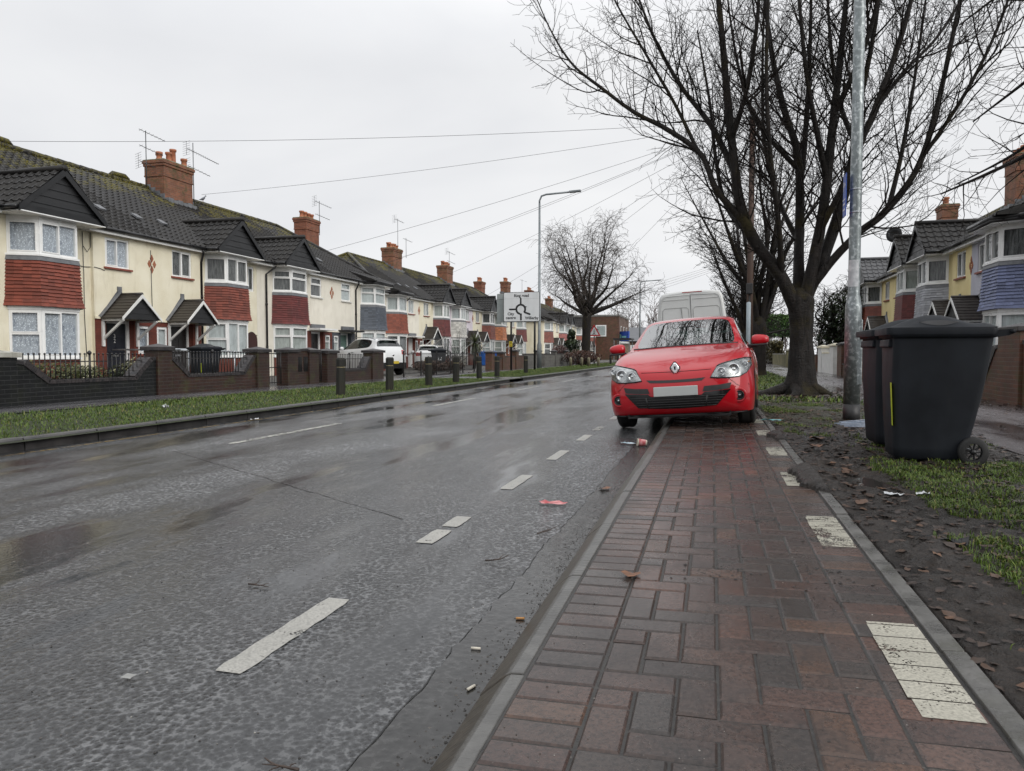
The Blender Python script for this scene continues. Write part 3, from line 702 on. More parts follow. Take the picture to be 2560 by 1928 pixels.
def bay(T, root, cx, o, det):
    fw, lat, pj = o.get('fw', .56), o.get('lat', .38), o.get('pj', .6)
    pts = [(cx - fw - lat, 0), (cx - fw, -pj), (cx + fw, -pj), (cx + fw + lat, 0)]
    def off(d):   # plan outline grown outwards
        return [(cx - fw - lat - d * 1.1, 0), (cx - fw - d * .7, -pj - d), (cx + fw + d * .7, -pj - d), (cx + fw + lat + d * 1.1, 0)]
    base = MB(T); sill = MB(T); tl = MB(T); fl = MB(T); head = MB(T)
    def ring(mb, d0, d1, z0, z1, m=0):
        a, b = off(d0), off(d1)
        for i in range(3): mb.quad((*a[i], z0), (*a[i + 1], z0), (*b[i + 1], z1), (*b[i], z1), m)
    ring(base, 0, 0, .05, .86); base.build('bay_base', M[o.get('base', 'brick_red_paint')], root)
    for z in (.84, SILL_U - .045, HEAD_G):
        sill = MB(T); q = .05 if z != HEAD_G else .03; h_ = .05 if z != HEAD_G else .09
        ring(sill, q, q, z, z + h_); ring(sill, -.05, q, z + h_, z + h_); ring(sill, -.05, q, z, z); sill.build('bay_sill', M['upvc'], root)
    zt = SILL_U - .05; zb_ = HEAD_G + .09; nrow = 13 if det else 9; rr = random.Random(int(cx * 100) + len(root.name)); ch = (zt - .1 - zb_) / nrow
    for i in range(3):
        for k in range(nrow):
            z0, z1 = zb_ + k * ch, zb_ + (k + 1) * ch; flare = .05 * (1 - k / nrow) + .03 * max(0, 1 - k / 2.0)
            a, b = off(.060 + flare), off(.022 + flare)
            n = 6 if i == 1 else 4
            for j in range(n):
                q = [(a[i][0] + (a[i + 1][0] - a[i][0]) * f_, a[i][1] + (a[i + 1][1] - a[i][1]) * f_) for f_ in (j / n, (j + 1) / n)]
                p = [(b[i][0] + (b[i + 1][0] - b[i][0]) * f_, b[i][1] + (b[i + 1][1] - b[i][1]) * f_) for f_ in (j / n, (j + 1) / n)]
                dz = rr.uniform(-.008, .008) if det else 0; c = rr.random()
                tl.quad((*q[0], z0 + dz), (*q[1], z0 + dz), (*p[1], z1 + .01), (*p[0], z1 + .01), 0, c)
                tl.quad((*q[0], z0 + dz), (*q[1], z0 + dz), (q[1][0], q[1][1] + .05, z0 + dz + .012), (q[0][0], q[0][1] + .05, z0 + dz + .012), 1, 0)  # tile undersides coloured near black for the shade below each course
    tl.build('tile_panel', [M[PANEL[o['panel']]], M['black_board']], root, recalc=False)
    ring(fl, .06, .035, zt - .11, zt); fl.build('flashing', M['lead'], root)
    ring(head, 0, 0, HEAD_U, HEAD_U + .16)
    head.build('bay_head', M['upvc'], root)
    nv = ((pts[0], pts[1]), (pts[1], pts[2]), (pts[2], pts[3]))
    lay = o.get('lay', 0); cu, cg = o.get('curt', ('blind', 'blind'))
    for i, (P, Q) in enumerate(nv):
        d = Vector((Q[1] - P[1], -(Q[0] - P[0]))); d = d if d.y < 0 or i != 1 else -d
        d = (d.x, d.y) if i == 1 else ((-1 if i == 0 else 1) * abs(d.x), -abs(d.y))
        if lay == 0: lu = [(1, [])] if i != 1 else [(.5, []), (.5, [])]; lg = [(1, [.5])] if i != 1 else [(.5, []), (.5, [])]
        elif lay == 1: lu = [(1, [.64])]; lg = [(1, [.68])]
        else: lu = [(1, [])]; lg = [(1, [])]
        window(T, root, P, Q, SILL_U + .005, HEAD_U, d, lu, cu, name='bay_window'); window(T, root, P, Q, .89, HEAD_G, d, lg, cg, name='bay_window')
    # dark hollow behind the glass
    dk = MB(T); a = off(-.22)
    return pts
def canopy(T, root, xc, o, det):
    typ = o['canopy']; y0 = -.10
    if typ == 'flat' or typ == 'flatdark':
        s = MB(T); s.box(xc - .75, xc + .75, y0 - .6, y0 - .004, 2.02, 2.1); s.box(xc - .62, xc + .5, y0 - .12, y0 - .004, 2.102, 2.28, 1)
        s.build('canopy', [M['white_paint'] if typ == 'flat' else M['black_board'], M['lead']], root); return
    w2, pj, zb, za = .74, .82, 2.0, 2.72; sl = math.hypot(w2, za - zb)
    c = MB(T)
    for sgn in (-1, 1):
        ns = 8 if det else 4
        for k in range(ns):     # stepped plain tiles
            f0, f1 = k / ns, (k + 1) / ns
            xa, xb = xc + sgn * w2 * (1 - f0), xc + sgn * w2 * (1 - f1); z0, z1 = zb + (za - zb) * f0, zb + (za - zb) * f1
            th = .03
            c.add([(xa, y0, z0 - .01), (xa, y0 - pj, z0 - .01), (xa, y0 - pj, z0 + th), (xa, y0, z0 + th), (xb, y0, z1 + .008), (xb, y0 - pj, z1 + .008)], [(0, 1, 2, 3), (3, 2, 5, 4), (1, 2, 5)], 0)
    c.tube([(xc, y0 + .01, za + .01), (xc, y0 - pj - .01, za + .01)], .045, 8, 0)
    # lead against the wall
    for sgn in (-1, 1): c.quad((xc + sgn * (w2 + .05), y0 - .006, zb + .0), (xc + sgn * (w2 - .12), y0 - .006, zb + .0), (xc, y0 - .006, za + .02), (xc, y0 - .006, za + .2), 1)
    for sgn in (-1, 1): c.quad((xc + sgn * (w2 + .02), y0 - .10, zb + .04), (xc + sgn * (w2 + .05), y0 - .006, zb + .05), (xc, y0 - .006, za + .13), (xc, y0 - .10, za + .075), 1)
    c.box(xc - .08, xc + .08, y0 - .03, y0 - .004, za + .05, za + .24, 1)
    can = c.build('canopy', [M['canopy_tile'], M['lead']], root)
    g = MB(T)
    for k in range(4):
        f0, f1 = k / 4, (k + 1) / 4; zz0, zz1 = zb - .02 + (za - zb - .05) * f0, zb - .02 + (za - zb - .05) * f1; a0, a1 = w2 * (1 - f0) - .03, max(.01, w2 * (1 - f1) - .03)
        yy = y0 - pj + .05
        g.add([(xc - a0, yy - .012, zz0), (xc + a0, yy - .012, zz0), (xc + a1, yy, zz1), (xc - a1, yy, zz1)], [(0, 1, 2, 3)])
    g.build('canopy_infill', M['black_board'], can)
    bgb = MB(T)
    for sgn in (-1, 1):
        P0 = (xc + sgn * (w2 + .02), y0 - pj - .004, zb - .06)
        bgb.add([(xc + sgn * (w2 + .02), y0 - pj, zb - .07), (xc + sgn * (w2 + .02), y0 - pj, zb + .02), (xc, y0 - pj, za + .0), (xc, y0 - pj, za - .11),
                 (xc + sgn * (w2 + .02), y0 - pj - .025, zb - .07), (xc + sgn * (w2 + .02), y0 - pj - .025, zb + .02), (xc, y0 - pj - .025, za + .0), (xc, y0 - pj - .025, za - .11)],
                [(4, 5, 6, 7), (0, 1, 5, 4), (3, 0, 4, 7), (1, 2, 6, 5)])
        x = xc + sgn * (w2 - .10)
        bgb.box(x - .035, x + .035, y0 - pj + .06, y0 - .012, zb - .075, zb - .015)
        bgb.box(x - .04, x + .04, y0 - .06, y0 - .006, 1.2, zb - .08)
        bgb.obox((x, y0 - .05, 1.42), (1, 0, 0), Vector((0, -.72, .55)).normalized(), Vector((0, .55, .72)).normalized(), (-.03, .03), (0, .86), (-.03, .03))
    bgb.build('canopy_bracket', M['white_paint'], can)
def house(name, label, X0, Y, side, o):
    """one terraced house: local x runs along the front (left to right seen from the road), y goes into the house, z up"""
    w_ = o.get('w', 5.53); mir = o.get('mir', False); det = o.get('det', 1)
    root = thing(name, (X0, Y if side == 'L' else Y + w_, GZ - .14), label, 'house', o.get('group'), (0, 0, pi / 2 if side == 'L' else -pi / 2))
    T = (lambda x, y, z: (w_ - x, y, z)) if mir else None
    wm = M[o.get('wall', 'cream')]; cx = o.get('cx', 1.75); xs = 3.32
    door = (xs + .52, xs + 1.28); uw = (xs + .42, xs + 1.32); sw = (w_ - .62, w_ - .16)
    holes_u = [(uw[0], uw[1], SILL_U, HEAD_U)]
    holes_d = [(door[0] - .12, door[1] + .16, .05, 1.97), (sw[0], sw[1], .98, 1.84)]
    wl = MB(T); e_ = .004
    bx0, bx1 = cx - .90, cx + .90
    wall_h = []
    if o.get('passage'): pa, pb = .02, .74; wall_h.append((pa, pb, .05, 1.72))
    if o.get('slot'): wall_h.append((.18, .56, 3.36, HEAD_U - .06))
    # bay section, open behind the bay windows
    wall_holes(wl, e_, xs, .05, EAVE, 0, wall_h + [(bx0 + .02, bx1 - .02, .9, HEAD_G - .02), (bx0 + .02, bx1 - .02, SILL_U + .02, HEAD_U - .02)], rev=.14)
    wall_holes(wl, xs, w_, 2.0, EAVE, -.10, holes_u)
    wl.quad((xs, 0, .05), (xs, -.10, .05), (xs, -.10, EAVE), (xs, 0, EAVE))
    e_ = .004
    for xx, yy in ((e_, 0), (w_ - e_, -.1)): wl.quad((xx, yy, 0), (xx, DEPTH, 0), (xx, DEPTH, EAVE), (xx, yy, EAVE))
    wl.quad((e_, DEPTH, 0), (w_ - e_, DEPTH, 0), (w_ - e_, DEPTH, EAVE), (e_, DEPTH, EAVE))
    wl.box(xs - .02, w_, -.145, -.102, 1.985, 2.05)        # string course
    if o.get('passage'):   # arch head
        n = 12; c = (pa + pb) / 2; rad = (pb - pa) / 2
        arc = [(c - rad * cos(pi * k / n), 1.72 + rad * .95 * sin(pi * k / n)) for k in range(n + 1)]
        # cover the wall above the springing inside a tall opening
    wob = wl.build('wall', wm, root)
    if o.get('passage'):
        n = 14; c = (pa + pb) / 2; rad = (pb - pa) / 2; mb = MB(T)
        arc = [(c - rad * cos(pi * k / n), 1.45 + rad * sin(pi * k / n) * 1.05) for k in range(n + 1)]
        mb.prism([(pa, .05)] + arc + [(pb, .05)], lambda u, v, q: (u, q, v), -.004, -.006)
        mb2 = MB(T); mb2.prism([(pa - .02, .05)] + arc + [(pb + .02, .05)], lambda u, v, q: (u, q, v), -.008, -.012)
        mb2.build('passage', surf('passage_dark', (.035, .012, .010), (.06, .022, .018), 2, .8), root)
    # red brick porch storey
    bb = MB(T); wall_holes(bb, xs, w_, .05, 1.985, -.103, holes_d, rev=.26)
    bb.build('porch_brick', M[o.get('porch', 'brick_red_paint')], root)
    # interior darkness
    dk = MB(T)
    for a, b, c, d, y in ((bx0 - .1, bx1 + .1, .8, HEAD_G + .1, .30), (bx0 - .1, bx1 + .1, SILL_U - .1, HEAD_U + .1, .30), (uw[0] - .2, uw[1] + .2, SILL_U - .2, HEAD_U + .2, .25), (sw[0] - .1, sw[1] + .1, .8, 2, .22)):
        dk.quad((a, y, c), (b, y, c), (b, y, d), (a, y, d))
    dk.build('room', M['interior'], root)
    # door
    dm = M[o.get('door', 'door_navy')]; yd = .14
    fr = MB(T); fr.box(door[0] - .12, door[0] - .05, yd - .06, yd + .03, .05, 1.97); fr.box(door[1] + .05, door[1] + .16, yd - .06, yd + .03, .05, 1.97); fr.box(door[0] - .05, door[1] + .05, yd - .06, yd + .03, 1.88, 1.97)
    db = MB(T); db.box(door[0] - .05, door[1] + .05, yd - .02, yd + .02, .15, 1.88)
    if det:
        for a, b in ((.32, .85), (1.02, 1.5)):
            for e in (0, 1):
                q = door[0] + .06 + e * .36; db.box(q, q + .26, yd - .032, yd - .022, a, b)
    d_ = db.build('door', dm, root, bevel=.006)
    fr.build('door_frame', M['upvc'], d_)
    if det:
        h = MB(T); h.box(door[1] - .03, door[1] + .0, yd - .07, yd - .034, .98, 1.16); h.build('handle', M['chrome'], d_)
        h = MB(T); h.box(door[0] + .24, door[0] + .52, yd - .045, yd - .034, .90, .96); h.build('letter_slot', M['chrome'], d_)
    # windows
    c_ = o.get('curt', ('blind', 'blind'))
    window(T, root, (uw[0], -.06), (uw[1], -.06), SILL_U, HEAD_U, (0, -1), o.get('ulay', [(.5, []), (.5, [])]), c_[0])
    window(T, root, (sw[0], -.06), (sw[1], -.06), .98, 1.84, (0, -1), [(1, [])] if not o.get('slay') else [(1, [.66])], c_[1])
    sl = MB(T); sl.box(sw[0] - .03, sw[1] + .06, -.15, -.106, .93, .978); sl.build('window_sill', M[o.get('sillm', 'sill_red')], root)
    sl = MB(T); sl.box(uw[0] - .06, uw[1] + .06, -.17, -.102, SILL_U - .055, SILL_U - .002)
    sl.build('window_sill', M[o.get('sillm', 'sill_red')], root)
    if o.get('slot'): window(T, root, (.18, .04), (.56, .04), 3.36, HEAD_U - .06, (0, -1), [(1, [])], c_[0])
    bay(T, root, cx, o, det)
    # ---- roof
    rf = MB(T); OH = .30; run = 4.5 + OH; rise = RIDGE - EAVE; Ls = math.hypot(run, rise); sl_ = rise / run
    hip = o.get('hip', 0); hx = o.get('hipx', 3.0); samp = (6 if det else 4); e0 = -OH if hip else 0
    V = (0, run, rise); x0 = (lambda v: (hx + OH) * v / Ls) if hip else (lambda v: -.004)
    tile_slope(rf, (e0, -OH, EAVE), (1, 0, 0), V, w_ - e0 + .004, Ls, x0, lambda v: w_ - e0 + .004, samp=samp, course=.30, wave=.25, amp=.028)
    hr = hx if hip else 0
    rf.quad((e0, -OH, EAVE - .05), (w_, -OH, EAVE - .05), (w_, 4.5, RIDGE - .05), (hr, 4.5, RIDGE - .05))
    yb = DEPTH + OH
    rf.quad((e0, yb, EAVE), (w_, yb, EAVE), (w_, 4.5, RIDGE), (hr, 4.5, RIDGE))
    if hip:
        Lh = math.hypot(hx + OH, rise)
        tile_slope(rf, (e0, yb, EAVE), (0, -1, 0), (hx + OH, 0, rise), DEPTH + 2 * OH, Lh, lambda v: run * v / Lh, lambda v: DEPTH + 2 * OH - run * v / Lh, samp=samp, course=.30, wave=.25, amp=.028)
        rf.tube([(e0, -OH, EAVE + .03), (hx, 4.5, RIDGE + .03)], .10, 8); rf.tube([(e0, yb, EAVE + .03), (hx, 4.5, RIDGE + .03)], .10, 8)
    n = int((w_ - hr) / .45)
    for k in range(n):
        a, b = hr + (w_ - hr) * k / n, hr + (w_ - hr) * (k + 1) / n
        rf.tube([(a + .004, 4.5, RIDGE + .0), (b - .004, 4.5, RIDGE + .012)], .115, 8)
    roof = rf.build('roof', M[o.get('roofm', 'roof')], root, recalc=False)
    for vx in o.get('vents', ()):
        v = MB(T); v.tube([(vx, 4.5, RIDGE + .1), (vx + .2, 4.5, RIDGE + .19), (vx + .75, 4.5, RIDGE + .17), (vx + .9, 4.5, RIDGE + .07)], [.07, .1, .1, .07], 8); v.build('ridge_vent', M['roof'], roof)
    for vx in o.get('skyl', ()):
        v = MB(T); f_ = .26; yy, zz = -OH + run * f_, EAVE + rise * f_
        v.obox((vx, yy, zz), (1, 0, 0), Vector((0, run, rise)).normalized(), Vector((0, -rise, run)).normalized(), (-.12, .12), (-.16, .14), (.03, .085)); v.build('tile_vent', M['lead'], roof)
    # fascia, gutter, soffit
    segs = [(e0, w_)]
    if o.get('gable', True): segs = [(e0, cx - 1.28), (cx + 1.28, w_)]
    for a, b in segs:
        if b - a < .05: continue
        fa = MB(T); fa.box(a, b, -OH + .0, -OH + .02, EAVE - .20, EAVE - .02); fa.box(a, b, -OH + .022, -.004, EAVE - .19, EAVE - .17); fa.build('fascia', M['upvc'], root)
        gt = MB(T); gt.tube([(a, -OH - .055, EAVE - .07), (b, -OH - .055, EAVE - .07)], .058, 8); gt.build('gutter', M['black_plastic'], root)
    if hip:
        fa = MB(T); fa.box(e0, e0 + .02, -OH + .025, yb, EAVE - .2, EAVE - .02); fa.build('fascia', M['upvc'], root)
        gt = MB(T); gt.tube([(e0 - .055, -OH, EAVE - .07), (e0 - .055, yb, EAVE - .07)], .058, 8); gt.build('gutter', M['black_plastic'], root)
    pj = o.get('pj', .6)
    if o.get('gable', True):
        gw, yf = 1.28, -pj - .28; za, zb0 = EAVE + 1.13, EAVE - .08
        g = MB(T); gy = -OH + run * (za - EAVE) / rise + .3; Lg = math.hypot(gw, za - zb0)
        for sgn in (-1, 1):
            # slope clipped where it meets the main roof
            def lim(v, s=sgn):
                zz = zb0 + (za - zb0) * v / Lg; return (-OH + run * max(zz - EAVE, -.05) / rise) - yf + .25
            tile_slope(g, (cx + sgn * gw, yf, zb0), (0, 1, 0), (-sgn * gw, 0, za - zb0), 6, Lg, lambda v: 0, lim, samp=samp, course=.30, wave=.25, amp=.024)
            g.quad((cx + sgn * gw, yf + .01, zb0 - .02), (cx, yf + .01, za - .03), (cx, gy, za - .03), (cx + sgn * gw, .3, zb0 - .02))
        g.tube([(cx, yf - .01, za + .015), (cx, gy, za + .015)], .085, 8)
        gob = g.build('bay_roof', M[o.get('broofm', o.get('roofm', 'roof'))], root, recalc=False)
        gb = MB(T); nb = 6; yy = yf + .10
        for k in range(nb):
            f0, f1 = k / nb, (k + 1) / nb; z0, z1 = zb0 + (za - zb0) * f0, zb0 + (za - zb0) * f1; a0, a1 = gw * (1 - f0), gw * (1 - f1)
            gb.add([(cx - a0, yy - .02, z0), (cx + a0, yy - .02, z0), (cx + a1, yy, z1), (cx - a1, yy, z1), (cx - a0, yy + .03, z0), (cx + a0, yy + .03, z0)], [(0, 1, 2, 3), (0, 1, 5, 4)])
        for sgn in (-1, 1):
            gb.add([(cx + sgn * (gw + .03), yf, zb0 - .10), (cx + sgn * (gw + .03), yf, zb0 + .05), (cx, yf, za + .0), (cx, yf, za - .19),
                    (cx + sgn * (gw + .03), yf + .04, zb0 - .10), (cx + sgn * (gw + .03), yf + .04, zb0 + .05), (cx, yf + .04, za), (cx, yf + .04, za - .19)], [(0, 1, 2, 3), (3, 2, 6, 7), (0, 3, 7, 4), (4, 5, 6, 7), (0, 1, 5, 4)])
        gb.box(cx - gw + .02, cx + gw - .02, yy - .045, yy - .022, zb0 - .06, zb0 + .10)
        gb.build('gable_board', M['black_board'], gob)
        so_ = MB(T); so_.box(cx - gw, cx + gw, yf + .02, .0, zb0 - .085, zb0 - .06); so_.build('soffit', M['upvc'], gob)
        for sgn in (-1, 1):
            gg = MB(T); gg.tube([(cx + sgn * (gw + .06), yf + .05, zb0 + .01), (cx + sgn * (gw + .06), -OH, zb0 + .01)], .055, 8)
            gg.build('bay_gutter', M['black_plastic'], gob)
    else:
        # roof kicks out over the bay
        g = MB(T); gw = 1.22; yf = -pj - .32
        tile_slope(g, (cx - gw, yf, EAVE + .0), (1, 0, 0), (0, -yf + .55, .50), 2 * gw, math.hypot(-yf + .55, .5), lambda v: -.1, lambda v: 2 * gw, samp=samp, course=.30, wave=.25, amp=.024)
        g.quad((cx - gw, yf, EAVE - .03), (cx + gw, yf, EAVE - .03), (cx + gw, .5, EAVE + .40), (cx - gw, .5, EAVE + .40))
        for sgn in (-1, 1): g.add([(cx + sgn * gw, yf, EAVE - .03), (cx + sgn * gw, yf, EAVE + .03), (cx + sgn * gw, .6, EAVE + .53), (cx + sgn * gw, -OH, EAVE - .02)], [(0, 1, 2, 3)])
        gob = g.build('bay_roof', M['roof'], root, recalc=False)
        so_ = MB(T); P = [(cx - gw, -OH), (cx - gw + .35, yf), (cx + gw - .35, yf), (cx + gw, -OH)]
        so_.prism(P + [(cx + gw, 0), (cx - gw, 0)], lambda u, v, q: (u, v, q), EAVE - .20, EAVE - .17); so_.build('soffit', M['upvc'], gob)
        gg = MB(T); gg.tube([(*P[0], EAVE - .06), (*P[1], EAVE - .06), (*P[2], EAVE - .06), (*P[3], EAVE - .06)], .075, 8)
        gg.tube([(*P[0], EAVE - .13), (*P[1], EAVE - .13), (*P[2], EAVE - .13), (*P[3], EAVE - .13)], .06, 6); gg.build('bay_gutter', M['black_plastic'], gob)
    if o.get('canopy'): canopy(T, root, (door[0] + door[1]) / 2 + .0, o, det)
    if o.get('pipe') is not None:
        px = o['pipe']; y_ = -.06 if px < xs else -.16
        dp = MB(T); dp.tube([(px + .25, -OH - .05, EAVE - .1), (px + .22, -OH - .03, EAVE - .22), (px, y_, EAVE - .5), (px, y_, .1)], .038, 8)
        for z in (1.2, 2.9): dp.tube([(px, y_, z), (px, y_, z + .08)], .048, 8)
        dp.build('downpipe', M['black_plastic'], root)
    if o.get('diamond'):
        for dx, dz in ((0, .17), (0, -.17), (-.105, 0), (.105, 0)):
            d = MB(T); xx = w_ - .0 + dx - .0; zz = 3.78 + dz
            d.prism([(xx - .07, zz), (xx, zz + .12), (xx + .07, zz), (xx, zz - .12)], lambda u, v, q: (u, q, v), -.118, -.098); d.build('diamond_tile', M['terracotta'], root)
    if o.get('cable'):
        cb = MB(T)
        for P in o['cable']: cb.tube(P, .009, 5)
        cb.build('cable', M['wire'], root)
    ch = o.get('chim')
    if ch:
        x_, y_, lx, ly, top, pots, mat = ch
        c = MB(T)
        z0 = RIDGE - o.get('chz', 1.6)
        c.box(x_ - lx / 2, x_ + lx / 2, y_ - ly / 2, y_ + ly / 2, z0, top - .62)
        c.box(x_ - lx / 2 - .03, x_ + lx / 2 + .03, y_ - ly / 2 - .03, y_ + ly / 2 + .03, top - .62, top - .56)
        c.box(x_ - lx / 2 - .015, x_ + lx / 2 + .015, y_ - ly / 2 - .015, y_ + ly / 2 + .015, top - .56, top - .22)
        for k, d in enumerate((.05, .08)): c.box(x_ - lx / 2 - d, x_ + lx / 2 + d, y_ - ly / 2 - d, y_ + ly / 2 + d, top - .22 + k * .11, top - .11 + k * .11)
        cc = c.build('chimney', M[mat], root, bevel=.012)
        f = MB(T); f.box(x_ - lx / 2 - .06, x_ + lx / 2 + .06, y_ - ly / 2 - .06, y_ + ly / 2 + .06, top + .002, top + .05); f.build('flaunching', M['stone_moss'], cc, bevel=.02)
        if o.get('chz'): lx, ly = lx, ly
        fl = MB(T); yy = y_ - ly / 2; zr_ = EAVE + (yy + OH) * sl_
        for k in range(6): q = x_ - lx / 2 + lx * k / 6; fl.box(q, q + lx / 6 - .01, yy - .20, yy - .014, zr_ - .14, zr_ + .02 + .05 * (k % 2))
        for sgn in (-1, 1):
            for k in range(4): y2 = yy + .1 + k * .22; zq = EAVE + (min(y2, 4.5) + OH) * sl_; fl.box(x_ + sgn * (lx / 2 + .005) - .012, x_ + sgn * (lx / 2 + .005) + .012, y2 - .12, y2 + .12, zq - .05, zq + .17)
        if not o.get('chz'): fl.build('flashing', M['lead'], cc)
        rr = random.Random(int(Y * 10))
        for px, py, hh in pots:
            p = MB(T); r0 = .11
            p.lathe((x_ + px, y_ + py, top + .04), [(r0 + .02, 0), (r0 + .02, .05), (r0, .07), (r0 * .92, hh - .1), (r0 + .025, hh - .08), (r0 + .025, hh), (r0 - .02, hh), (r0 - .03, hh - .2)], 12); p.build('chimney_pot', M['terracotta'], cc)
    if o.get('numb'):
        M['sign_w'] = M['white_paint']
        for tx, x_, y_, z_, sz, mt in o['numb']: text_mesh(tx, sz, lambda u, v: (x_ + u, y_, z_ + v), M[mt], 'house_number', root)
    return root
M['sill_red'] = surf('red_tile_sill', (.20, .05, .03), (.26, .07, .045), 6, .5); M['sill_white'] = surf('white_sill', (.66, .65, .60), (.74, .73, .68), 6, .6)
M['stone_moss'] = surf('mossy_mortar', (.16, .16, .10), (.30, .28, .2), 5, .9, .5, 30, .01, dirt=((.09, .09, .02), .8, 4, .4, .6))
for nm, c in (('navy', (.012, .014, .022)), ('dark', (.022, .02, .02)), ('black', (.012, .012, .013)), ('green', (.12, .20, .17)), ('white', (.66, .66, .65)), ('redd', (.15, .02, .018))):
    M['door_' + nm] = surf('door_' + nm, c, tuple(x * 1.15 for x in c), 3, .35)
P6 = [(-.62, -.2, .36), (-.36, .2, .5), (-.12, -.1, .62), (.18, -.15, .42), (.42, .1, .34), (.64, -.1, .32)]
P4 = [(-.5, 0, .34), (-.17, 0, .34), (.17, 0, .36), (.5, 0, .36)]
P4b = [(-.42, 0, .42), (-.14, 0, .46), (.14, 0, .46), (.42, 0, .42)]
P8 = [(-.5, -.15, .3), (-.3, .15, .42), (-.12, -.15, .36), (.1, .15, .46), (.2, -.15, .34), (.45, .1, .4), (.5, -.15, .3)]
XL, XB, XC = -17.0, -18.4, -17.2
W5 = 5.53
tl2 = [(1, [.64])]
H1Y = 13.27
wires1 = [[(3.05, -.02, 4.4), (3.07, -.02, 3.2), (3.06, -.02, 2.0), (3.10, -.02, .9)], [(2.75, -.02, 3.45), (3.07, -.02, 3.42), (3.3, -.02, 3.44)], [(3.34, -.115, 3.44), (3.55, -.115, 3.42), (3.7, -.115, 3.38)], [(3.07, -.02, 4.0), (3.2, -.02, 3.85), (3.3, -.04, 4.0), (3.3, -.04, 4.4)], [(5.48, -.12, 4.2), (5.50, -.12, 2.1)]]
house('terraced_house', 'cream terraced house at the left edge of the photo, cut off by the frame', XL, H1Y - W5, 'L', dict(mir=True, panel='red', curt=('lace', 'lace'), canopy='gable', cx=1.6, passage=True, vents=(.3,)))
house('terraced_house', 'cream house with lace curtains, large red tiled bay and navy door under a gabled canopy', XL, H1Y, 'L', dict(panel='red', curt=('lace', 'lace'), canopy='gable', door='door_navy', numb=(('3', 4.22, .104, 1.50, .17, 'sign_w'), ('2', 4.22, .104, 1.36, .17, 'sign_w'), ('32', 3.58, -.109, 1.62, .10, 'sign_w')), diamond=True, vents=(.9, 3.9), skyl=(4.6,), cable=wires1))

house('terraced_house', 'cream house with dark door under a gabled canopy left of the arched passage', XL, H1Y + W5, 'L', dict(mir=True, panel='red', curt=('drape', 'plain_net'), canopy='gable', door='door_dark', passage=True, slot=True, pipe=3.2, skyl=(5.0, 3.9), vents=(1.5,), cx=2.0, chim=(-.25, 4.15, 1.6, .9, 8.55, P6, 'brick_old')))
house('terraced_house', 'off-white house with red tiled bay and flat white canopy right of the arched passage', XL, H1Y + 2 * W5, 'L', dict(panel='dred', wall='offwhite', curt=('drape', 'blind'), lay=1, canopy='flat', door='door_black', diamond=True, pipe=.55, cx=2.0, ulay=tl2, slay=1, sillm='sill_white', skyl=(3.9,)))
house('terraced_house', 'end house with slate grey bay and green door, behind the nearer white car', XL, H1Y + 3 * W5, 'L', dict(mir=True, panel='slate', wall='offwhite', curt=('plain_net', 'plain_net'), lay=1, canopy='flatdark', door='door_green', porch='brick_grey_paint', pipe=3.1, ulay=tl2, slay=1, sillm='sill_white', gable=False, cx=1.55, hip=True, hipx=3.0, end0=True, skyl=(4.9,), chz=4, chim=(-.15, 4.6, 1.3, .75, 8.35, P4, 'brick')))
WB = 5.43; Y2 = 38.0
hs_ = [('first house of the second row, red bay without a gable, behind the small white car', dict(panel='rust', wall='offwhite', lay=2, canopy='flat', door='door_white', gable=False, hip=True, hipx=4.6, end0=True, pipe=3.2, diamond=True, skyl=(2.6, 4.6), curt=('plain_net', 'drape'))),
       ('cream house with gabled canopy and a dark red bay left of the lilac house', dict(mir=True, panel='dred', canopy='gable', door='door_redd', passage=True, skyl=(3.6, 5), curt=('blind', 'drape'), chim=(.2, 4.2, 1.5, .9, 8.6, P8, 'brick_old'))),
       ('lilac rendered house with a white tiled bay', dict(panel='white', wall='lilac', canopy='gable', door='door_dark', base='stone_cap', curt=('plain_net', 'blind'))),
       ('cream house with red bay behind the tall blue wheelie bin', dict(mir=True, panel='red', canopy='gable', door='door_redd', pipe=.1, diamond=True, curt=('drape', 'plain_net'), skyl=(4.5,), chim=(.2, 4.2, 1.5, .9, 8.6, P8, 'brick_old'))),
       ('cream house with an orange tiled bay beside the roundabout sign', dict(panel='orange', canopy='gable', door='door_dark', porch='terracotta', gable=False, curt=('blind', 'blind'))),
       ('end house of the second row with a red bay between the sign posts', dict(mir=True, panel='dred', canopy='gable', door='door_dark', gable=False, hip=True, end0=True, chz=4, chim=(.1, 4.6, 1.2, .8, 8.3, P4b, 'brick'), curt=('plain_net', 'plain_net')))]
for i, (lb, d) in enumerate(hs_): d['w'] = WB; house('terraced_house', lb, XB, Y2 + i * WB, 'L', d)
Y3 = 74.0; hs3 = [('red', 'nearest house of the far row, with a blank cream side wall', dict(end0=True, hip=True, gable=False, chim=(1.2, 4.4, 1.2, .8, 8.7, P4b, 'brick_old'))), ('pink', 'far row house with a faded pinkish red bay', dict(mir=True, chim=(.2, 4.2, 1.2, .8, 8.6, P4, 'brick'))),
       ('dred', 'far row house with a deep red bay and white ground floor bay', dict(base='stone_cap')), ('rust', 'far row house with a rust coloured bay left of the big street tree', dict(mir=True, chim=(.2, 4.2, 1.2, .8, 8.4, P4, 'brick_old'))),
       ('blue', 'far row house with a blue bay just left of the street tree trunk', dict(wall='offwhite')), ('red', 'last house of the far row, behind the street tree', dict(mir=True, hip=True, end0=True, gable=False))]
for i, (p, lb, d) in enumerate(hs3):
    d.update(panel=p, canopy='gable', w=W5, det=0, door='door_dark', curt=('plain_net', 'drape')); house('terraced_house', lb, XC, Y3 + i * W5, 'L', d)
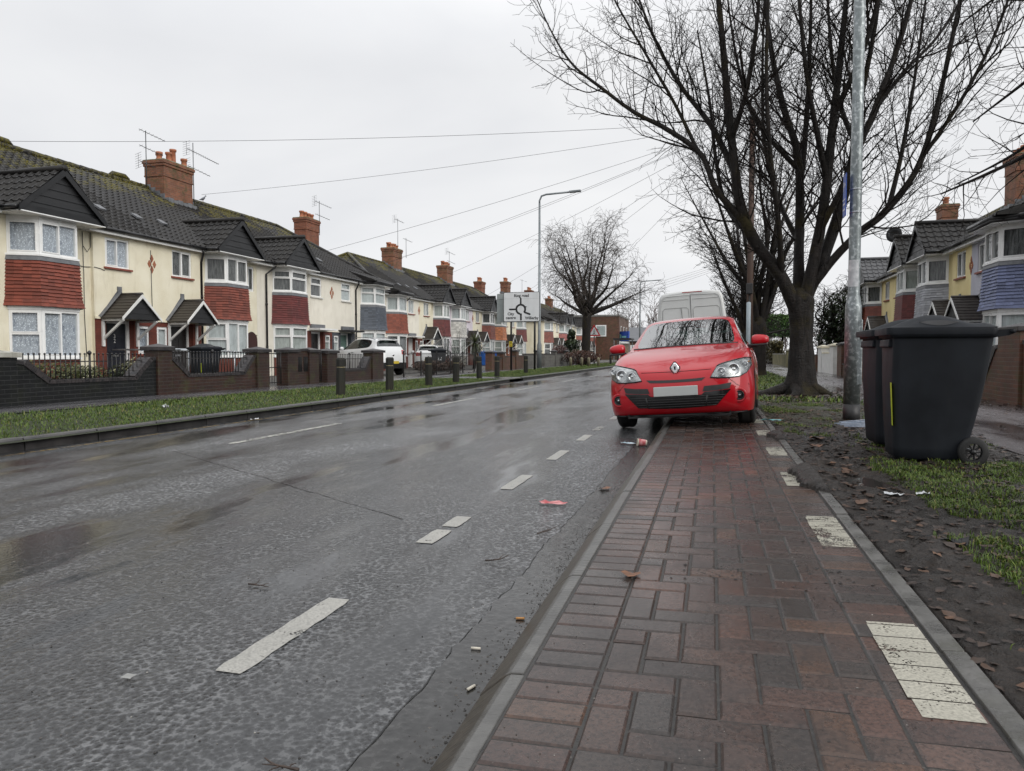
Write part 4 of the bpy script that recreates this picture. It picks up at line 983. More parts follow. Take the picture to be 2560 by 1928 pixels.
# right-hand side of the street
XR = 8.0; WR = 5.2
hr_ = [('right-hand house with a blue tiled bay cut by the photo edge', 20.85, dict(mir=False, panel='blue', wall='grey_lilac', canopy='gable', porch='brick_grey_paint', base='t_blue_base', door='door_navy', gable=False, lay=0, hip=True, hipx=2.6, end0=True, curt=('drape', 'plain_net'), skyl=(3.4, 4.4), vents=(3.2,), diamond=True, cx=1.9)),
       ('right-hand yellow house with a pale grey tiled bay', 26.05, dict(panel='grey', wall='yellow', canopy='gable', porch='brick_grey_paint', door='door_white', base='stone_cap', cx=1.62, curt=('drape', 'plain_net'), lay=0, chim=(-.85, 3.35, 1.1, .75, 8.5, P4, 'brick_old'))),
       ('right-hand pale yellow house with a dark red bay and a black dish on its gable', 31.25, dict(panel='dred', wall='yellow', canopy=None, slot=True, cx=1.55, door='door_dark', curt=('blind', 'drape'))),
       ('right-hand yellow house with a red bay half hidden by the dark garden tree', 36.45, dict(panel='red', wall='yellow', canopy='gable', broofm='slate', cx=1.6, door='door_dark', curt=('drape', 'drape'), chim=(-.1, 3.5, 1.0, .7, 8.5, P4b[:2], 'brick_old'))),
       ('right-hand house behind the dark garden tree with a blue grey bay', 41.65, dict(panel='slate', wall='cream', canopy='gable', gable=False, hip=True, end0=True, det=0, door='door_dark', curt=('drape', 'drape')))]
M['t_blue_base'] = M['brick_grey_paint']
# seen from the road on this side left is the far end; odd houses mirror
for i, (lb, y, d) in enumerate(hr_):
    d['w'] = WR; d['mir'] = (i % 2 == 0); house('terraced_house', lb, XR, y, 'R', d)
# ============================================================ VEHICLES
def paint_mat(name, c, rough=.28):
    m, t, N, L, b = nt(name)
    v = coords(t); n = noi(t, v, 1.4, 5, .6); n2 = vor(t, v, 130)
    col = mix(t, ramp(t, [(.4, 0), (.75, .35)], n.outputs['Fac']).outputs['Color'], c, tuple(x * .75 for x in c))
    L.new(col, b.inputs['Base Color']); b.inputs['Roughness'].default_value = rough
    b.inputs['Specular IOR Level'].default_value = .15; b.inputs['Coat Weight'].default_value = .8; b.inputs['Coat Roughness'].default_value = .035
    # rain beads
    k = ramp(t, [(0, 1), (.16, 0)], n2.outputs['Distance']); bump(t, b, k.outputs['Color'], .10, .002)
    return m
M['red_paint'] = paint_mat('red_car_paint', (.44, .005, .013)); M['white_car'] = paint_mat('white_car_paint', (.72, .73, .73)); M['van_white'] = paint_mat('dirty_white_van_paint', (.66, .67, .66), .4)
M['van_seam'] = surf('van_seam', (.24, .245, .24), (.30, .305, .30), 3, .5); M['windscreen'] = glass_mat('windscreen_glass', (.55, .66, .62), .34, .01); M['car_glass'] = glass_mat('car_glass', (.20, .24, .24), .10, .01)
M['lens'] = glass_mat('lamp_lens', (.93, .94, .93), .05, .01); M['lamp_red'] = surf('tail_lamp_red', (.30, .008, .008), (.42, .015, .012), 12, .15, coat=1)
M['lamp_in'] = surf('lamp_reflector', (.10, .105, .11), (.52, .53, .54), 9, .22, metal=.85); M['black_gloss'] = surf('gloss_black', (.008, .008, .009), (.014, .014, .015), 4, .2)
M['trim'] = surf('black_trim', (.012, .012, .013), (.024, .024, .025), 20, .5, .2, 150, .002); M['plate_white'] = surf('blank_plate', (.46, .48, .47), (.50, .52, .51), 2, .35); M['plate_yellow'] = surf('rear_plate', (.60, .45, .05), (.66, .5, .07), 3, .4)
M['amber'] = surf('amber_lens', (.55, .20, .02), (.65, .26, .03), 9, .2); M['seat'] = surf('seat_cloth', (.018, .018, .02), (.04, .04, .042), 20, .9); M['chrome_w'] = surf('white_chrome', (.78, .79, .80), (.86, .87, .88), 4, .15, metal=.7)

XS = [0, .22, .44, .62, .75, .84, .88, .895, .90]; DY = [0, .008, .03, .075, .145, .25, .36, .45, .50]
def cage():
    rows = []
    for (y, z, xk, ly, lz, up) in ((.10, .20, .965, .54, .20, 0), (.02, .27, .985, .54, .27, 0), (0, .40, 1, .545, .40, 0), (.01, .52, 1, .57, .50, 0), (.04, .62, 1, .62, .56, .02), (.085, .70, .995, .70, .62, .075)):
        r = []
        for i, (x, d) in enumerate(zip(XS, DY)):
            f = d / .5; yy = y + (ly - y) * f; zz = z + up * min(1, (x / .85)) ** 2 * (1 - max(0, f - .5) * 2) + (lz - z) * max(0, f - .5) * 2
            r.append((x * xk, yy, zz))
        rows.append(r)
    rows += [
     [(0, .17, .752), (.22, .175, .752), (.44, .195, .757), (.60, .24, .772), (.72, .32, .80), (.81, .43, .805), (.865, .55, .775), (.893, .70, .71), (.90, .80, .66)],
     [(0, .42, .862), (.24, .42, .862), (.46, .43, .858), (.62, .45, .862), (.74, .50, .875), (.83, .60, .862), (.88, .72, .81), (.90, .86, .74), (.905, .93, .675)],
     [(0, .78, .942), (.25, .78, .942), (.48, .78, .937), (.64, .79, .940), (.76, .81, .945), (.845, .86, .918), (.89, .95, .85), (.905, 1.03, .76), (.905, 1.08, .66)],
     [(0, 1.08, 1.0), (.25, 1.085, .997), (.48, 1.10, .988), (.65, 1.13, .985), (.77, 1.15, .982), (.85, 1.17, .945), (.893, 1.19, .86), (.905, 1.2, .72), (.905, 1.2, .56)],
     [(0, 1.16, 1.02), (.24, 1.17, 1.02), (.47, 1.21, 1.015), (.69, 1.30, 1.01), (.765, 1.38, 1.0), (.83, 1.33, .965), (.89, 1.30, .86), (.905, 1.28, .68), (.905, 1.27, .42)],
     [(0, 1.55, 1.205), (.22, 1.56, 1.205), (.43, 1.60, 1.20), (.63, 1.68, 1.195), (.70, 1.76, 1.18), (.80, 1.6, .985), (.885, 1.5, .87), (.905, 1.42, .65), (.90, 1.32, .25)],
     [(0, 1.95, 1.39), (.21, 1.96, 1.388), (.41, 1.98, 1.38), (.575, 2.02, 1.372), (.635, 2.10, 1.345), (.79, 1.9, .99), (.885, 1.85, .87), (.905, 1.85, .6), (.895, 1.85, .22)],
     [(0, 2.14, 1.435), (.21, 2.14, 1.434), (.41, 2.15, 1.426), (.57, 2.18, 1.415), (.635, 2.24, 1.38), (.79, 2.3, 1.0), (.885, 2.3, .87), (.905, 2.3, .6), (.895, 2.3, .22)],
     [(0, 2.75, 1.47), (.21, 2.75, 1.468), (.41, 2.75, 1.46), (.545, 2.75, 1.44), (.615, 2.75, 1.405), (.785, 2.75, 1.02), (.88, 2.75, .88), (.905, 2.75, .6), (.895, 2.75, .22)],
     [(0, 3.2, 1.455), (.21, 3.2, 1.453), (.40, 3.2, 1.444), (.53, 3.2, 1.42), (.60, 3.2, 1.385), (.78, 3.2, 1.04), (.88, 3.2, .9), (.905, 3.19, .6), (.90, 3.18, .25)],
     [(0, 3.6, 1.412), (.2, 3.6, 1.41), (.38, 3.6, 1.40), (.5, 3.58, 1.38), (.575, 3.55, 1.345), (.76, 3.55, 1.07), (.88, 3.5, .92), (.905, 3.4, .66), (.905, 3.24, .48)],
     [(0, 3.85, 1.35), (.2, 3.85, 1.35), (.37, 3.84, 1.342), (.48, 3.82, 1.325), (.55, 3.78, 1.30), (.74, 3.75, 1.08), (.87, 3.7, .92), (.905, 3.5, .74), (.905, 3.42, .64)],
     [(0, 4.06, 1.10), (.2, 4.06, 1.10), (.40, 4.04, 1.10), (.55, 4.0, 1.10), (.66, 3.93, 1.08), (.77, 3.88, 1.02), (.86, 3.82, .9), (.9, 3.68, .76), (.905, 3.6, .675)],
     [(0, 4.18, .95), (.22, 4.18, .95), (.42, 4.17, .95), (.58, 4.13, .95), (.70, 4.06, .94), (.79, 3.98, .93), (.86, 3.9, .86), (.895, 3.82, .76), (.90, 3.78, .63)],
     [(0, 4.26, .72), (.22, 4.26, .72), (.44, 4.25, .72), (.60, 4.2, .72), (.72, 4.13, .72), (.81, 4.05, .72), (.865, 3.98, .70), (.89, 3.94, .62), (.895, 3.92, .48)],
     [(0, 4.29, .48), (.22, 4.29, .48), (.44, 4.28, .48), (.60, 4.23, .48), (.72, 4.16, .48), (.81, 4.08, .47), (.865, 4.01, .43), (.885, 3.97, .38), (.89, 3.95, .3)],
     [(0, 4.25, .25), (.22, 4.25, .25), (.44, 4.24, .25), (.60, 4.2, .25), (.72, 4.13, .25), (.8, 4.06, .25), (.85, 4.0, .24), (.87, 3.97, .22), (.88, 3.95, .2)]]
    return rows
def split_body(root, rows, paint, glass_front, glass, zmap=lambda z, y: z, clad=None, lvl=3):
    nC = len(rows[0]); full = [[(-x, y, zmap(z, y)) for x, y, z in r[:0:-1]] + [(x, y, zmap(z, y)) for x, y, z in r] for r in rows]
    n2 = len(full[0]); vs = [p for r in full for p in r]; fs = []; mi = []
    for i in range(len(full) - 1):
        for j in range(n2 - 1):
            c = min(abs(j - (nC - 1)), abs(j + 1 - (nC - 1))); m = 0
            if 10 <= i < 12 and c < 3: m = 1
            elif 10 <= i < 16 and c == 4: m = 2
            elif i == 17 and c < 4: m = 2
            elif clad and i >= 21: m = 3
            fs.append((i * n2 + j, (i + 1) * n2 + j, (i + 1) * n2 + j + 1, i * n2 + j + 1)); mi.append(m)
    me = bpy.data.meshes.new('cage'); me.from_pydata(vs, [], fs); me.polygons.foreach_set('material_index', mi)
    for k in range(4): me.materials.append(M['trim'])
    # keep window edges and shut lines tight
    bm = bmesh.new(); bm.from_mesh(me); cr = bm.edges.layers.float.new('crease_edge')
    for e in bm.edges:
        ms = {f.material_index for f in e.link_faces}
        if len(ms) > 1: e[cr] = .55
    bm.to_mesh(me); bm.free()
    ob = bpy.data.objects.new('cage', me); COL.objects.link(ob); md = ob.modifiers.new('s', 'SUBSURF'); md.levels = lvl; md.render_levels = lvl
    bpy.context.view_layer.update(); dg = bpy.context.evaluated_depsgraph_get(); ev = ob.evaluated_get(dg).to_mesh()
    V_ = [tuple(v.co) for v in ev.vertices]; P_ = [(tuple(p.vertices), p.material_index) for p in ev.polygons]
    bvh = BVHTree.FromPolygons([Vector(v) for v in V_], [p for p, m in P_])
    ob.evaluated_get(dg).to_mesh_clear(); bpy.data.objects.remove(ob); bpy.data.meshes.remove(me)
    out = {}
    for k, nm, mt in ((0, 'body', paint), (1, 'windscreen', glass_front), (2, 'side_glass', glass), (3, 'cladding', M['trim'])):
        sel = [p for p, m in P_ if m == k]
        if not sel: continue
        if k == 2:       # left, right and rear panes are separate pieces
            groups = {'side_window': [p for p in sel if V_[p[0]][1] < 3.72 and sum(V_[i][0] for i in p) > 0], 'side_window_': [p for p in sel if V_[p[0]][1] < 3.72 and sum(V_[i][0] for i in p) < 0], 'rear_window': [p for p in sel if V_[p[0]][1] >= 3.72]}
        elif k == 3:
            groups = {'rear_bumper': sel}
        else: groups = {nm: sel}
        for g, sl in groups.items():
            if not sl: continue
            used = sorted({i for p in sl for i in p}); ix = {a: b for b, a in enumerate(used)}
            mb = MB(); mb.add([V_[i] for i in used], [tuple(ix[i] for i in p) for p in sl], 0, True); out[g] = mb.build(g.rstrip('_'), mt, root, recalc=False)
    return bvh, out
def projector(bvh, sgn=1):
    """drop a (x,z) outline on to the body from the front (sgn 1) or rear (-1)"""
    def hit(x, z, d):
        h = bvh.ray_cast(Vector((x, -2 if sgn > 0 else 8, z)), Vector((0, sgn, 0)))
        if h[0] is None:
            h = bvh.find_nearest(Vector((x, .3 if sgn > 0 else 4.1, z)))
        n = h[1]; n = n if n.y * sgn < 0 else -n
        return h[0] + n * d
    return hit
def patch(hit, top, bot, d, nm, mat, parent, nu=14, nv=6):
    def lerp(pl, f):
        L_ = [0]
        for a, b in zip(pl, pl[1:]): L_.append(L_[-1] + math.hypot(a[0] - b[0], a[1] - b[1]))
        s = f * L_[-1]
        for i in range(len(pl) - 1):
            if s <= L_[i + 1] + 1e-9: k = (s - L_[i]) / max(1e-9, L_[i + 1] - L_[i]); return (pl[i][0] + (pl[i + 1][0] - pl[i][0]) * k, pl[i][1] + (pl[i + 1][1] - pl[i][1]) * k)
        return pl[-1]
    rows = []
    for v in range(nv + 1):
        r = []
        for u in range(nu + 1):
            a, b = lerp(top, u / nu), lerp(bot, u / nu); f = v / nv
            x, z = a[0] + (b[0] - a[0]) * f, a[1] + (b[1] - a[1]) * f
            dd = d(u / nu, f) if callable(d) else d
            r.append(tuple(hit(x, z, dd)))
        rows.append(r)
    mb = MB(); mb.grid(rows)
    return mb.build(nm, mat, parent, recalc=False)
def ribbon(hit, pts, wd, d, mb):
    P = [hit(x, z, d) for x, z in pts]; mb.tube(P, wd, 4, cap=True)
def mirror(pl, s): return [(x * s, z) for x, z in pl]
def wheel(root, x, y, r, sgn, w=.21, tilt=0, steer=0, rim='alloy'):
    z = r
    tb = MB(); h = w / 2
    prof = [(r * .62, -h), (r * .80, -h * 1.02), (r * .93, -h * .96), (r * .985, -h * .78), (r, -h * .5)]
    for q in (-.28, -.24, .0, .04, .26, .30): prof += [(r * (.985 if q in (-.24, .04, .30) else 1), q * h * 1.4)]
    prof += [(r, h * .5), (r * .985, h * .78), (r * .93, h * .96), (r * .80, h * 1.02), (r * .62, h)]
    tb.lathe((x, y, z), prof, 32, axis='x', cap=False); t_ = tb.build('wheel', M['rubber'], root)
    rb = MB(); rb.lathe((x, y, z), [(.02, -h * .6), (r * .66, -h * .75), (r * .66, -h * .7)], 24, axis='x'); rb.lathe((x, y, z), [(r * .66, h * .75), (r * .60, h * .80), (r * .58, h * .5), (.03, h * .45)], 24, axis='x')
    xo = sgn * h * .74
    for k in range(5):
        a = 2 * pi * k / 5; c_, s_ = cos(a), sin(a)
        rb.obox((x + xo, y, z), (1, 0, 0), (0, c_, s_), (0, -s_, c_), (-.015, .015), (0, r * .62), (-.035, .035))
    rb.lathe((x, y, z), [(.055, sgn * (h * .74 - .02)), (.055, sgn * (h * .74 + .02)), (.03, sgn * (h * .74 + .025))], 12, axis='x')
    rb.build('rim', M[rim], t_)
    return t_
# ---------------------------------------------------------------- the red hatchback parked half on the lay-by
red = thing('parked_car', (-.375, 8.66, .056), 'red hatchback facing the camera, parked half on the brick lay-by', 'car', rot=(0, R(-4.0), R(-4.0))); red.scale = (.975, 1, 1.012)
bvh, parts = split_body(red, cage(), M['red_paint'], M['windscreen'], M['car_glass'])
hit = projector(bvh)
for s_ in (-1, 1):
    top = mirror([(.485, .728), (.52, .748), (.60, .768), (.70, .790), (.80, .808), (.868, .806)], s_); bot = mirror([(.415, .622), (.50, .612), (.62, .607), (.74, .612), (.82, .655), (.872, .735)], s_)
    grow = lambda pl, dx, dz: [(x + dx * (1 if x > 0 else -1), z + dz) for x, z in pl]
    rim = patch(hit, grow(top, -.004, .010), grow(bot, -.012, -.012), .004, 'headlight', M['black_gloss'], red, 18, 8)
    patch(hit, top, bot, .007, 'reflector', M['lamp_in'], rim, 18, 8)
    for cx_, cz_, rr in ((.535, .672, .047), (.672, .690, .066), (.795, .738, .036)):
        c0 = hit(s_ * cx_, cz_, .012); mb = MB()
        mb.lathe((0, 0, 0), [(rr, 0), (rr * 1.02, -.012), (rr * .90, -.014), (rr * .62, .010), (rr * .36, .018), (rr * .34, -.004), (rr * .2, -.012), (.003, -.014)], 24, axis='y')
        mb.v = [tuple(Vector(p) + c0) for p in mb.v]; mb.build('lamp_bowl', M['chrome'], rim)
    am = MB(); c0 = hit(s_ * .835, .765, .014); am.lathe(tuple(c0), [(.010, 0), (.008, -.004), (.003, -.005)], 12, axis='y'); am.build('indicator', M['amber'], rim)
    patch(hit, top, bot, lambda u, v: .010 + .024 * math.sin(pi * min(1, max(0, u))) ** .5 * math.sin(pi * min(1, max(0, v))) ** .5, 'lens', M['lens'], rim, 18, 8)
    lid = MB(); ribbon(hit, grow(top, -.002, .006), .005, .012, lid); ribbon(hit, grow(bot, -.006, -.006), .005, .012, lid); lid.build('lamp_seal', M['black_gloss'], rim)
    # fog lamps in round recesses
    fc = hit(s_ * .725, .395, .004); fm = MB(); fm.lathe(tuple(fc), [(.085, .012), (.082, -.006), (.070, -.010), (.052, .002)], 24, axis='y'); fo = fm.build('fog_lamp', M['red_paint'], red)
    fm = MB(); fm.lathe((fc[0], fc[1] - .002, fc[2]), [(.054, .0), (.054, -.012), (.046, -.014), (.043, -.004)], 20, axis='y'); fm.build('bezel', M['black_gloss'], fo)
    fm = MB(); fm.lathe((fc[0], fc[1] - .006, fc[2]), [(.042, .0), (.034, -.003), (.004, -.005)], 16, axis='y'); fm.build('lens', M['black_gloss'], fo)
    fm = MB(); fm.lathe((fc[0], fc[1] - .012, fc[2]), [(.016, .0), (.010, -.006), (.003, -.008)], 12, axis='y'); fm.build('bulb_cap', M['lamp_in'], fo)
    # black wing panels beside the plate
    patch(hit, mirror([(.335, .522), (.50, .528), (.645, .545)], s_), mirror([(.315, .462), (.46, .466), (.62, .478)], s_), .006, 'bumper_insert', M['trim'], red, 8, 3)
# lower grille and its bars
gtop = [(-.635, .470), (-.33, .455), (-.30, .425), (.30, .425), (.33, .455), (.635, .470)]; gbot = [(-.47, .300), (-.25, .285), (-.1, .280), (.1, .280), (.25, .285), (.47, .300)]
gr = patch(hit, gtop, gbot, .005, 'lower_grille', M['black_gloss'], red, 30, 5)
bars = MB()
for k in range(5):
    z = .305 + k * .027; xw = .46 + k * .028
    bars.tube([hit(-xw + 2 * xw * i / 20, z, .012) for i in range(21)], .0055, 4)
bars.build('grille_bars', M['trim'], gr)
fr_ = MB()
for x in (-.36, .36): fr_.tube([hit(x, .42, .012), hit(x * .96, .30, .012)], .012, 4)
fr_.build('grille_strut', M['trim'], gr)
patch(hit, [(-.355, .622), (-.2, .614), (0, .611), (.2, .614), (.355, .622)], [(-.31, .588), (-.2, .582), (0, .580), (.2, .582), (.31, .588)], .004, 'upper_slot', M['black_gloss'], red, 16, 2)
patch(hit, [(-.80, .215), (-.5, .222), (0, .225), (.5, .222), (.80, .215)], [(-.78, .168), (-.5, .17), (0, .17), (.5, .17), (.78, .168)], .012, 'bumper_lip', M['trim'], red, 20, 2)
pc = hit(0, .482, .016); mb = MB(); mb.box(-.262, .262, pc[1] - .012, pc[1] + .012, .426, .538); mb.build('number_plate', M['plate_white'], red, bevel=.006)
# badge: a tall lozenge with an open centre
bc = hit(0, .695, .012); bc.z = .748; mb = MB(); hw, hh, t_ = .050, .064, .020
def loz(w, h, y): return [(0, y, h), (w, y, 0), (0, y, -h), (-w, y, 0)]
def cut(w, h, y): return [(-.012, y, h), (.012, y, h), (w, y, .010), (w, y, -.010), (.012, y, -h), (-.012, y, -h), (-w, y, -.010), (-w, y, .010)]
A = cut(hw, hh, 0); B = cut(hw * .72, hh * .80, -.012); Cc = cut(hw * .22, hh * .34, -.012); D_ = cut(hw * .18, hh * .28, .0)
mb.add(A + B + Cc + D_, [(o + i, o + (i + 1) % 8, o + 8 + (i + 1) % 8, o + 8 + i) for o in (0, 8, 16) for i in range(8)])
mb.v = [(x + bc[0], y + bc[1] - .003, z + bc[2]) for x, y, z in mb.v]; mb.build('badge', M['chrome_w'], red)
mb = MB(); mb.add([(x, y + .02, z) for x, y, z in cut(.075, .085, 0)] + [(x, y + .10, z) for x, y, z in cut(.10, .10, 0)], [(i, (i + 1) % 8, 8 + (i + 1) % 8, 8 + i) for i in range(8)]); mb.v = [(x + bc[0], y + bc[1] - .004, z + bc[2] - .0) for x, y, z in mb.v]
mb = MB(); A = cut(hw + .014, hh + .014, .004); mb.add(A, [tuple(range(8))]); mb.v = [(x + bc[0], y + bc[1] - .004, z + bc[2]) for x, y, z in mb.v]; mb.build('badge_backing', M['black_gloss'], red)
# shut lines: bonnet leading edge, bonnet sides, bumper seams
def top_hit(x, y, d=.001):
    h = bvh.ray_cast(Vector((x, y, 3)), Vector((0, 0, -1))); return h[0] + h[1] * d if h[0] else Vector((x, y, 1))
gl = MB()
gl.tube([hit(x, .712 - .006 * (1 - (x / .42) ** 2), .001) for x in [-.42 + .84 * i / 24 for i in range(25)]], .0045, 4)
gl.build('bonnet_gap', M['black_gloss'], red)
for s_ in (-1, 1):
    gl = MB(); gl.tube([top_hit(s_ * x, y, .002) for x, y in ((.66, .30), (.74, .50), (.775, .8), (.785, 1.0), (.77, 1.14))], .004, 4); gl.build('bonnet_gap', M['black_gloss'], red)
    gl = MB(); gl.tube([hit(s_ * x, z, .001) for x, z in ((.60, .606), (.66, .56), (.70, .52), (.735, .50))], .003, 4); gl.build('bumper_seam', M['trim'], red)
# windscreen surround, wipers, mirrors
for x0_, x1_, y1_ in ((-.45, .22, 1.36), (.12, .58, 1.42)):
    wb = MB(); pts = []
    for i in range(7):
        x = x0_ + (x1_ - x0_) * i / 6; y = 1.20 + (abs(x0_) * .06) + (y1_ - 1.20) * (i / 6) * .55; pts.append(top_hit(x, y, .016))
    wb.tube(pts, .010, 5); wb.build('wiper', M['trim'], red)
sc = MB(); sc.tube([top_hit(x, 1.17 + .30 * abs(x) ** 2.2, .004) for x in [-.70 + 1.4 * i / 24 for i in range(25)]], .016, 5); sc.build('scuttle', M['trim'], red)
for s_ in (-1, 1):
    mb = MB(); n, m_ = 16, 10; vs = []
    for i in range(m_ + 1):
        a = pi * i / m_
        for k in range(n):
            q = 2 * pi * k / n; sx_ = sin(a) ** .62
            px, py, pz = cos(a), sx_ * cos(q), sx_ * sin(q)
            vs.append((s_ * (.985 + .115 * px * -1), 1.56 + .085 * py * (1 if py < 0 else .55), 1.035 + (.075 + .012 * px) * (abs(pz) ** .85) * (1 if pz > 0 else -.9)))
    mb.add(vs, [(i * n + k, i * n + (k + 1) % n, (i + 1) * n + (k + 1) % n, (i + 1) * n + k) for i in range(m_) for k in range(n)], 0, True)
    mo = mb.build('wing_mirror', M['red_paint'], red)
    mb = MB(); mb.obox((s_ * .975, 1.565, .975), (1, 0, 0), (0, 1, 0), (0, 0, 1), (-.115, .10), (-.075, .06), (-.016, .012)); mb.obox((s_ * .84, 1.58, .965), (s_, 0, .12), (0, 1, 0), (-.12 * s_, 0, 1), (-.05, .10), (-.04, .05), (-.028, .022)); mb.build('mirror_base', M['trim'], mo, bevel=.01)
    mb = MB(); mb.box(min(s_ * .90, s_ * 1.08), max(s_ * .90, s_ * 1.08), 1.605, 1.612, .985, 1.09); mb.build('mirror_glass', M['chrome'], mo)
for x, y, s_ in ((-.775, .93, -1), (.775, .93, 1), (-.775, 3.57, -1), (.775, 3.57, 1)): wheel(red, x, y, .316, s_)
ub = MB(); ub.box(-.84, .84, .30, 4.05, .40, .52); ub.box(-.62, .62, .16, 4.1, .17, .40); ub.build('underbody', M['trim'], red)
it = MB(); it.box(-.70, .70, 1.34, 1.62, .62, .985); it.box(-.72, .72, 1.62, 3.7, .50, .60); it.build('dashboard', M['seat'], red, bevel=.04)
for x in (-.37, .37):
    st = MB(); st.obox((x, 2.35, .62), (1, 0, 0), (0, .2, .98), (0, -.98, .2), (-.25, .25), (0, .58), (-.06, .08)); st.obox((x, 2.48, 1.22), (1, 0, 0), (0, .15, .98), (0, -.98, .15), (-.13, .13), (0, .17), (-.04, .05)); st.build('seat', M['seat'], red, bevel=.04)
sw_ = MB(); sw_.tube([(.37 + .18 * cos(a), 1.72 + .07 * sin(a), .93 + .165 * sin(a)) for a in [2 * pi * k / 24 for k in range(25)]], .015, 6); sw_.build('steering_wheel', M['trim'], red)
im = MB(); im.box(-.11, .11, 1.74, 1.77, 1.24, 1.30); im.build('inner_mirror', M['trim'], red)

# ---------------------------------------------------------------- white cars in the front gardens
def suv(label, loc, rot, sc, zk):
    root = thing('parked_car', loc, label, 'car', 'white cars parked in front gardens', (0, 0, rot)); root.scale = (sc, sc, sc)
    zm = lambda z, y: z * (1 if z < .7 else 1) * zk + (.04 if z < .9 else .05)
    rows = cage(); bvh, _ = split_body(root, rows, M['white_car'], M['car_glass'], M['car_glass'], zm, 'suv', 2)
    hr = projector(bvh, -1)
    for s_ in (-1, 1):
        tl = patch(hr, mirror([(.50, 1.0 * zk), (.66, 1.02 * zk), (.80, 1.02 * zk)], s_), mirror([(.48, .84 * zk), (.66, .82 * zk), (.84, .80 * zk)], s_), .010, 'tail_lamp', M['lamp_red'], root, 8, 4)
        patch(hr, mirror([(.54, .96 * zk), (.64, .965 * zk)], s_), mirror([(.56, .90 * zk), (.66, .895 * zk)], s_), .016, 'lamp_detail', M['lamp_in'], tl, 3, 2)
    pc = hr(0, .52 * zk, .01); mb = MB(); mb.box(-.26, .26, pc[1] - .004, pc[1] + .01, .47 * zk, .57 * zk); mb.build('number_plate', M['plate_yellow'], root)
    pb = hr(0, .80 * zk, .01); mb = MB(); mb.lathe((pb[0], pb[1], pb[2]), [(.045, -.004), (.045, .008), (.03, .01)], 16, axis='y'); mb.build('badge', M['chrome'], root)
    for x, y, s_ in ((-.775, .93, -1), (.775, .93, 1), (-.775, 3.57, -1), (.775, 3.57, 1)): wheel(root, x, y, .345, s_)
    ub = MB(); ub.box(-.80, .80, .3, 4.1, .30, .55); ub.box(-.84, .84, .62, 1.24, .5, .62); ub.build('underbody', M['trim'], root)
    for s_ in (-1, 1):
        rl = MB(); rl.tube([(s_ * .60, y, z * zk + .05 + .04) for y, z in ((1.9, 1.36), (2.2, 1.43), (2.8, 1.44), (3.4, 1.40), (3.75, 1.33))], .016, 6); rl.build('roof_rail', M['alloy'], root)
        mm = MB(); mm.lathe((s_ * .99, 1.6, 1.07 * zk), [(.02, -.1), (.08, -.06), (.085, .05), (.02, .1)], 10, axis='x'); mm.build('wing_mirror', M['white_car'], root)
        hd = MB(); hd.box(s_ * .895 - .012, s_ * .895 + .012, 2.2, 2.42, .90 * zk, .93 * zk); hd.build('door_handle', M['chrome'], root)
    sp = MB(); sp.obox((0, 3.88, 1.37 * zk + .045), (1, 0, 0), (0, 1, -.12), (0, .12, 1), (-.5, .5), (-.1, .1), (-.012, .012)); sp.build('spoiler', M['white_car'], root, bevel=.008)
    return root
# heading is the way the nose points; local nose is -y
def heading(dx, dy): return math.atan2(dx, -dy)
a = heading(-.86, .5); rear = Vector((-12.45, 26.9)); sc = .92
suv('white family SUV seen from its left rear quarter behind the garden railing', (rear.x - .86 * 4.29 * sc, rear.y + .5 * 4.29 * sc, .10), a, sc, 1.12)
a = heading(-.40, .92); rear = Vector((-14.75, 36.3)); sc = .84
suv('small white crossover seen square from behind, farther along the gardens', (rear.x - .40 * 4.29 * sc, rear.y + .92 * 4.29 * sc, .11), a, sc, 1.10)

# ---------------------------------------------------------------- the white panel van behind the red car
van = thing('panel_van', (-.45, 20.6, .056), 'dirty white high-roofed panel van parked behind the red car', 'van', rot=(0, R(-3.4), R(-1)))
sec = [(0, .34), (.80, .34), (.95, .40), (.985, .70), (.99, 1.10), (.975, 1.45), (.93, 1.95), (.885, 2.35), (.855, 2.52), (.78, 2.62), (.60, 2.66), (.3, 2.68), (0, 2.685)]
sec = [(-x, z) for x, z in sec[::-1]] + sec[1:]
def vring(y, k=1, zt=None, zb=0):
    r = []
    for x, z in sec:
        zz = z if zt is None else min(z, zt) if z > 1.0 else z
        r.append((x * k, y, max(zz, zb)))
    return r
rows = [[(x * .93, -.0 + .0, .34 + (z - .34) * .965 + .02) for x, z in sec], [(x * .975, .012, .34 + (z - .34) * .988) for x, z in sec], [(x * .995, .05, z) for x, z in sec], vring(.12), vring(.5), vring(2.2), vring(4.0), [(x * (1 if z < 1.2 else .99), 4.35 - (z - 1.2) * .0, z * (1 if z < 2 else .985)) for x, z in sec],
        [(x * .99, 4.6 if z > 1.25 else 4.9, min(z, 2.25)) for x, z in sec], [(x * .97, 5.0 if z > 1.25 else 5.2, min(z, 1.75)) for x, z in sec], [(x * .95, 5.4, min(z, 1.25)) for x, z in sec], [(x * .90, 5.75, min(z, 1.0)) for x, z in sec], [(x * .8, 5.85, min(z, .8)) for x, z in sec]]
mb = MB(); mb.grid(rows); n = len(sec); mb.add(rows[0], [tuple(range(n))]); mb.add(rows[-1], [tuple(range(n))]); vb = mb.build('body', M['van_white'], van)
yb = -.004
def door_line(pts, w=.008): mb = MB(); mb.tube([(x, yb, z) for x, z in pts], w, 4); return mb.build('door_seam', M['black_plastic'], van)
door_line([(.0, .62), (.0, 2.55)]); 
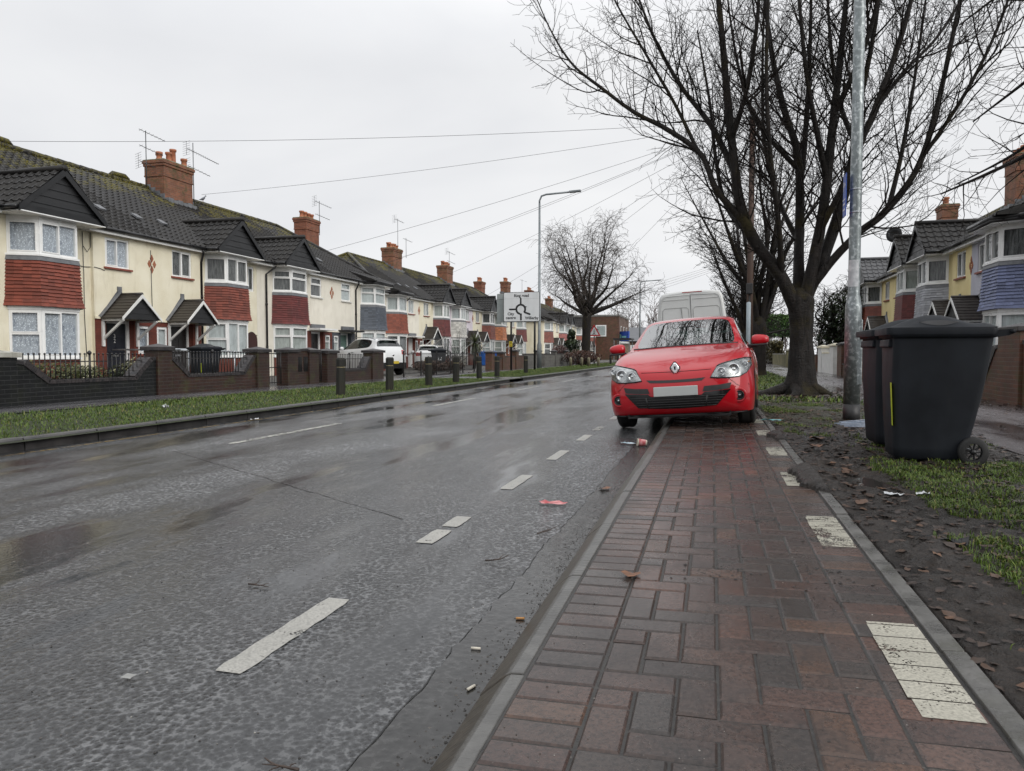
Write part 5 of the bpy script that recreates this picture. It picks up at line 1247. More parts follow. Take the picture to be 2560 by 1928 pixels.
for s_ in (-1, 1):
    mb = MB(); P = [(s_ * .885, .62), (s_ * .895, 1.1), (s_ * .87, 1.6), (s_ * .80, 2.35), (s_ * .76, 2.49), (s_ * .66, 2.55), (s_ * .012, 2.57)]
    mb.tube([(x, yb, z) for x, z in P], .012, 4); d_ = mb.build('rear_door', M['van_white'], van)
    for k, (z0, z1, a0, a1) in enumerate(((2.43, 2.445, .05, .74),)):
        q = MB(); q.add([(s_ * a0, yb - .002, z0), (s_ * a1, yb - .002, z0 - .0), (s_ * (a1 - .0), yb - .014, z1), (s_ * a0, yb - .014, z1)], [(0, 1, 2, 3)]); q.build('pressing', M['van_white'], d_)
    q = MB(); pp = [(s_ * .06, 1.0), (s_ * .06, 2.16), (s_ * .12, 2.22), (s_ * .70, 2.22), (s_ * .765, 2.16), (s_ * .82, 1.0)]
    q.tube([(x, yb + .002, z) for x, z in pp], .007, 4); q.build('panel_press', M['van_seam'], d_)  # grey line paints the shade along the pressed panel edge
    q = MB()
    for z in (1.55, .95): q.box(s_ * .90 - .04, s_ * .90 + .03, yb - .03, yb + .02, z, z + .09)
    for z in (1.55,): pass
    q.build('hinge', M['trim'], d_)
    q = MB(); q.box(min(s_ * .86, s_ * .97), max(s_ * .86, s_ * .97), .0, .05, .75, 1.3); q.build('tail_lamp', M['lamp_red'], van, bevel=.01)
    mm = MB(); mm.box(s_ * 1.13 - .1, s_ * 1.13 + .1, 4.5, 4.6, 1.35, 1.7); mm.box(s_ * 1.0 - .1, s_ * 1.0 + .1, 4.52, 4.57, 1.45, 1.5); mm.build('wing_mirror', M['trim'], van, bevel=.03)
q = MB(); q.tube([(-.22, yb - .01, 1.62), (-.26, yb - .012, 2.22)], .007, 4); q.build('rear_wiper', M['trim'], van)
q = MB(); q.box(-.9, .9, -.05, .06, .36, .58); q.build('bumper', M['trim'], van, bevel=.02); q = MB(); q.box(-.26, .26, -.02, -.006, .70, .80); q.build('number_plate', M['plate_yellow'], van)
q = MB(); q.box(-.22, .32, -.006, .03, 2.625, 2.65); q.build('brake_lamp', M['lamp_red'], van, bevel=.008)
for x, y, s_ in ((-.82, 1.1, -1), (.82, 1.1, 1), (-.82, 4.75, -1), (.82, 4.75, 1)): wheel(van, x, y, .34, s_)
q = MB(); q.add([(-.80, 4.62, 1.30), (.80, 4.62, 1.30), (.78, 4.45, 2.2), (-.78, 4.45, 2.2)], [(0, 1, 2, 3)]); q.v = [(x, y + .5 - (z - 1.3) * .2, z) for x, y, z in q.v]; q.build('windscreen', M['car_glass'], van)
# ============================================================ TREES AND PLANTS
def bark_mat(name, c1, c2, moss):
    m, t, N, L, b = nt(name)
    v = coords(t, (1, 1, .22)); n = noi(t, v, 14, 7, .7, .6); v2 = coords(t); n2 = noi(t, v2, 1.6, 5, .65); n3 = noi(t, coords(t, (1, 1, 4)), 10, 4, .6)
    col = ramp(t, [(.36, c1), (.62, c2), (.8, tuple(x * 1.7 for x in c2))], n.outputs['Fac']).outputs['Color']
    col = mix(t, math_(t, 'MULTIPLY', ramp(t, [(.52, 0), (.72, 1)], n2.outputs['Fac']).outputs['Color'], moss), col, (.075, .062, .018))
    b.inputs['Specular IOR Level'].default_value = .25; L.new(col, b.inputs['Base Color']); L.new(ramp(t, [(.35, .4), (.65, .85)], n2.outputs['Fac']).outputs['Color'], b.inputs['Roughness'])
    h = math_(t, 'ADD', n.outputs['Fac'], math_(t, 'MULTIPLY', n3.outputs['Fac'], .4)); bump(t, b, h, 1.0, .05); return m
M['bark'] = bark_mat('wet_dark_bark', (.005, .0042, .0038), (.018, .014, .0115), .45)
M['twig'] = surf('dark_twigs', (.007, .0058, .005), (.020, .016, .013), 3, .8, spec=.2)
M['twig_far'] = surf('distant_twigs', (.045, .038, .034), (.09, .076, .066), 2, .9, spec=.1)  # paler than the near twigs: distance haze put into the colour
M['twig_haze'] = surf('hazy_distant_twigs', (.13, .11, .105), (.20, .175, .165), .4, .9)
def crm(P, n):
    """smooth polyline through control points [(x,y,z,r)]"""
    out = []
    for i in range(len(P) - 1):
        p0, p1, p2, p3 = P[max(i - 1, 0)], P[i], P[i + 1], P[min(i + 2, len(P) - 1)]
        for k in range(n):
            t = k / n
            out.append(tuple(.5 * ((2 * b) + (c - a) * t + (2 * a - 5 * b + 4 * c - d) * t * t + (3 * b - a - 3 * c + d) * t ** 3) for a, b, c, d in zip(p0, p1, p2, p3)))
    out.append(tuple(P[-1])); return out
def wander(p, d, L_, r0, r1, nseg, wig, up, rg):
    pts = [Vector(p)]; d = Vector(d).normalized(); rs = [r0]
    for i in range(nseg):
        d = (d + Vector((rg.gauss(0, wig), rg.gauss(0, wig), rg.gauss(0, wig) + up))).normalized()
        pts.append(pts[-1] + d * (L_ / nseg)); rs.append(r0 + (r1 - r0) * (i + 1) / nseg)
    return pts, rs
def side_dir(t, ang, rg, bias=None):
    t = Vector(t).normalized(); a = t.orthogonal().normalized(); b = t.cross(a); q = rg.uniform(0, 2 * pi)
    s = a * cos(q) + b * sin(q)
    if bias is not None:
        s = (s + Vector(bias)); s = (s - t * s.dot(t)); s.normalize()
    return (t * cos(ang) + s * sin(ang)).normalized()
def ramify(mb, pts, rs, level, rg, P):
    """grow side shoots along a stem"""
    n = len(pts); tot = sum((pts[i + 1] - pts[i]).length for i in range(n - 1))
    k = max(1, int(tot * P['dens'][level])); t0 = P['start'][level]
    for j in range(k):
        f = t0 + (1 - t0) * (j + rg.random()) / k; q = f * (n - 1); i = min(int(q), n - 2); u = q - i
        p = pts[i] + (pts[i + 1] - pts[i]) * u; d = pts[i + 1] - pts[i]; r = rs[i] + (rs[i + 1] - rs[i]) * u
        L_ = P['len'][level] * (1.15 - .75 * f) * rg.uniform(.6, 1.35)
        r0 = max(P['rmin'], min(r * .6, P['rad'][level] * (L_ / P['len'][level]) ** .7))
        dd = side_dir(d, R(rg.uniform(*P['ang'][level])), rg, P.get('bias'))
        pp, rr = wander(p, dd, L_, r0, P['rmin'] * .7, P['seg'][level], P['wig'], P['up'][level], rg)
        mb.tube(pp, rr, P['n'][level], cap=False)
        if level + 1 < len(P['dens']): ramify(mb, pp, rr, level + 1, rg, P)
def stem_mesh(mb, pts, rs, n, rg, flare=None):
    """trunk / limb tube with a lumpy outline"""
    vs = []; fs = []; a = None
    for i, p in enumerate(pts):
        d = (pts[min(i + 1, len(pts) - 1)] - pts[max(i - 1, 0)]).normalized()
        a = d.orthogonal().normalized() if a is None else (a - d * a.dot(d)).normalized(); b = d.cross(a)
        for k in range(n):
            q = 2 * pi * k / n; s = a * cos(q) + b * sin(q)
            rr = rs[i] * (1 + .10 * noise.noise(Vector((p + s * .3) * 3.1)) + .05 * noise.noise(Vector((p + s * .3) * 9)))
            if flare: rr *= 1 + flare(p, q)
            vs.append(tuple(p + s * rr))
    for i in range(len(pts) - 1):
        for k in range(n): fs.append((i * n + k, i * n + (k + 1) % n, (i + 1) * n + (k + 1) % n, (i + 1) * n + k))
    mb.add(vs, fs, 0, True)
PBIG = dict(dens=(3.7, 4.8, 5.2), start=(.16, .12, .15), len=(2.0, .9, .36), rad=(.020, .0095, .0062), ang=((28, 58), (30, 65), (30, 75)), seg=(7, 5, 3), n=(5, 4, 3), wig=.13, up=(.13, .08, .05), rmin=.0042)
# --- the big multi-stemmed street tree
tx, ty = 1.78, 16.0
tree = thing('street_tree', (tx, ty, .13), 'large bare tree with many upright limbs on a short thick trunk beside the red car', 'tree')
rg = random.Random(42)
tb = MB()
trunkP = [(0, 0, -.12, .44), (.0, 0, .05, .385), (.0, 0, .35, .290), (.0, 0, .8, .243), (-.01, 0, 1.3, .225), (-.02, 0, 1.75, .245), (-.02, 0, 2.0, .245), (-.01, 0, 2.2, .15)]
pp = crm(trunkP, 5)
stem_mesh(tb, [Vector(p[:3]) for p in pp], [p[3] for p in pp], 28, rg, lambda p, q: (.30 * max(0, .45 - p.z) * (1 + sin(q * 5 + 1.2)) + .06 * sin(q * 7 + p.z)) if p.z < .9 else .04 * sin(q * 7 + p.z))
for a0, L_ in ((3.4, 1.0), (4.2, .55), (5.6, .5), (.2, .55), (1.9, .4)):   # surface roots
    pr_ = [Vector((cos(a0 + .25 * math.sin(u * 3)) * (.22 + u * L_), sin(a0 + .25 * math.sin(u * 3)) * (.22 + u * L_), .16 - .2 * u)) for u in [i / 8 for i in range(9)]]
    stem_mesh(tb, pr_, [.12 * (1 - i / 8) ** .8 + .02 for i in range(9)], 10, rg)
def limb(ctrl, n=7, sides=12):
    """control points: (x offset, y offset, height, radius)"""
    ctrl = [(x if x < 1.5 else 1.5 + (x - 1.5) * .80, y, z, r) for x, y, z, r in ctrl]; pp = crm(ctrl, n); pts = [Vector(p[:3]) for p in pp]; rs = [max(.012, p[3] * .80) for p in pp]
    stem_mesh(tb, pts, rs, sides if rs[0] > .07 else 8, rg); return pts, rs
LIMBS = [
 [(-.10, -.05, 1.75, .20), (-.45, -.2, 2.45, .165), (-1.0, -.4, 3.2, .145), (-1.28, -.5, 4.0, .125), (-1.42, -.45, 5.0, .11), (-1.55, -.4, 6.2, .095), (-1.68, -.3, 7.6, .075), (-1.85, -.2, 9.2, .05), (-2.0, -.1, 11, .02)],
 [(-1.10, -.45, 3.45, .10), (-1.72, -.5, 4.2, .078), (-2.05, -.5, 4.95, .070), (-2.75, -.4, 5.55, .062), (-3.45, -.3, 6.0, .053), (-4.15, -.2, 6.6, .043), (-4.8, -.1, 7.2, .032), (-5.3, 0, 8.0, .022), (-5.7, .1, 8.9, .012)],
 [(-1.35, -.45, 4.5, .085), (-1.85, -.2, 5.6, .07), (-2.5, .1, 6.6, .056), (-3.1, .3, 7.8, .04), (-3.6, .5, 9.2, .02)],
 [(-2.1, -.5, 5.0, .05), (-2.6, -.3, 6.1, .042), (-3.2, -.2, 7.2, .034), (-3.9, -.1, 8.5, .022), (-4.4, 0, 9.8, .012)],
 [(-1.45, -.45, 5.2, .07), (-1.15, -.9, 6.2, .055), (-1.0, -1.2, 7.6, .04), (-1.0, -1.4, 9.6, .016)],
 [(-.10, .5, 4.8, .07), (-.9, 1.0, 6.0, .055), (-1.3, 1.3, 7.4, .04), (-1.6, 1.5, 9.4, .016)],
 [(.50, -.3, 5.6, .07), (.95, -.8, 6.7, .055), (1.2, -1.1, 8.0, .04), (1.4, -1.3, 10, .016)],
 [(1.05, .4, 5.1, .075), (.75, .9, 6.3, .06), (.6, 1.2, 7.8, .04), (.5, 1.4, 10, .016)],
 [(.28, -.2, 3.3, .08), (.75, -.7, 4.4, .066), (1.15, -1.0, 5.6, .054), (1.6, -1.2, 7.0, .04), (1.9, -1.4, 9, .018)],
 [(-.06, .3, 3.2, .08), (-.45, .9, 4.3, .062), (-.7, 1.3, 5.6, .05), (-.75, 1.6, 7.4, .036), (-.7, 1.8, 9.6, .016)],
 [(-.42, -.2, 2.4, .085), (-.55, -.75, 3.5, .066), (-.75, -1.1, 4.8, .054), (-.85, -1.3, 6.4, .04), (-.8, -1.5, 8.8, .018)],
 [(2.1, -.5, 4.5, .05), (2.9, -.9, 5.6, .04), (3.5, -1.1, 6.8, .03), (4.0, -1.2, 8.4, .014)],
 [(-.04, .10, 1.95, .17), (-.05, .25, 2.9, .135), (-.03, .4, 4.0, .115), (-.08, .55, 5.1, .10), (-.35, .7, 6.1, .085), (-.62, .8, 7.4, .065), (-.8, .9, 9.0, .045), (-.95, 1, 11, .02)],
 [(-.05, .45, 4.2, .09), (.08, .8, 5.3, .075), (.18, 1.1, 6.8, .06), (.22, 1.3, 8.6, .04), (.2, 1.5, 10.6, .02)],
 [(.06, -.05, 2.0, .165), (.24, -.15, 3.0, .14), (.38, -.25, 4.1, .12), (.47, -.3, 5.3, .10), (.58, -.35, 6.6, .082), (.70, -.35, 8.2, .055), (.85, -.3, 10.2, .02)],
 [(.40, -.25, 4.3, .075), (.15, -.6, 5.2, .062), (-.1, -.9, 6.3, .05), (-.3, -1.1, 8.0, .034), (-.4, -1.2, 10, .015)],
 [(.10, .05, 2.05, .17), (.52, .15, 3.15, .145), (.82, .3, 4.2, .125), (1.02, .4, 5.0, .10), (1.42, .55, 5.9, .085), (1.85, .7, 7.0, .068), (2.3, .8, 8.4, .048), (2.7, .9, 10.2, .02)],
 [(.90, .3, 4.5, .085), (1.0, -.1, 5.8, .07), (1.2, -.3, 7.2, .055), (1.35, -.5, 9.0, .035), (1.5, -.6, 10.8, .015)],
 [(1.35, .5, 5.8, .06), (2.1, .9, 6.7, .048), (3.0, 1.2, 7.5, .036), (3.8, 1.4, 8.6, .02)],
 [(.14, .0, 2.2, .14), (.55, -.15, 2.75, .105), (1.0, -.3, 3.25, .092), (1.42, -.4, 3.6, .086), (2.05, -.5, 4.35, .074), (2.42, -.55, 5.4, .062), (2.75, -.5, 6.8, .05), (3.05, -.45, 8.2, .035), (3.3, -.4, 10, .015)],
 [(1.5, -.4, 3.7, .062), (1.82, -.1, 4.7, .052), (2.1, .15, 5.9, .042), (2.35, .3, 7.4, .03), (2.6, .4, 9.2, .014)],
 [(-.9, -.35, 3.1, .07), (-1.5, .4, 4.0, .06), (-1.75, .9, 5.2, .05), (-1.9, 1.3, 6.6, .04), (-2.2, 1.7, 8.4, .02)],
]
crown = MB()
for c in LIMBS:
    pts, rs = limb(c); ramify(crown, pts, rs, 0, rg, PBIG)
pp = [Vector(p[:3]) for p in crm([(-4.1, -.2, 6.6, 0), (-4.5, -.2, 6.55, 0), (-5.1, -.2, 6.9, 0), (-5.7, -.2, 7.35, 0), (-6.2, -.2, 7.8, 0)], 6)]
crown.tube(pp, [.016 - .012 * i / (len(pp) - 1) for i in range(len(pp))], 5, cap=False); ramify(crown, pp, [.012] * len(pp), 2, rg, PBIG)
tob = tb.build('trunk', M['bark'], tree, recalc=False); cob = crown.build('crown', M['twig'], tree, recalc=False)

# --- a lighter tree of the same kind for the rest of the row
def vase_tree(label, loc, seed, h, nl, P, mat_t, mat_c, tr, fork, spread, n=9, group=None, name='street_tree', round_=0, cat='tree'):
    rg = random.Random(seed); root = thing(name, loc, label, cat, group); tb = MB(); cb = MB()
    fp = Vector((rg.uniform(-.1, .1), rg.uniform(-.1, .1), fork))
    pp = crm([(0, 0, -.15, tr * 1.5), (0, 0, .25, tr * 1.12), (fp.x * .5, fp.y * .5, fork * .55, tr), (fp.x, fp.y, fork, tr * 1.02), (fp.x, fp.y, fork + .4, tr * .6)], 4)
    stem_mesh(tb, [Vector(p[:3]) for p in pp], [p[3] for p in pp], 14, rg)
    for i in range(nl):
        a = 2 * pi * i / nl + rg.uniform(-.35, .35); s = spread * rg.uniform(.35, 1.1); top = h * rg.uniform(.82, 1.0) * (1 - round_ * (s / spread) ** 2 * .5)
        lt = P.get('limb', .55); c = [(fp.x, fp.y, fork - .25, tr * (lt + .05))]
        for f in (.18, .4, .65, .85, 1):
            e = f ** (1.15 if not round_ else .8); c.append((fp.x + cos(a) * s * e + rg.gauss(0, .12), fp.y + sin(a) * s * e + rg.gauss(0, .12), fork + (top - fork) * f, tr * lt * (1 - f) ** 1.3 + .012))
        pp = crm(c, 4); pts = [Vector(p[:3]) for p in pp]; rs = [max(.01, p[3]) for p in pp]; stem_mesh(tb, pts, rs, n, rg); ramify(cb, pts, rs, 0, rg, P)
    tb.build('trunk', mat_t, root, recalc=False); cb.build('crown', mat_c, root, recalc=False)
    return root
PROW = dict(limb=.40, dens=(3.4, 3.8, 3.6), start=(.15, .15, .2), len=(1.9, .9, .4), rad=(.028, .014, .009), ang=((28, 60), (30, 65), (30, 75)), seg=(6, 4, 2), n=(4, 3, 3), wig=.13, up=(.08, .04, .02), rmin=.007)
vase_tree('bare tree of the row behind the telegraph pole and white van', (1.7, 29.5, .13), 5, 9.8, 9, PROW, M['bark'], M['twig'], .30, 1.9, 3.6, group=None)
PR2 = dict(PROW); PR2.update(dens=(3.0, 3.2, 3.2), rmin=.011, rad=(.035, .018, .013))
vase_tree('bare tree in the far verge showing just left of the telegraph pole', (1.75, 42, .13), 9, 8.6, 9, PR2, M['bark'], M['twig'], .28, 1.9, 3.4)
PR3 = dict(PROW); PR3.update(dens=(2.8, 3.0, 3.0), rmin=.015, rad=(.04, .022, .016), up=(.0, -.04, -.06))
vase_tree('low spreading bare tree arching over the white van roof', (1.7, 54, .13), 14, 7.6, 11, PR3, M['bark'], M['twig'], .28, 1.9, 4.6, round_=1)
vase_tree('farthest bare tree of the verge row, low behind the van', (1.6, 67, .13), 15, 8, 9, PR3, M['bark'], M['twig'], .28, 2.0, 4.2, round_=1)
# the tree standing just outside the frame on the right, whose twigs hang into the corner
near = vase_tree('bare tree standing out of frame, thin twigs reaching in at the top right', (2.15, 3.9, .13), 31, 8.5, 6, dict(PBIG, dens=(2.2, 3.0, 3.6), rmin=.0022, rad=(.012, .006, .0035), len=(1.5, .65, .26)), M['bark'], M['twig'], .26, 2.0, 2.2)
tb = MB(); cb = MB(); rg = random.Random(77)
PN = dict(PBIG, dens=(3.6, 4.0, 4.5), rmin=.0022, rad=(.011, .006, .0034), len=(1.1, .5, .2), up=(.02, .02, .02))
for c in ([(.1, .2, 2.1, .09), (.55, 2.0, 2.75, .055), (.95, 3.7, 2.9, .034), (.85, 4.8, 2.85, .022), (.45, 5.8, 2.75, .010)], [(.1, .2, 2.3, .09), (.6, 2.0, 3.3, .055), (1.0, 3.6, 3.7, .034), (1.05, 4.8, 3.75, .02), (.8, 5.9, 3.6, .009)], [(.1, .2, 2.4, .08), (.6, 2.0, 3.9, .05), (.9, 3.5, 4.5, .034), (.85, 4.8, 4.7, .018), (.6, 5.8, 4.7, .009)], [(.1, .2, 2.4, .08), (.5, 1.7, 4.4, .05), (.7, 3.0, 5.4, .03), (.6, 4.2, 5.9, .012)], [(.1, .3, 2.2, .07), (.7, 2.4, 3.0, .045), (1.2, 4.4, 3.3, .028), (1.25, 5.8, 3.2, .018), (.95, 7.0, 3.1, .008)]):
    pp = crm(c, 5); pts = [Vector(p[:3]) for p in pp]; rs = [max(.006, p[3]) for p in pp]; stem_mesh(tb, pts, rs, 8, rg); ramify(cb, pts, rs, 0, rg, PN)
tb.build('limb', M['bark'], near, recalc=False); cb.build('crown', M['twig'], near, recalc=False)
# --- big round street tree on the left side of the road: domed crown with fine drooping twigs
PL = dict(limb=.42, dens=(2.7, 3.0, 2.8), start=(.22, .15, .1), len=(2.4, 1.3, .95), rad=(.034, .017, .012), ang=((30, 65), (30, 70), (25, 70)), seg=(6, 5, 4), n=(4, 3, 3), wig=.15, up=(.02, -.07, -.16), rmin=.0095)
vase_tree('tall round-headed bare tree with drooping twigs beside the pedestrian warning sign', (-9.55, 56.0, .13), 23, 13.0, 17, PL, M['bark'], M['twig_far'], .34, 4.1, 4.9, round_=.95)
# dark overgrown tree in a right-hand garden, tangled and half clothed in ivy
PD = dict(dens=(3.0, 3.0, 3.0), start=(.1, .1, .1), len=(1.7, 1.0, .6), rad=(.04, .02, .014), ang=((30, 75), (30, 80), (30, 80)), seg=(5, 4, 3), n=(4, 3, 3), wig=.22, up=(-.02, -.12, -.16), rmin=.010)
dt = vase_tree('dark tangled garden tree between the street tree and the lamp post, half covered in ivy', (6.55, 41.0, .12), 51, 5.6, 12, PD, M['bark'], M['twig'], .2, 1.2, 1.7, name='garden_tree', round_=.6)
def leafmat(name, a, b, c):
    m, t, N, L, bs = nt(name); at = N.new('ShaderNodeAttribute'); at.attribute_name = 'tint'
    L.new(ramp(t, [(0, a), (.5, b), (1, c)], at.outputs['Fac']).outputs['Color'], bs.inputs['Base Color']); bs.inputs['Roughness'].default_value = .45; return m
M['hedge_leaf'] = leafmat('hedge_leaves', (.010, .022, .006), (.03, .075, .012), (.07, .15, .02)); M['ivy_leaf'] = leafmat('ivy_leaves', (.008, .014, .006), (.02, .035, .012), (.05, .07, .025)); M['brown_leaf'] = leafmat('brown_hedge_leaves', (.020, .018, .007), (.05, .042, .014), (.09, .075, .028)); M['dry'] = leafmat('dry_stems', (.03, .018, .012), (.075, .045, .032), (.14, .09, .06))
def leafcloud(mb, n, fn, s, rg, dark=None):
    for i in range(n):
        p, c = fn(rg); a = Vector((rg.gauss(0, 1), rg.gauss(0, 1), rg.gauss(0, 1))).normalized(); u = a.orthogonal().normalized(); v = a.cross(u); q = s * rg.uniform(.6, 1.3)
        p = Vector(p); mb.add([tuple(p - u * q), tuple(p - v * q * .55), tuple(p + u * q), tuple(p + v * q * .55)], [(0, 1, 2, 3)], 0, False, min(1, max(0, c)))
def blobf(cx, cy, cz, rx, ry, rz):
    def f(rg):
        while 1:
            d = Vector((rg.gauss(0, 1), rg.gauss(0, 1), rg.gauss(0, 1)))
            if d.length > .01: break
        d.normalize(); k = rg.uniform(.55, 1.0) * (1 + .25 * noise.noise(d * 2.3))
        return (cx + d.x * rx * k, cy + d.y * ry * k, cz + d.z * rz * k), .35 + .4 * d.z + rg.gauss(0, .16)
    return f
mb = MB(); rg = random.Random(8)
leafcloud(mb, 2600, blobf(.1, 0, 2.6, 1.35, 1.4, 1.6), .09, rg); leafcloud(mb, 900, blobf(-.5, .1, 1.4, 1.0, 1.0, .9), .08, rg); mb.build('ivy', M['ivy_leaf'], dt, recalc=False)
def boxhedge(label, name, x0, x1, y0, y1, z0, z1, n, s, mat, stem=None, cat='hedge'):
    root = thing(name, ((x0 + x1) / 2, (y0 + y1) / 2, .12), label, cat); mb = MB(); rg = random.Random(int(x0 * 10 + y0)); cx, cy = (x0 + x1) / 2, (y0 + y1) / 2
    mb.box(x0 - cx + .15, x1 - cx - .15, y0 - cy + .15, y1 - cy - .15, z0 + .1 - .12, z1 - .15 - .12, 0, .0)
    def f(rg):
        k = rg.random(); x, y, z = rg.uniform(x0, x1), rg.uniform(y0, y1), rg.uniform(z0, z1)
        if k < .3: z = z1
        elif k < .55: x = x0
        elif k < .7: x = x1
        elif k < .9: y = y0
        else: y = y1
        w_ = .16 * noise.noise(Vector((x, y, z)) * 1.7); e = lambda v: v + w_ + rg.gauss(0, .05)
        rnd = .25 * max(0, abs(x - cx) / (x1 - x0) * 2 - .5)
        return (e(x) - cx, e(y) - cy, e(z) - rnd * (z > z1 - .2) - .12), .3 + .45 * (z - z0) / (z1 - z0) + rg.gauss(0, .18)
    leafcloud(mb, n, f, s, rg); mb.build('foliage', mat, root, recalc=False)
    if stem:
        for sx_ in stem: tb = MB(); tb.tube([(sx_, 0, 0), (sx_ + .05, 0, z0 + .2)], [.16, .11], 8); tb.build('trunk', M['bark'], root)
    return root
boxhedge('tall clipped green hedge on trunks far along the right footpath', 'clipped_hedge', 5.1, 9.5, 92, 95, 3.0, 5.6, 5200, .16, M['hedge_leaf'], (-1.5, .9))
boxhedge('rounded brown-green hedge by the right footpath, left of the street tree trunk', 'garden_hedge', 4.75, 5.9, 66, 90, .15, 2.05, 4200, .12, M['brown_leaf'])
# left gardens
def shrub(label, name, loc, blobs, n, s, mat, seed, stems=0, sm=None):
    root = thing(name, loc, label, 'shrub'); rg = random.Random(seed)
    if n:
        mb = MB()
        for b_ in blobs: leafcloud(mb, n // len(blobs), blobf(*b_), s, rg)
        mb.build('foliage', mat, root, recalc=False)
    if stems:
        mb = MB()
        for i in range(stems):
            a = rg.uniform(0, 2 * pi); pts, rs = wander((rg.gauss(0, .12), rg.gauss(0, .12), 0), (cos(a) * .5, sin(a) * .5, 1), rg.uniform(.6, 1) * blobs[0][5] * 2.0, .012, .004, 6, .14, .02, rg); mb.tube(pts, rs, 3, cap=False)
            ramify(mb, pts, rs, 0, rg, dict(dens=(3.5,), start=(.2,), len=(.5,), rad=(.007,), ang=((30, 70),), seg=(3,), n=(3,), wig=.2, up=(.02,), rmin=.004))
        mb.build('stems', sm or M['twig'], root, recalc=False)
    return root
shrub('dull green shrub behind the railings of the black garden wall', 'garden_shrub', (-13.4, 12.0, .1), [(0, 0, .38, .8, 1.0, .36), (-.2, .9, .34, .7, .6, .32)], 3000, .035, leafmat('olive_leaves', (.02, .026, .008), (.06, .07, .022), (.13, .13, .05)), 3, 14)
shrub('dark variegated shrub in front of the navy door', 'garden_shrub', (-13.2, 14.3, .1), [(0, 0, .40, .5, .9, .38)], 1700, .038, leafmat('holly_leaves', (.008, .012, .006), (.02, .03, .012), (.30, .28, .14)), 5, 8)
shrub('low tangle of dry brown stems along the iron railing behind the bollards', 'dry_hedge', (-11.55, 28.6, .1), [(0, 0, .35, .35, 1.7, .3), (0, 2.8, .3, .35, 1.5, .3)], 2600, .04, M['dry'], 6, 60, M['dry'])
shrub('leggy bare shrub in front of the white bay', 'garden_shrub', (-13.9, 37.6, .1), [(0, 0, 1.0, .9, .9, 1.25)], 0, .04, M['dry'], 7, 44)
# cordyline: a crown of sword leaves on a stem
cd = thing('cabbage_palm', (-13.6, 40.6, .1), 'spiky cabbage palm standing in front of a dark porch canopy', 'palm'); mb = MB(); mb.tube([(0, 0, 0), (.05, 0, .7), (.02, 0, 1.5)], [.10, .09, .08], 8); mb.build('trunk', M['bark'], cd); mb = MB(); rg = random.Random(3)
for i in range(150):
    a = rg.uniform(0, 2 * pi); el = rg.uniform(-1.2, 1.4); L_ = rg.uniform(.7, 1.1); d = Vector((cos(a) * cos(el), sin(a) * cos(el), sin(el))); sd = Vector((-sin(a), cos(a), 0)); p0 = Vector((.02, 0, 1.55)); pr_ = [p0 + d * L_ * f - Vector((0, 0, .35 * L_ * f * f)) for f in (0, .5, 1)]
    mb.add([tuple(pr_[0] - sd * .02), tuple(pr_[0] + sd * .02), tuple(pr_[1] + sd * .028), tuple(pr_[2]), tuple(pr_[1] - sd * .028)], [(0, 1, 2, 4), (4, 2, 3)], 0, False, .3 + .4 * sin(el) + rg.gauss(0, .1))
mb.build('crown', leafmat('cordyline_leaves', (.03, .035, .015), (.08, .10, .04), (.2, .2, .09)), cd, recalc=False)
shrub('small conifer in front of the blank cream side wall', 'conifer', (-12.6, 66, .1), [(0, 0, .8, 1.1, 1.1, .7), (0, 0, 1.7, .7, .7, .7), (0, 0, 2.6, .35, .35, .6)], 1800, .13, M['ivy_leaf'], 9)
shrub('reddish bare hedge bush round the foot of the big round tree', 'dry_hedge', (-9.7, 54.6, .1), [(0, 0, .6, 1.5, 1.0, .6)], 2200, .07, leafmat('rust_stems', (.03, .014, .01), (.07, .034, .024), (.12, .06, .04)), 12, 60, M['dry'])
shrub('clump of rusty dead bush behind the grey block wall', 'dry_hedge', (-11.9, 57.5, .1), [(0, 0, 1.0, .7, 1.2, .6)], 1200, .08, leafmat('plum_stems', (.04, .02, .018), (.10, .05, .045), (.16, .09, .08)), 13, 20, M['dry'])
# distant wood: nobody could count it
mb = MB(); rg = random.Random(99); PF = dict(dens=(.9, 1.2), start=(.2, .1), len=(3.2, 1.7), rad=(.10, .06), ang=((25, 60), (25, 65)), seg=(3, 2), n=(3, 3), wig=.15, up=(.1, .05), rmin=.07)
for i in range(170):
    x = -46 + rg.random() * 76; y = 185 + rg.random() * 50; h = rg.uniform(8, 13.5) + (3 if rg.random() < .12 else 0)
    pts, rs = wander((x, y, 0), (rg.gauss(0, .06), 0, 1), h, .22, .05, 6, .06, .1, rg); mb.tube(pts, rs, 4, cap=False); ramify(mb, pts, rs, 0, rg, PF)
tag(mb.build('distant_wood', M['twig_haze'], recalc=False), 'hazy brown line of bare trees closing the end of the road', 'trees', kind='stuff')
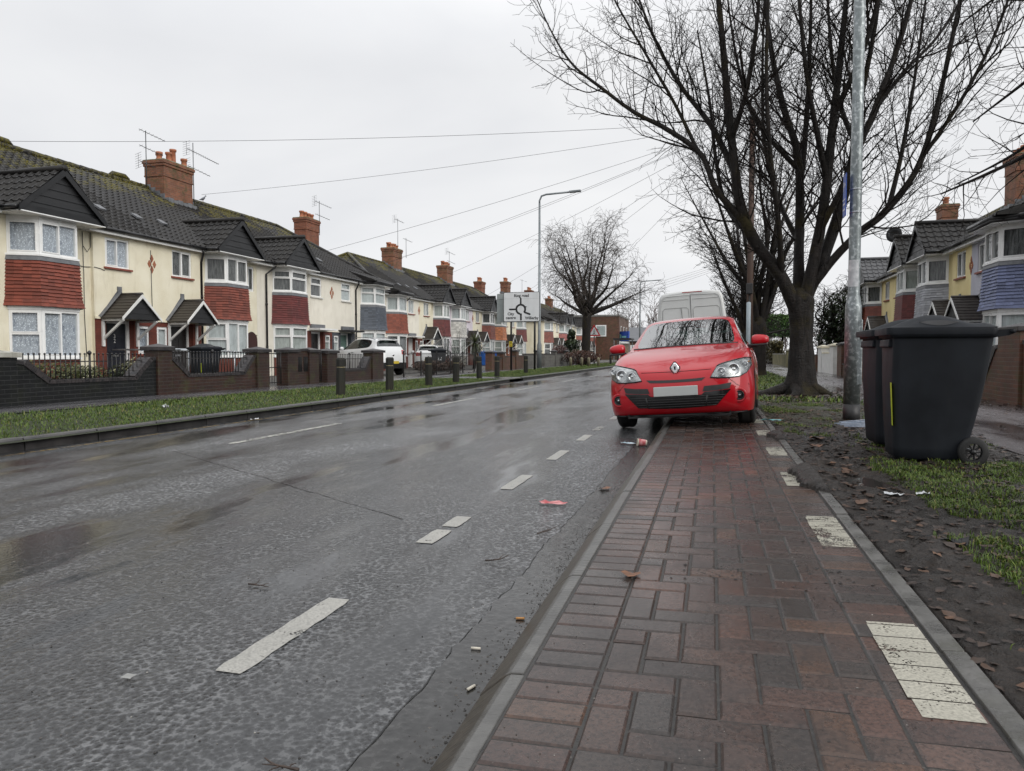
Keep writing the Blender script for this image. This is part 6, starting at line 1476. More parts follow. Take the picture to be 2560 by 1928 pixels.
# ============================================================ GARDEN WALLS, FENCES, GATES
def wall_run(name, label, X, sgn, spec, mat, cap, cat='garden wall', thick=.23, group=None):
    """spec: list of pieces along Y -- ('pillar',y0,y1,top[,mat,cap]) ('poly',[(y,z)...]) ('rail',y0,y1,z0,z1); sgn +1 faces +X"""
    ys = [p for s_ in spec for p in ((s_[1], s_[2]) if s_[0] != 'poly' else (s_[1][0][0], s_[1][-1][0]))]
    yc = (min(ys) + max(ys)) / 2; root = thing(name, (X, yc, .10), label, cat, group)
    for s_ in spec:
        if s_[0] == 'pillar':
            y0, y1, top = s_[1:4]; m_ = M[s_[4]] if len(s_) > 4 else M[mat]; cp = M[s_[5]] if len(s_) > 5 else M[cap]
            a, b = (-.34, .03) if sgn > 0 else (-.03, .34)
            mb = MB(); mb.box(a, b, y0 - yc, y1 - yc, -.05, top - .10); po = mb.build('pillar', m_, root, bevel=.01)
            mb = MB(); mb.box(a - .05, b + .05, y0 - yc - .05, y1 - yc + .05, top - .098, top - .02)
            mb.add([(a - .05, y0 - yc - .05, top - .02), (b + .05, y0 - yc - .05, top - .02), (b + .05, y1 - yc + .05, top - .02), (a - .05, y1 - yc + .05, top - .02), ((a + b) / 2, (y0 + y1) / 2 - yc, top + .05)], [(0, 1, 4), (1, 2, 4), (2, 3, 4), (3, 0, 4)]); mb.build('cap', cp, po, bevel=.008)
        elif s_[0] == 'poly':
            P = s_[1]; m_ = M[s_[2]] if len(s_) > 2 else M[mat]
            a, b = (-.27, -.02) if sgn > 0 else (.02, .27)
            mb = MB(); mb.prism([(P[0][0], -.05)] + P + [(P[-1][0], -.05)], lambda u, v, q: (q, u - yc, v), a, b); wo = mb.build('wall', m_, root)
            mb = MB()
            for (ya, za), (yb, zb) in zip(P, P[1:]):
                L_ = math.hypot(yb - ya, zb - za); n = max(1, int(L_ / .075)); U = Vector((0, yb - ya, zb - za)).normalized(); V = Vector((0, -U.z, U.y))
                for k in range(n):
                    mb.obox((0, ya - yc, za), (1, 0, 0), U, V, (a - .02, b + .02), (L_ * k / n + .003, L_ * (k + 1) / n - .003), (-.005, .10 if abs(zb - za) > .05 else .055))
            mb.build('coping', M[s_[3]] if len(s_) > 3 else M['blue_brick'], wo)
        elif s_[0] == 'rail':
            y0, y1, z0, z1 = s_[1:5]; x = -.14 * sgn; mb = MB()
            n = int((y1 - y0) / .105)
            for k in range(n + 1):
                y = y0 + (y1 - y0) * k / n - yc; mb.tube([(x, y, z0), (x, y, z1)], .011 if k != n // 2 else .022, 5)
                mb.lathe((x, y, z1), [(.008, 0), (.020, .014), (.020, .026), (.004, .040)] if k != n // 2 else [(.02, 0), (.04, .03), (.04, .055), (.01, .085)], 6)
            for z in (z0 + .06, z1 - .12): mb.box(x - .006, x + .006, y0 - yc, y1 - yc, z - .01, z + .01)
            mb.build('railing', M['black_iron'], root)
    return root
wall_run('garden_wall', 'black painted brick garden wall with white stone cap and dipped railing', -11.2, 1,
         [('pillar', 8.5, 9.38, .92, 'brick_dark', 'stone_cap'), ('poly', [(9.38, .72), (9.52, .70), (9.99, .36), (12.0, .36), (12.44, .74), (12.54, .76)]), ('rail', 9.62, 12.36, .36, .86)], 'brick_dark', 'stone_cap')
wall_run('garden_wall', 'dark mossy brick garden wall with dipped railing and pyramid capped pillars', -11.2, 1,
         [('pillar', 12.55, 12.96, 1.05), ('poly', [(12.96, .78), (13.02, .74), (13.50, .37), (15.5, .37), (15.92, .78), (15.97, .8)]), ('rail', 13.2, 15.85, .38, .90), ('pillar', 15.98, 16.49, 1.02)], 'brick_wall', 'blue_brick')
def iron_gate(label, X, y0, y1, h):
    root = thing('iron_gate', (X - .15, (y0 + y1) / 2, .11), label, 'gate'); mb = MB(); w2 = (y1 - y0) / 2
    for y in (-w2 + .03, w2 - .03): mb.tube([(0, y, .04), (0, y, h)], .016, 6)
    for z in (.10, h * .55, h - .04): mb.box(-.008, .008, -w2 + .03, w2 - .03, z - .012, z + .012)
    mb.build('gate_frame', M['black_iron'], root); mb = MB(); n = int((y1 - y0) / .11)
    for k in range(1, n): y = -w2 + (y1 - y0) * k / n; mb.tube([(0, y, .06), (0, y, h + .04)], .007, 5)
    mb.build('bars', M['black_iron'], root)
iron_gate('narrow black iron gate left of the pierced brick wall', -11.2, 16.52, 17.30, .92)
cw = wall_run('garden_wall', 'tall dark brick wall piece with two barred openings between the gates', -11.2, 1, [('pillar', 17.35, 17.85, 1.02), ('poly', [(17.85, .97), (18.45, .97)]), ('pillar', 18.45, 18.96, 1.02)], 'brick_wall', 'blue_brick')
mb = MB()
for y in (-.16, .16):
    mb.box(-.03, -.012, y - .11, y + .11, .38, .80)
    for k in range(3): mb.tube([(-.005, y - .07 + k * .07, .38), (-.005, y - .07 + k * .07, .8)], .007, 4)
mb.build('opening', M['black_iron'], cw)
iron_gate('narrow black iron gate right of the pierced brick wall', -11.2, 18.98, 19.42, .95)
wall_run('garden_wall', 'low mossy brick wall with railing in front of the white SUV', -11.2, 1, [('pillar', 19.45, 20.06, 1.0), ('poly', [(20.06, .34), (22.0, .34), (22.36, .72), (22.45, .74)]), ('rail', 20.12, 22.1, .35, .84), ('pillar', 22.46, 23.3, 1.02)], 'brick_wall', 'blue_brick')
def rail_fence(label, X, y0, y1, h, np_):
    root = thing('railing_fence', (X, (y0 + y1) / 2, .11), label, 'fence'); L2 = (y1 - y0) / 2
    for k in range(np_ + 1):
        y = -L2 + 2 * L2 * k / np_; mb = MB(); mb.box(-.025, .025, y - .025, y + .025, 0, h + .06); mb.build('post', M['black_iron'], root)
    mb = MB(); n = int(2 * L2 / .12)
    for k in range(n): y = -L2 + 2 * L2 * (k + .5) / n; mb.tube([(0, y, .08), (0, y, h)], .010, 4)
    for z in (.12, h - .05): mb.box(-.008, .008, -L2, L2, z - .01, z + .01)
    mb.build('railing', M['black_iron'], root)
rail_fence('plain black iron railing fence behind the wooden bollards', -11.25, 25.2, 33.6, .92, 5)
wall_run('garden_wall', 'red brown brick garden wall behind the roundabout sign posts', -11.2, 1, [('pillar', 36.3, 36.85, 1.02), ('poly', [(36.85, .62), (38.4, .62)]), ('pillar', 38.4, 38.9, 1.0), ('poly', [(38.9, .72), (41.2, .72)]), ('pillar', 41.2, 41.8, 1.12), ('poly', [(41.8, .75), (43.1, .75)])], 'brick_mid', 'blue_brick')
wall_run('garden_wall', 'grey block garden wall with brown capped pillars left of the round tree', -11.2, 1, [('poly', [(43.7, .85), (47.2, .85)]), ('pillar', 47.2, 47.8, 1.12), ('poly', [(48.9, .85), (52.4, .85)]), ('pillar', 52.4, 52.9, 1.12), ('poly', [(52.9, .85), (57, .85)]), ('pillar', 57, 57.6, 1.15), ('poly', [(58.6, .85), (64, .85)])], 'brick_block', 'blue_brick')
# right-hand front walls
wall_run('garden_wall', 'brick garden wall with capped pier and sloping coping at the right photo edge', 4.95, -1, [('poly', [(12.2, .42), (13.15, .42), (13.72, 1.05), (13.78, 1.06)]), ('pillar', 13.8, 14.75, 1.36), ('poly', [(14.75, 1.0), (14.95, .98), (15.45, .42), (18.6, .42), (19.1, .95)]), ('rail', 15.1, 18.8, .44, 1.0), ('pillar', 19.1, 19.6, 1.2)], 'brick_mid', 'blue_brick')
wall_run('garden_wall', 'brick garden wall glimpsed between the lamp post and the bins', 4.95, -1, [('pillar', 20.8, 21.4, 1.2), ('poly', [(21.4, .95), (21.9, .42), (24.3, .42), (24.8, .95)]), ('rail', 21.5, 24.7, .44, 1.05), ('pillar', 24.8, 25.4, 1.22)], 'brick_mid', 'blue_brick')
wall_run('garden_wall', 'brick wall with black panel infill left of the lamp post', 4.95, -1, [('pillar', 26.6, 27.2, 1.2), ('poly', [(27.2, .45), (30.9, .45)]), ('pillar', 30.9, 31.9, 1.32)], 'brick_mid', 'blue_brick')
bp = thing('slatted_panel', (5.05, 29.05, .58), 'black slatted fence panel standing in the dip of the brick wall', 'fence'); mb = MB()
for k in range(6): mb.box(-.02, .02, -1.75, 1.75, .03 + k * .115, .13 + k * .115)
for y in (-1.7, 0, 1.7): mb.box(.021, .05, y - .03, y + .03, 0, .74)
mb.build('panel', M['black_board'], bp)
wall_run('garden_wall', 'white painted wall with cream capped pillars right of the street tree', 4.95, -1, [('pillar', 32.9, 33.9, 1.30, 'white_paint', 'cream'), ('poly', [(33.9, .9), (36.4, .9)], 'white_paint', 'cream'), ('pillar', 36.4, 37.4, 1.26, 'white_paint', 'cream')], 'white_paint', 'cream')
M['mossy_render'] = surf('mossy_render', (.16, .15, .08), (.30, .27, .15), 2, .85, .4, 30, .01, dirt=((.07, .075, .02), .8, 3, .45, .7))
wall_run('garden_wall', 'low mossy rendered wall left of the street tree trunk', 4.95, -1, [('pillar', 52.5, 53.2, 1.2, 'mossy_render', 'stone_cap'), ('poly', [(53.2, .85), (65, .85)], 'mossy_render', 'stone_cap')], 'mossy_render', 'stone_cap')
wall_run('garden_wall', 'low brick wall beside the right footpath under the dark tangled tree', 4.95, -1, [('poly', [(38.6, .8), (44, .8)]), ('pillar', 44, 44.6, 1.15), ('poly', [(44.6, .8), (51.5, .8)])], 'brick_mid', 'blue_brick')

# ============================================================ STREET FURNITURE
def galv():
    m, t, N, L, b = nt('galvanised_steel'); v = coords(t, (1, 1, .8)); vv = vor(t, v, 17); n = noi(t, v, 24, 4, .6, .3); n2 = noi(t, coords(t, (1, 1, .15)), 7, 5)
    col = ramp(t, [(.40, (.17, .19, .195)), (.54, (.22, .245, .25)), (.60, (.38, .41, .415)), (.75, (.46, .49, .49))], n.outputs['Fac']).outputs['Color']
    col = mix(t, ramp(t, [(.5, 0), (.75, .5)], n2.outputs['Fac']).outputs['Color'], col, (.12, .135, .13))
    L.new(col, b.inputs['Base Color']); b.inputs['Metallic'].default_value = .55; b.inputs['Roughness'].default_value = .42; return m
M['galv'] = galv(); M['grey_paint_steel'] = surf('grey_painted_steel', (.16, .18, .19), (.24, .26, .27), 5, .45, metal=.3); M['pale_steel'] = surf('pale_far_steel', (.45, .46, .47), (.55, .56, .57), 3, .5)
lp = thing('lamp_post', (1.75, 10.15, .12), 'near galvanised lamp post with a fat lower shaft, beside the two dark bins', 'lamp post')
mb = MB(); mb.lathe((0, 0, 0), [(.100, .20), (.098, 1.47), (.094, 1.49), (.080, 1.58), (.071, 1.62), (.070, 3), (.062, 9.6)], 28); mb.build('shaft', M['galv'], lp)
mb = MB(); mb.lathe((0, 0, 0), [(.103, -.05), (.103, .21)], 28); mb.build('base_band', M['trim'], lp)
mb = MB(); mb.box(.034, .10, -.092, -.045, .46, 1.30); dro = mb.build('door', M['galv'], lp, bevel=.012)
for z in (2.66, 2.95): mb = MB(); mb.lathe((0, 0, 0), [(.074, z), (.074, z + .02)], 24); mb.build('strap', M['metal_grey'], lp)
mb = MB(); mb.lathe((0, 0, 0), [(.0725, 1.72), (.0725, 2.06)], 20); mb.f = mb.f[:-2]; mb.m = mb.m[:-2]; mb.sm = mb.sm[:-2]; mb.c = mb.c[:-2]; ks = [i for i, f in enumerate(mb.f) if 11 <= i % 20 <= 16 and i < 20]; mb.f = [mb.f[i] for i in ks]; mb.m = [0] * len(ks); mb.sm = [True] * len(ks); mb.c = [None] * len(ks); mb.build('sticker', surf('faded_notice', (.38, .40, .42), (.62, .63, .64), 16, .5), lp)
mb = MB(); mb.tube([(0, 0, 9.5), (-.1, 0, 9.8), (-.5, 0, 9.95), (-1.6, 0, 10.05)], .035, 8); mb.build('arm', M['galv'], lp); mb = MB(); mb.box(-2.2, -1.55, -.12, .12, 10.0, 10.09); mb.build('lantern', M['grey_paint_steel'], lp, bevel=.03)
M['sign_blue'] = surf('sign_blue', (.015, .06, .32), (.02, .075, .38), 3, .35); M['sign_white'] = surf('sign_white', (.66, .68, .69), (.72, .73, .74), 1.5, .4, dirt=((.42, .43, .41), .3, 2, .5, .8)); M['sign_black'] = surf('sign_black', (.008, .008, .009), (.012, .012, .013), 5, .45); M['sign_red'] = surf('sign_red', (.42, .015, .02), (.5, .025, .03), 4, .4); M['sign_back'] = surf('sign_back_grey', (.26, .29, .285), (.31, .34, .335), 2, .5)
ps = thing('parking_sign', (1.66, 10.15, .12), 'small blue parking sign seen almost edge-on, strapped to the near lamp post', 'sign')
mb = MB(); mb.box(-.045, -.035, -.10, .10, 2.62, 3.16); mb.build('plate', M['sign_blue'], ps, bevel=.003)
text_mesh('P', .17, lambda u, v: (-.0475, -u + .035, 3.0 + v), M['sign_white'], 'letter', ps); text_mesh('8 am', .045, lambda u, v: (-.0475, -u - .05, 3.02 + v), M['sign_white'], 'times', ps)
mb = MB(); mb.box(-.048, -.046, -.09, .09, 2.83, 2.845); mb.build('divider', M['sign_white'], ps)
for z in (2.77, 2.70): mb = MB(); mb.box(-.048, -.046, -.07, .07, z, z + .02); mb.build('small_print', M['sign_white'], ps)
# tall grey column on the far verge
def column(label, loc, h, arm, mat, r0=.10, name='lamp_post', fat=True):
    root = thing(name, loc, label, 'lamp post'); mb = MB(); s_ = 1 if arm > 0 else -1
    if fat: mb.lathe((0, 0, 0), [(r0 * 1.25, 0), (r0 * 1.25, 1.4), (r0 * .8, 1.6), (r0 * .55, h - .5)], 14)
    else: mb.lathe((0, 0, 0), [(r0, 0), (r0 * .6, h - .5)], 10)
    mb.build('shaft', mat, root)
    rr = r0 * .5; mb = MB(); mb.tube([(0, 0, h - .55), (0, 0, h - .35), (s_ * .12, 0, h - .08), (s_ * .4, 0, h), (arm * .8, 0, h + .06)], rr, 7); mb.build('arm', mat, root)
    mb = MB(); mb.obox((arm * .8, 0, h + .06), (s_, 0, .04), (0, 1, 0), (-.04 * s_, 0, 1), (0, abs(arm) * .3), (-.13, .13), (-.05, .06)); mb.build('lantern', M['grey_paint_steel'], root, bevel=.02)
    return root
column('tall grey street light with its arm over the road, right of the roundabout sign', (-9.96, 42, .10), 10.3, 2.25, M['grey_paint_steel'], .11)
column('distant pale street light standing left of the white van', (-8.8, 92, .1), 10.0, 2.3, M['grey_paint_steel'], .13, fat=False)
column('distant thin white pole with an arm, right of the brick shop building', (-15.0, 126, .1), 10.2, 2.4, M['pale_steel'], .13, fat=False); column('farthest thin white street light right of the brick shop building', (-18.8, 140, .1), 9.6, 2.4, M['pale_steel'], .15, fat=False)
# telegraph pole and grey post
PT = (1.32, 28.0); tp = thing('telegraph_pole', (*PT, .12), 'brown timber telegraph pole rising behind the branches of the big street tree', 'pole')
mb = MB(); mb.lathe((0, 0, 0), [(.125, -.1), (.112, 3), (.095, 9.75), (.02, 9.82)], 16); mb.build('pole', M['soot_wood'], tp)
mb = MB(); mb.box(-.14, .09, -.22, -.10, 3.05, 3.45); mb.build('junction_box', M['trim'], tp, bevel=.03); mb = MB(); mb.tube([(-.02, -.135, 3.0), (-.02, -.14, .2)], .02, 6); mb.build('conduit', M['trim'], tp)
mb = MB(); mb.lathe((0, 0, 9.45), [(.16, 0), (.16, .08)], 12); mb.build('ring_head', M['metal_grey'], tp)
gp = thing('steel_post', (1.10, 24.0, .12), 'plain light blue-grey steel post in front of the telegraph pole', 'post'); mb = MB(); mb.lathe((0, 0, 0), [(.066, 0), (.066, 2.48), (.02, 2.5)], 14); mb.build('tube', surf('blue_grey_steel', (.24, .29, .32), (.31, .36, .39), 4, .5), gp)
# wires from the ring head to the houses
top = Vector((PT[0], PT[1], 9.5))
WIRES = [((-21.5, 17.7, 7.62), 'highest overhead wire crossing the whole sky to the left', 'h'), ((-21.0, 26.3, 7.75), 'overhead wire running to the big mossy chimney', ''), ((-17.3, 26.4, 4.75), 'overhead wire running to the off-white house eaves', ''), ((-17.3, 32.0, 4.75), 'overhead wire running to the end house with the grey bay', ''), ((-22.4, 49.1, 8.0), 'upper of the two close overhead wires to the second row chimney', ''), ((-18.7, 49.0, 6.6), 'lower of the two close overhead wires to the second row', ''), ((-18.8, 54.5, 4.8), 'overhead wire passing above the street light to the second row', ''), ((-18.8, 62, 4.8), 'lowest overhead wire behind the round tree', ''), ((-17.5, 80, 4.8), 'faint overhead wire to the far row', ''),
         ((8.3, 24.6, 4.8), 'overhead wire sloping right to the grey lilac house', ''), ((8.2, 31.3, 4.9), 'overhead wire sloping right to the dark red bay house', ''), ((8.2, 14.0, 5.2), 'overhead wire leaving the picture at the upper right', '')]
for (e, lb, _) in WIRES:
    e = Vector(e); mb = MB(); n = 26; pts = []
    for i in range(n + 1):
        f = i / n; p = top.lerp(e, f); p.z -= (e - top).length * .010 * 4 * f * (1 - f); pts.append(p)
    mb.tube(pts, .0068, 4, cap=False); o_ = mb.build('overhead_wire', M['wire']); tag(o_, lb, 'wire', 'wires fanning out from the telegraph pole')
e0, e1 = Vector((-9.0, 92, 8.5)), Vector((6, 120, 6))
for k in range(4):
    mb = MB(); a_, b_ = Vector((-40, 112, 7.0 - k * .9)), Vector((1.5, 70, 9.6 - k * .15)); pts = [a_.lerp(b_, i / 12) - Vector((0, 0, 1.2 * 4 * (i / 12) * (1 - i / 12))) for i in range(13)]; mb.tube(pts, .012, 3, cap=False); tag(mb.build('overhead_wire', M['wire']), 'one of the faint parallel wires low over the end of the road', 'wire', 'faint far wires')
# roundabout direction sign, drawn as on the plate
rsn = thing('direction_sign', (-9.95, 37.8, .10), 'white roundabout direction sign on two black posts, Ring road ahead, Willerby right', 'sign')
SW, SH, SZ = 2.02, 1.60, 2.62
def sp(u, v, d=0): return (u, -.03 - d, SZ + SH / 2 + v)
for x in (-.60, .72): mb = MB(); mb.tube([(x, .05, 0), (x, .05, SZ + SH - .1)], .055, 10); mb.build('post', M['sign_black'], rsn)
def rr_poly(w_, h, r): return [(sx_ * (w_ / 2 - r) + r * cos(a), sy * (h / 2 - r) + r * sin(a)) for sx_, sy, a0 in ((1, 1, 0), (-1, 1, pi / 2), (-1, -1, pi), (1, -1, 1.5 * pi)) for a in [a0 + k * pi / 8 for k in range(5)]]
mb = MB(); mb.prism(rr_poly(SW, SH, .07), sp, 0, -.03); bo = mb.build('border', M['sign_black'], rsn)
mb = MB(); mb.prism(rr_poly(SW - .05, SH - .05, .055), sp, .003, .001); mb.build('face', M['sign_white'], bo)
mb = MB(); mb.box(-SW / 2 + .03, SW / 2 - .03, -.036, -.0335, SZ + SH - .36, SZ + SH - .354); mb.build('panel_joint', M['sign_back'], bo)
sym = MB(); C0 = (-.04, -.13); Ro, Ri = .30, .195
def arc_band(a0, a1, r0, r1, n=28):
    vs = []; 
    for i in range(n + 1):
        a = a0 + (a1 - a0) * i / n; vs += [sp(C0[0] + r0 * cos(a), C0[1] + r0 * sin(a), .006), sp(C0[0] + r1 * cos(a), C0[1] + r1 * sin(a), .006)]
    sym.add(vs, [(2 * i, 2 * i + 1, 2 * i + 3, 2 * i + 2) for i in range(n)])
arc_band(R(-42), R(262), Ri, Ro)
def bar(P, w0):
    P = [Vector(p) for p in P]; d = (P[1] - P[0]).normalized(); nn = Vector((-d.y, d.x)) * w0 / 2; q = [P[0] + nn, P[0] - nn, P[1] - nn] + [P[1] + (-nn * cos(a) + d * w0 / 2 * sin(a)) for a in [pi * k / 6 for k in range(1, 6)]] + [P[1] + nn]
    sym.add([sp(p[0], p[1], .0065) for p in q], [tuple(range(len(q)))])
bar([(C0[0], C0[1] + Ri + .04), (C0[0], C0[1] + .58)], .09); bar([(C0[0] - Ri - .04, C0[1]), (C0[0] - .62, C0[1])], .09); bar([(C0[0] + .18, C0[1] - .15), (C0[0] + .50, C0[1] - .27)], .10); bar([(C0[0] + .01, C0[1] - Ri - .03), (C0[0] + .01, C0[1] - .56)], .10); bar([(C0[0] + .24, C0[1] + .12), (C0[0] + .30, C0[1] + .13)], .06)
sym.build('roundabout_symbol', M['sign_black'], bo)
for tx_, x, y, s_ in (('Ring road', 0, .60, .215), ('City', -.60, -.38, .215), ('centre', -.60, -.585, .215), ('Willerby', .57, -.61, .21)): text_mesh(tx_, s_, lambda u, v, x=x, y=y: sp(x + u, y + v, .0065), M['sign_black'], 'lettering', bo, bold=.006)
rs2 = thing('sign_back_plate', (-10.32, 38.05, .10), 'plain grey-green plate showing behind the left edge of the roundabout sign', 'sign'); mb = MB(); mb.prism(rr_poly(2.0, 1.56, .06), lambda u, v, q: (u - .10, q, SZ + SH / 2 + v - .03), .0, .02); mb.build('plate', M['sign_back'], rs2); mb = MB(); mb.box(-1.09, .89, -.004, -.001, SZ + SH - .36, SZ + SH - .35); mb.build('panel_joint', M['trim'], rs2)
ys_ = thing('pole_notice', (-10.55, 37.78, .10), 'small yellow notice fixed to the left post of the roundabout sign', 'sign'); mb = MB(); mb.box(-.09, .09, -.02, -.012, 1.28, 1.56); mb.build('plate', surf('notice_yellow', (.55, .42, .02), (.62, .48, .03), 3, .4), ys_)
mb = MB()
for z in (1.48, 1.42, 1.34): mb.box(-.06, .06, -.0225, -.021, z, z + .03)
mb.build('notice_print', M['sign_black'], ys_)
# pedestrian warning triangle
wsn = thing('warning_sign', (-9.6, 60.5, .10), 'red-bordered triangular pedestrian warning sign on a black post by the round tree', 'sign'); mb = MB(); mb.tube([(0, .05, 0), (0, .05, 3.35)], .05, 8); mb.build('post', M['sign_black'], wsn)
def tri(h, r=0): return [(0, h * .62), (-h * .577, -h * .38), (h * .577, -h * .38)]
mb = MB(); mb.prism(tri(.98), lambda u, v, q: (u, q, 2.75 + v), -.02, 0); bo2 = mb.build('border', M['sign_red'], wsn); mb = MB(); mb.prism(tri(.66), lambda u, v, q: (u, q, 2.74 + v), -.024, -.021); mb.build('face', M['sign_white'], bo2)
mb = MB(); f_ = lambda u, v, q: (u, q, 2.70 + v)
for P in ([(-.035, .14), (.035, .14), (.03, -.02), (-.03, -.02)], [(-.03, -.02), (.03, -.02), (.13, -.2), (.08, -.21)], [(-.03, -.02), (.02, -.02), (-.08, -.22), (-.14, -.21)], [(.03, .13), (.05, .10), (.13, .0), (.10, -.01)], [(-.05, .10), (-.03, .13), (-.11, .02), (-.13, .0)], [(cos(a) * .045, .20 + sin(a) * .045) for a in [k * pi / 4 for k in range(8)]]): mb.prism(P, f_, -.028, -.025)
mb.build('pedestrian_symbol', M['sign_black'], bo2)
# bollards: old timber posts with a pale band under the head
def bollard(loc, label, grp, h=.80, w=.085, mat='moss_wood'):
    root = thing('bollard', loc, label, 'bollard', grp); mb = MB()
    mb.lathe((0, 0, 0), [(w * 1.2, -.05), (w * 1.2, h * .74)], 8, smooth=False); mb.build('post', M[mat], root, bevel=.006)
    mb = MB(); mb.lathe((0, 0, 0), [(w * 1.02, h * .74), (w * 1.02, h * .765)], 8, smooth=False); mb.build('band', surf('bollard_band', (.30, .26, .14), (.4, .35, .2), 6, .6) if 'bband' not in M else M['bband'], root)
    mb = MB(); mb.lathe((0, 0, 0), [(w * 1.22, h * .765), (w * 1.22, h * .955), (w * .95, h)], 8, smooth=False); mb.build('head', M[mat], root, bevel=.006)
    return root
M['bband'] = surf('bollard_band', (.26, .22, .11), (.36, .31, .17), 6, .6)
b0 = bollard((-7.6, 13.76, .10), 'nearest timber bollard on the far verge', 'timber bollards along the far verge'); b0.rotation_euler = (0, R(.8), R(12))
for i, (x, y, lb) in enumerate([(-7.5, 15.96, 'second timber bollard from the left, in front of the white SUV'), (-7.62, 18.77, 'third timber bollard from the left, in front of the small white car'), (-7.6, 20.92, 'fourth timber bollard from the left'), (-7.95, 24.3, 'timber bollard below the tall blue bins'), (-8.0, 26.66, 'timber bollard nearest the left post of the roundabout sign'), (-8.22, 32.0, 'timber bollard between the two posts of the roundabout sign')]):
    copy_thing(b0, (x, y, .10), (0, R((-1) ** i * .9), R(i * 17)), lb)
for i, y in enumerate((62, 67, 72, 78)): copy_thing(b0, (-8.4 - i * .0, y, .10), (0, 0, R(i * 31)), 'one of the small dark bollards beyond the round tree', 'dark bollards beyond the round tree')
def pale_b(loc, label):
    root = thing('bollard', loc, label, 'bollard', 'short pale posts at the foot of the round tree'); mb = MB(); mb.lathe((0, 0, 0), [(.10, -.05), (.10, .52), (.085, .6), (.03, .63)], 10); mb.build('post', surf('lichen_post', (.13, .12, .08), (.22, .20, .13), 6, .8) if 'lich' not in M else M['lich'], root); return root
M['lich'] = surf('lichen_post', (.13, .12, .08), (.24, .21, .14), 6, .8)
for i, x in enumerate((-9.7, -8.95, -8.5, -7.85)): pale_b((x, 50.6 + i * .3, .10), ('leftmost', 'second', 'third', 'rightmost')[i] + ' of the short pale posts at the foot of the round tree')

# ---------------------------------------------------------------- wheelie bins
M['bin_grey'] = surf('dark_grey_bin_plastic', (.009, .0105, .0135), (.015, .018, .023), 3, .58, .15, 220, .001, spec=.22, dirt=((.030, .030, .030), .35, 2.5, .58, .85)); M['bin_blue'] = surf('blue_bin_plastic', (.01, .07, .28), (.015, .09, .34), 3, .4)
def rrect(x0, x1, y0, y1, r, z):
    out = []
    for cx, cy, a0 in ((x1 - r, y1 - r, 0), (x0 + r, y1 - r, pi / 2), (x0 + r, y0 + r, pi), (x1 - r, y0 + r, 1.5 * pi)):
        for k in range(5): a = a0 + k * pi / 8; out.append((cx + r * cos(a), cy + r * sin(a), z))
    return out
def loft(mb, rings, m=0, smooth=True):
    n = len(rings[0]); vs = [p for r in rings for p in r]
    mb.add(vs, [(i * n + k, i * n + (k + 1) % n, (i + 1) * n + (k + 1) % n, (i + 1) * n + k) for i in range(len(rings) - 1) for k in range(n)] , m, smooth); mb.add(rings[0], [tuple(range(n))[::-1]], m); mb.add(rings[-1], [tuple(range(n))], m)
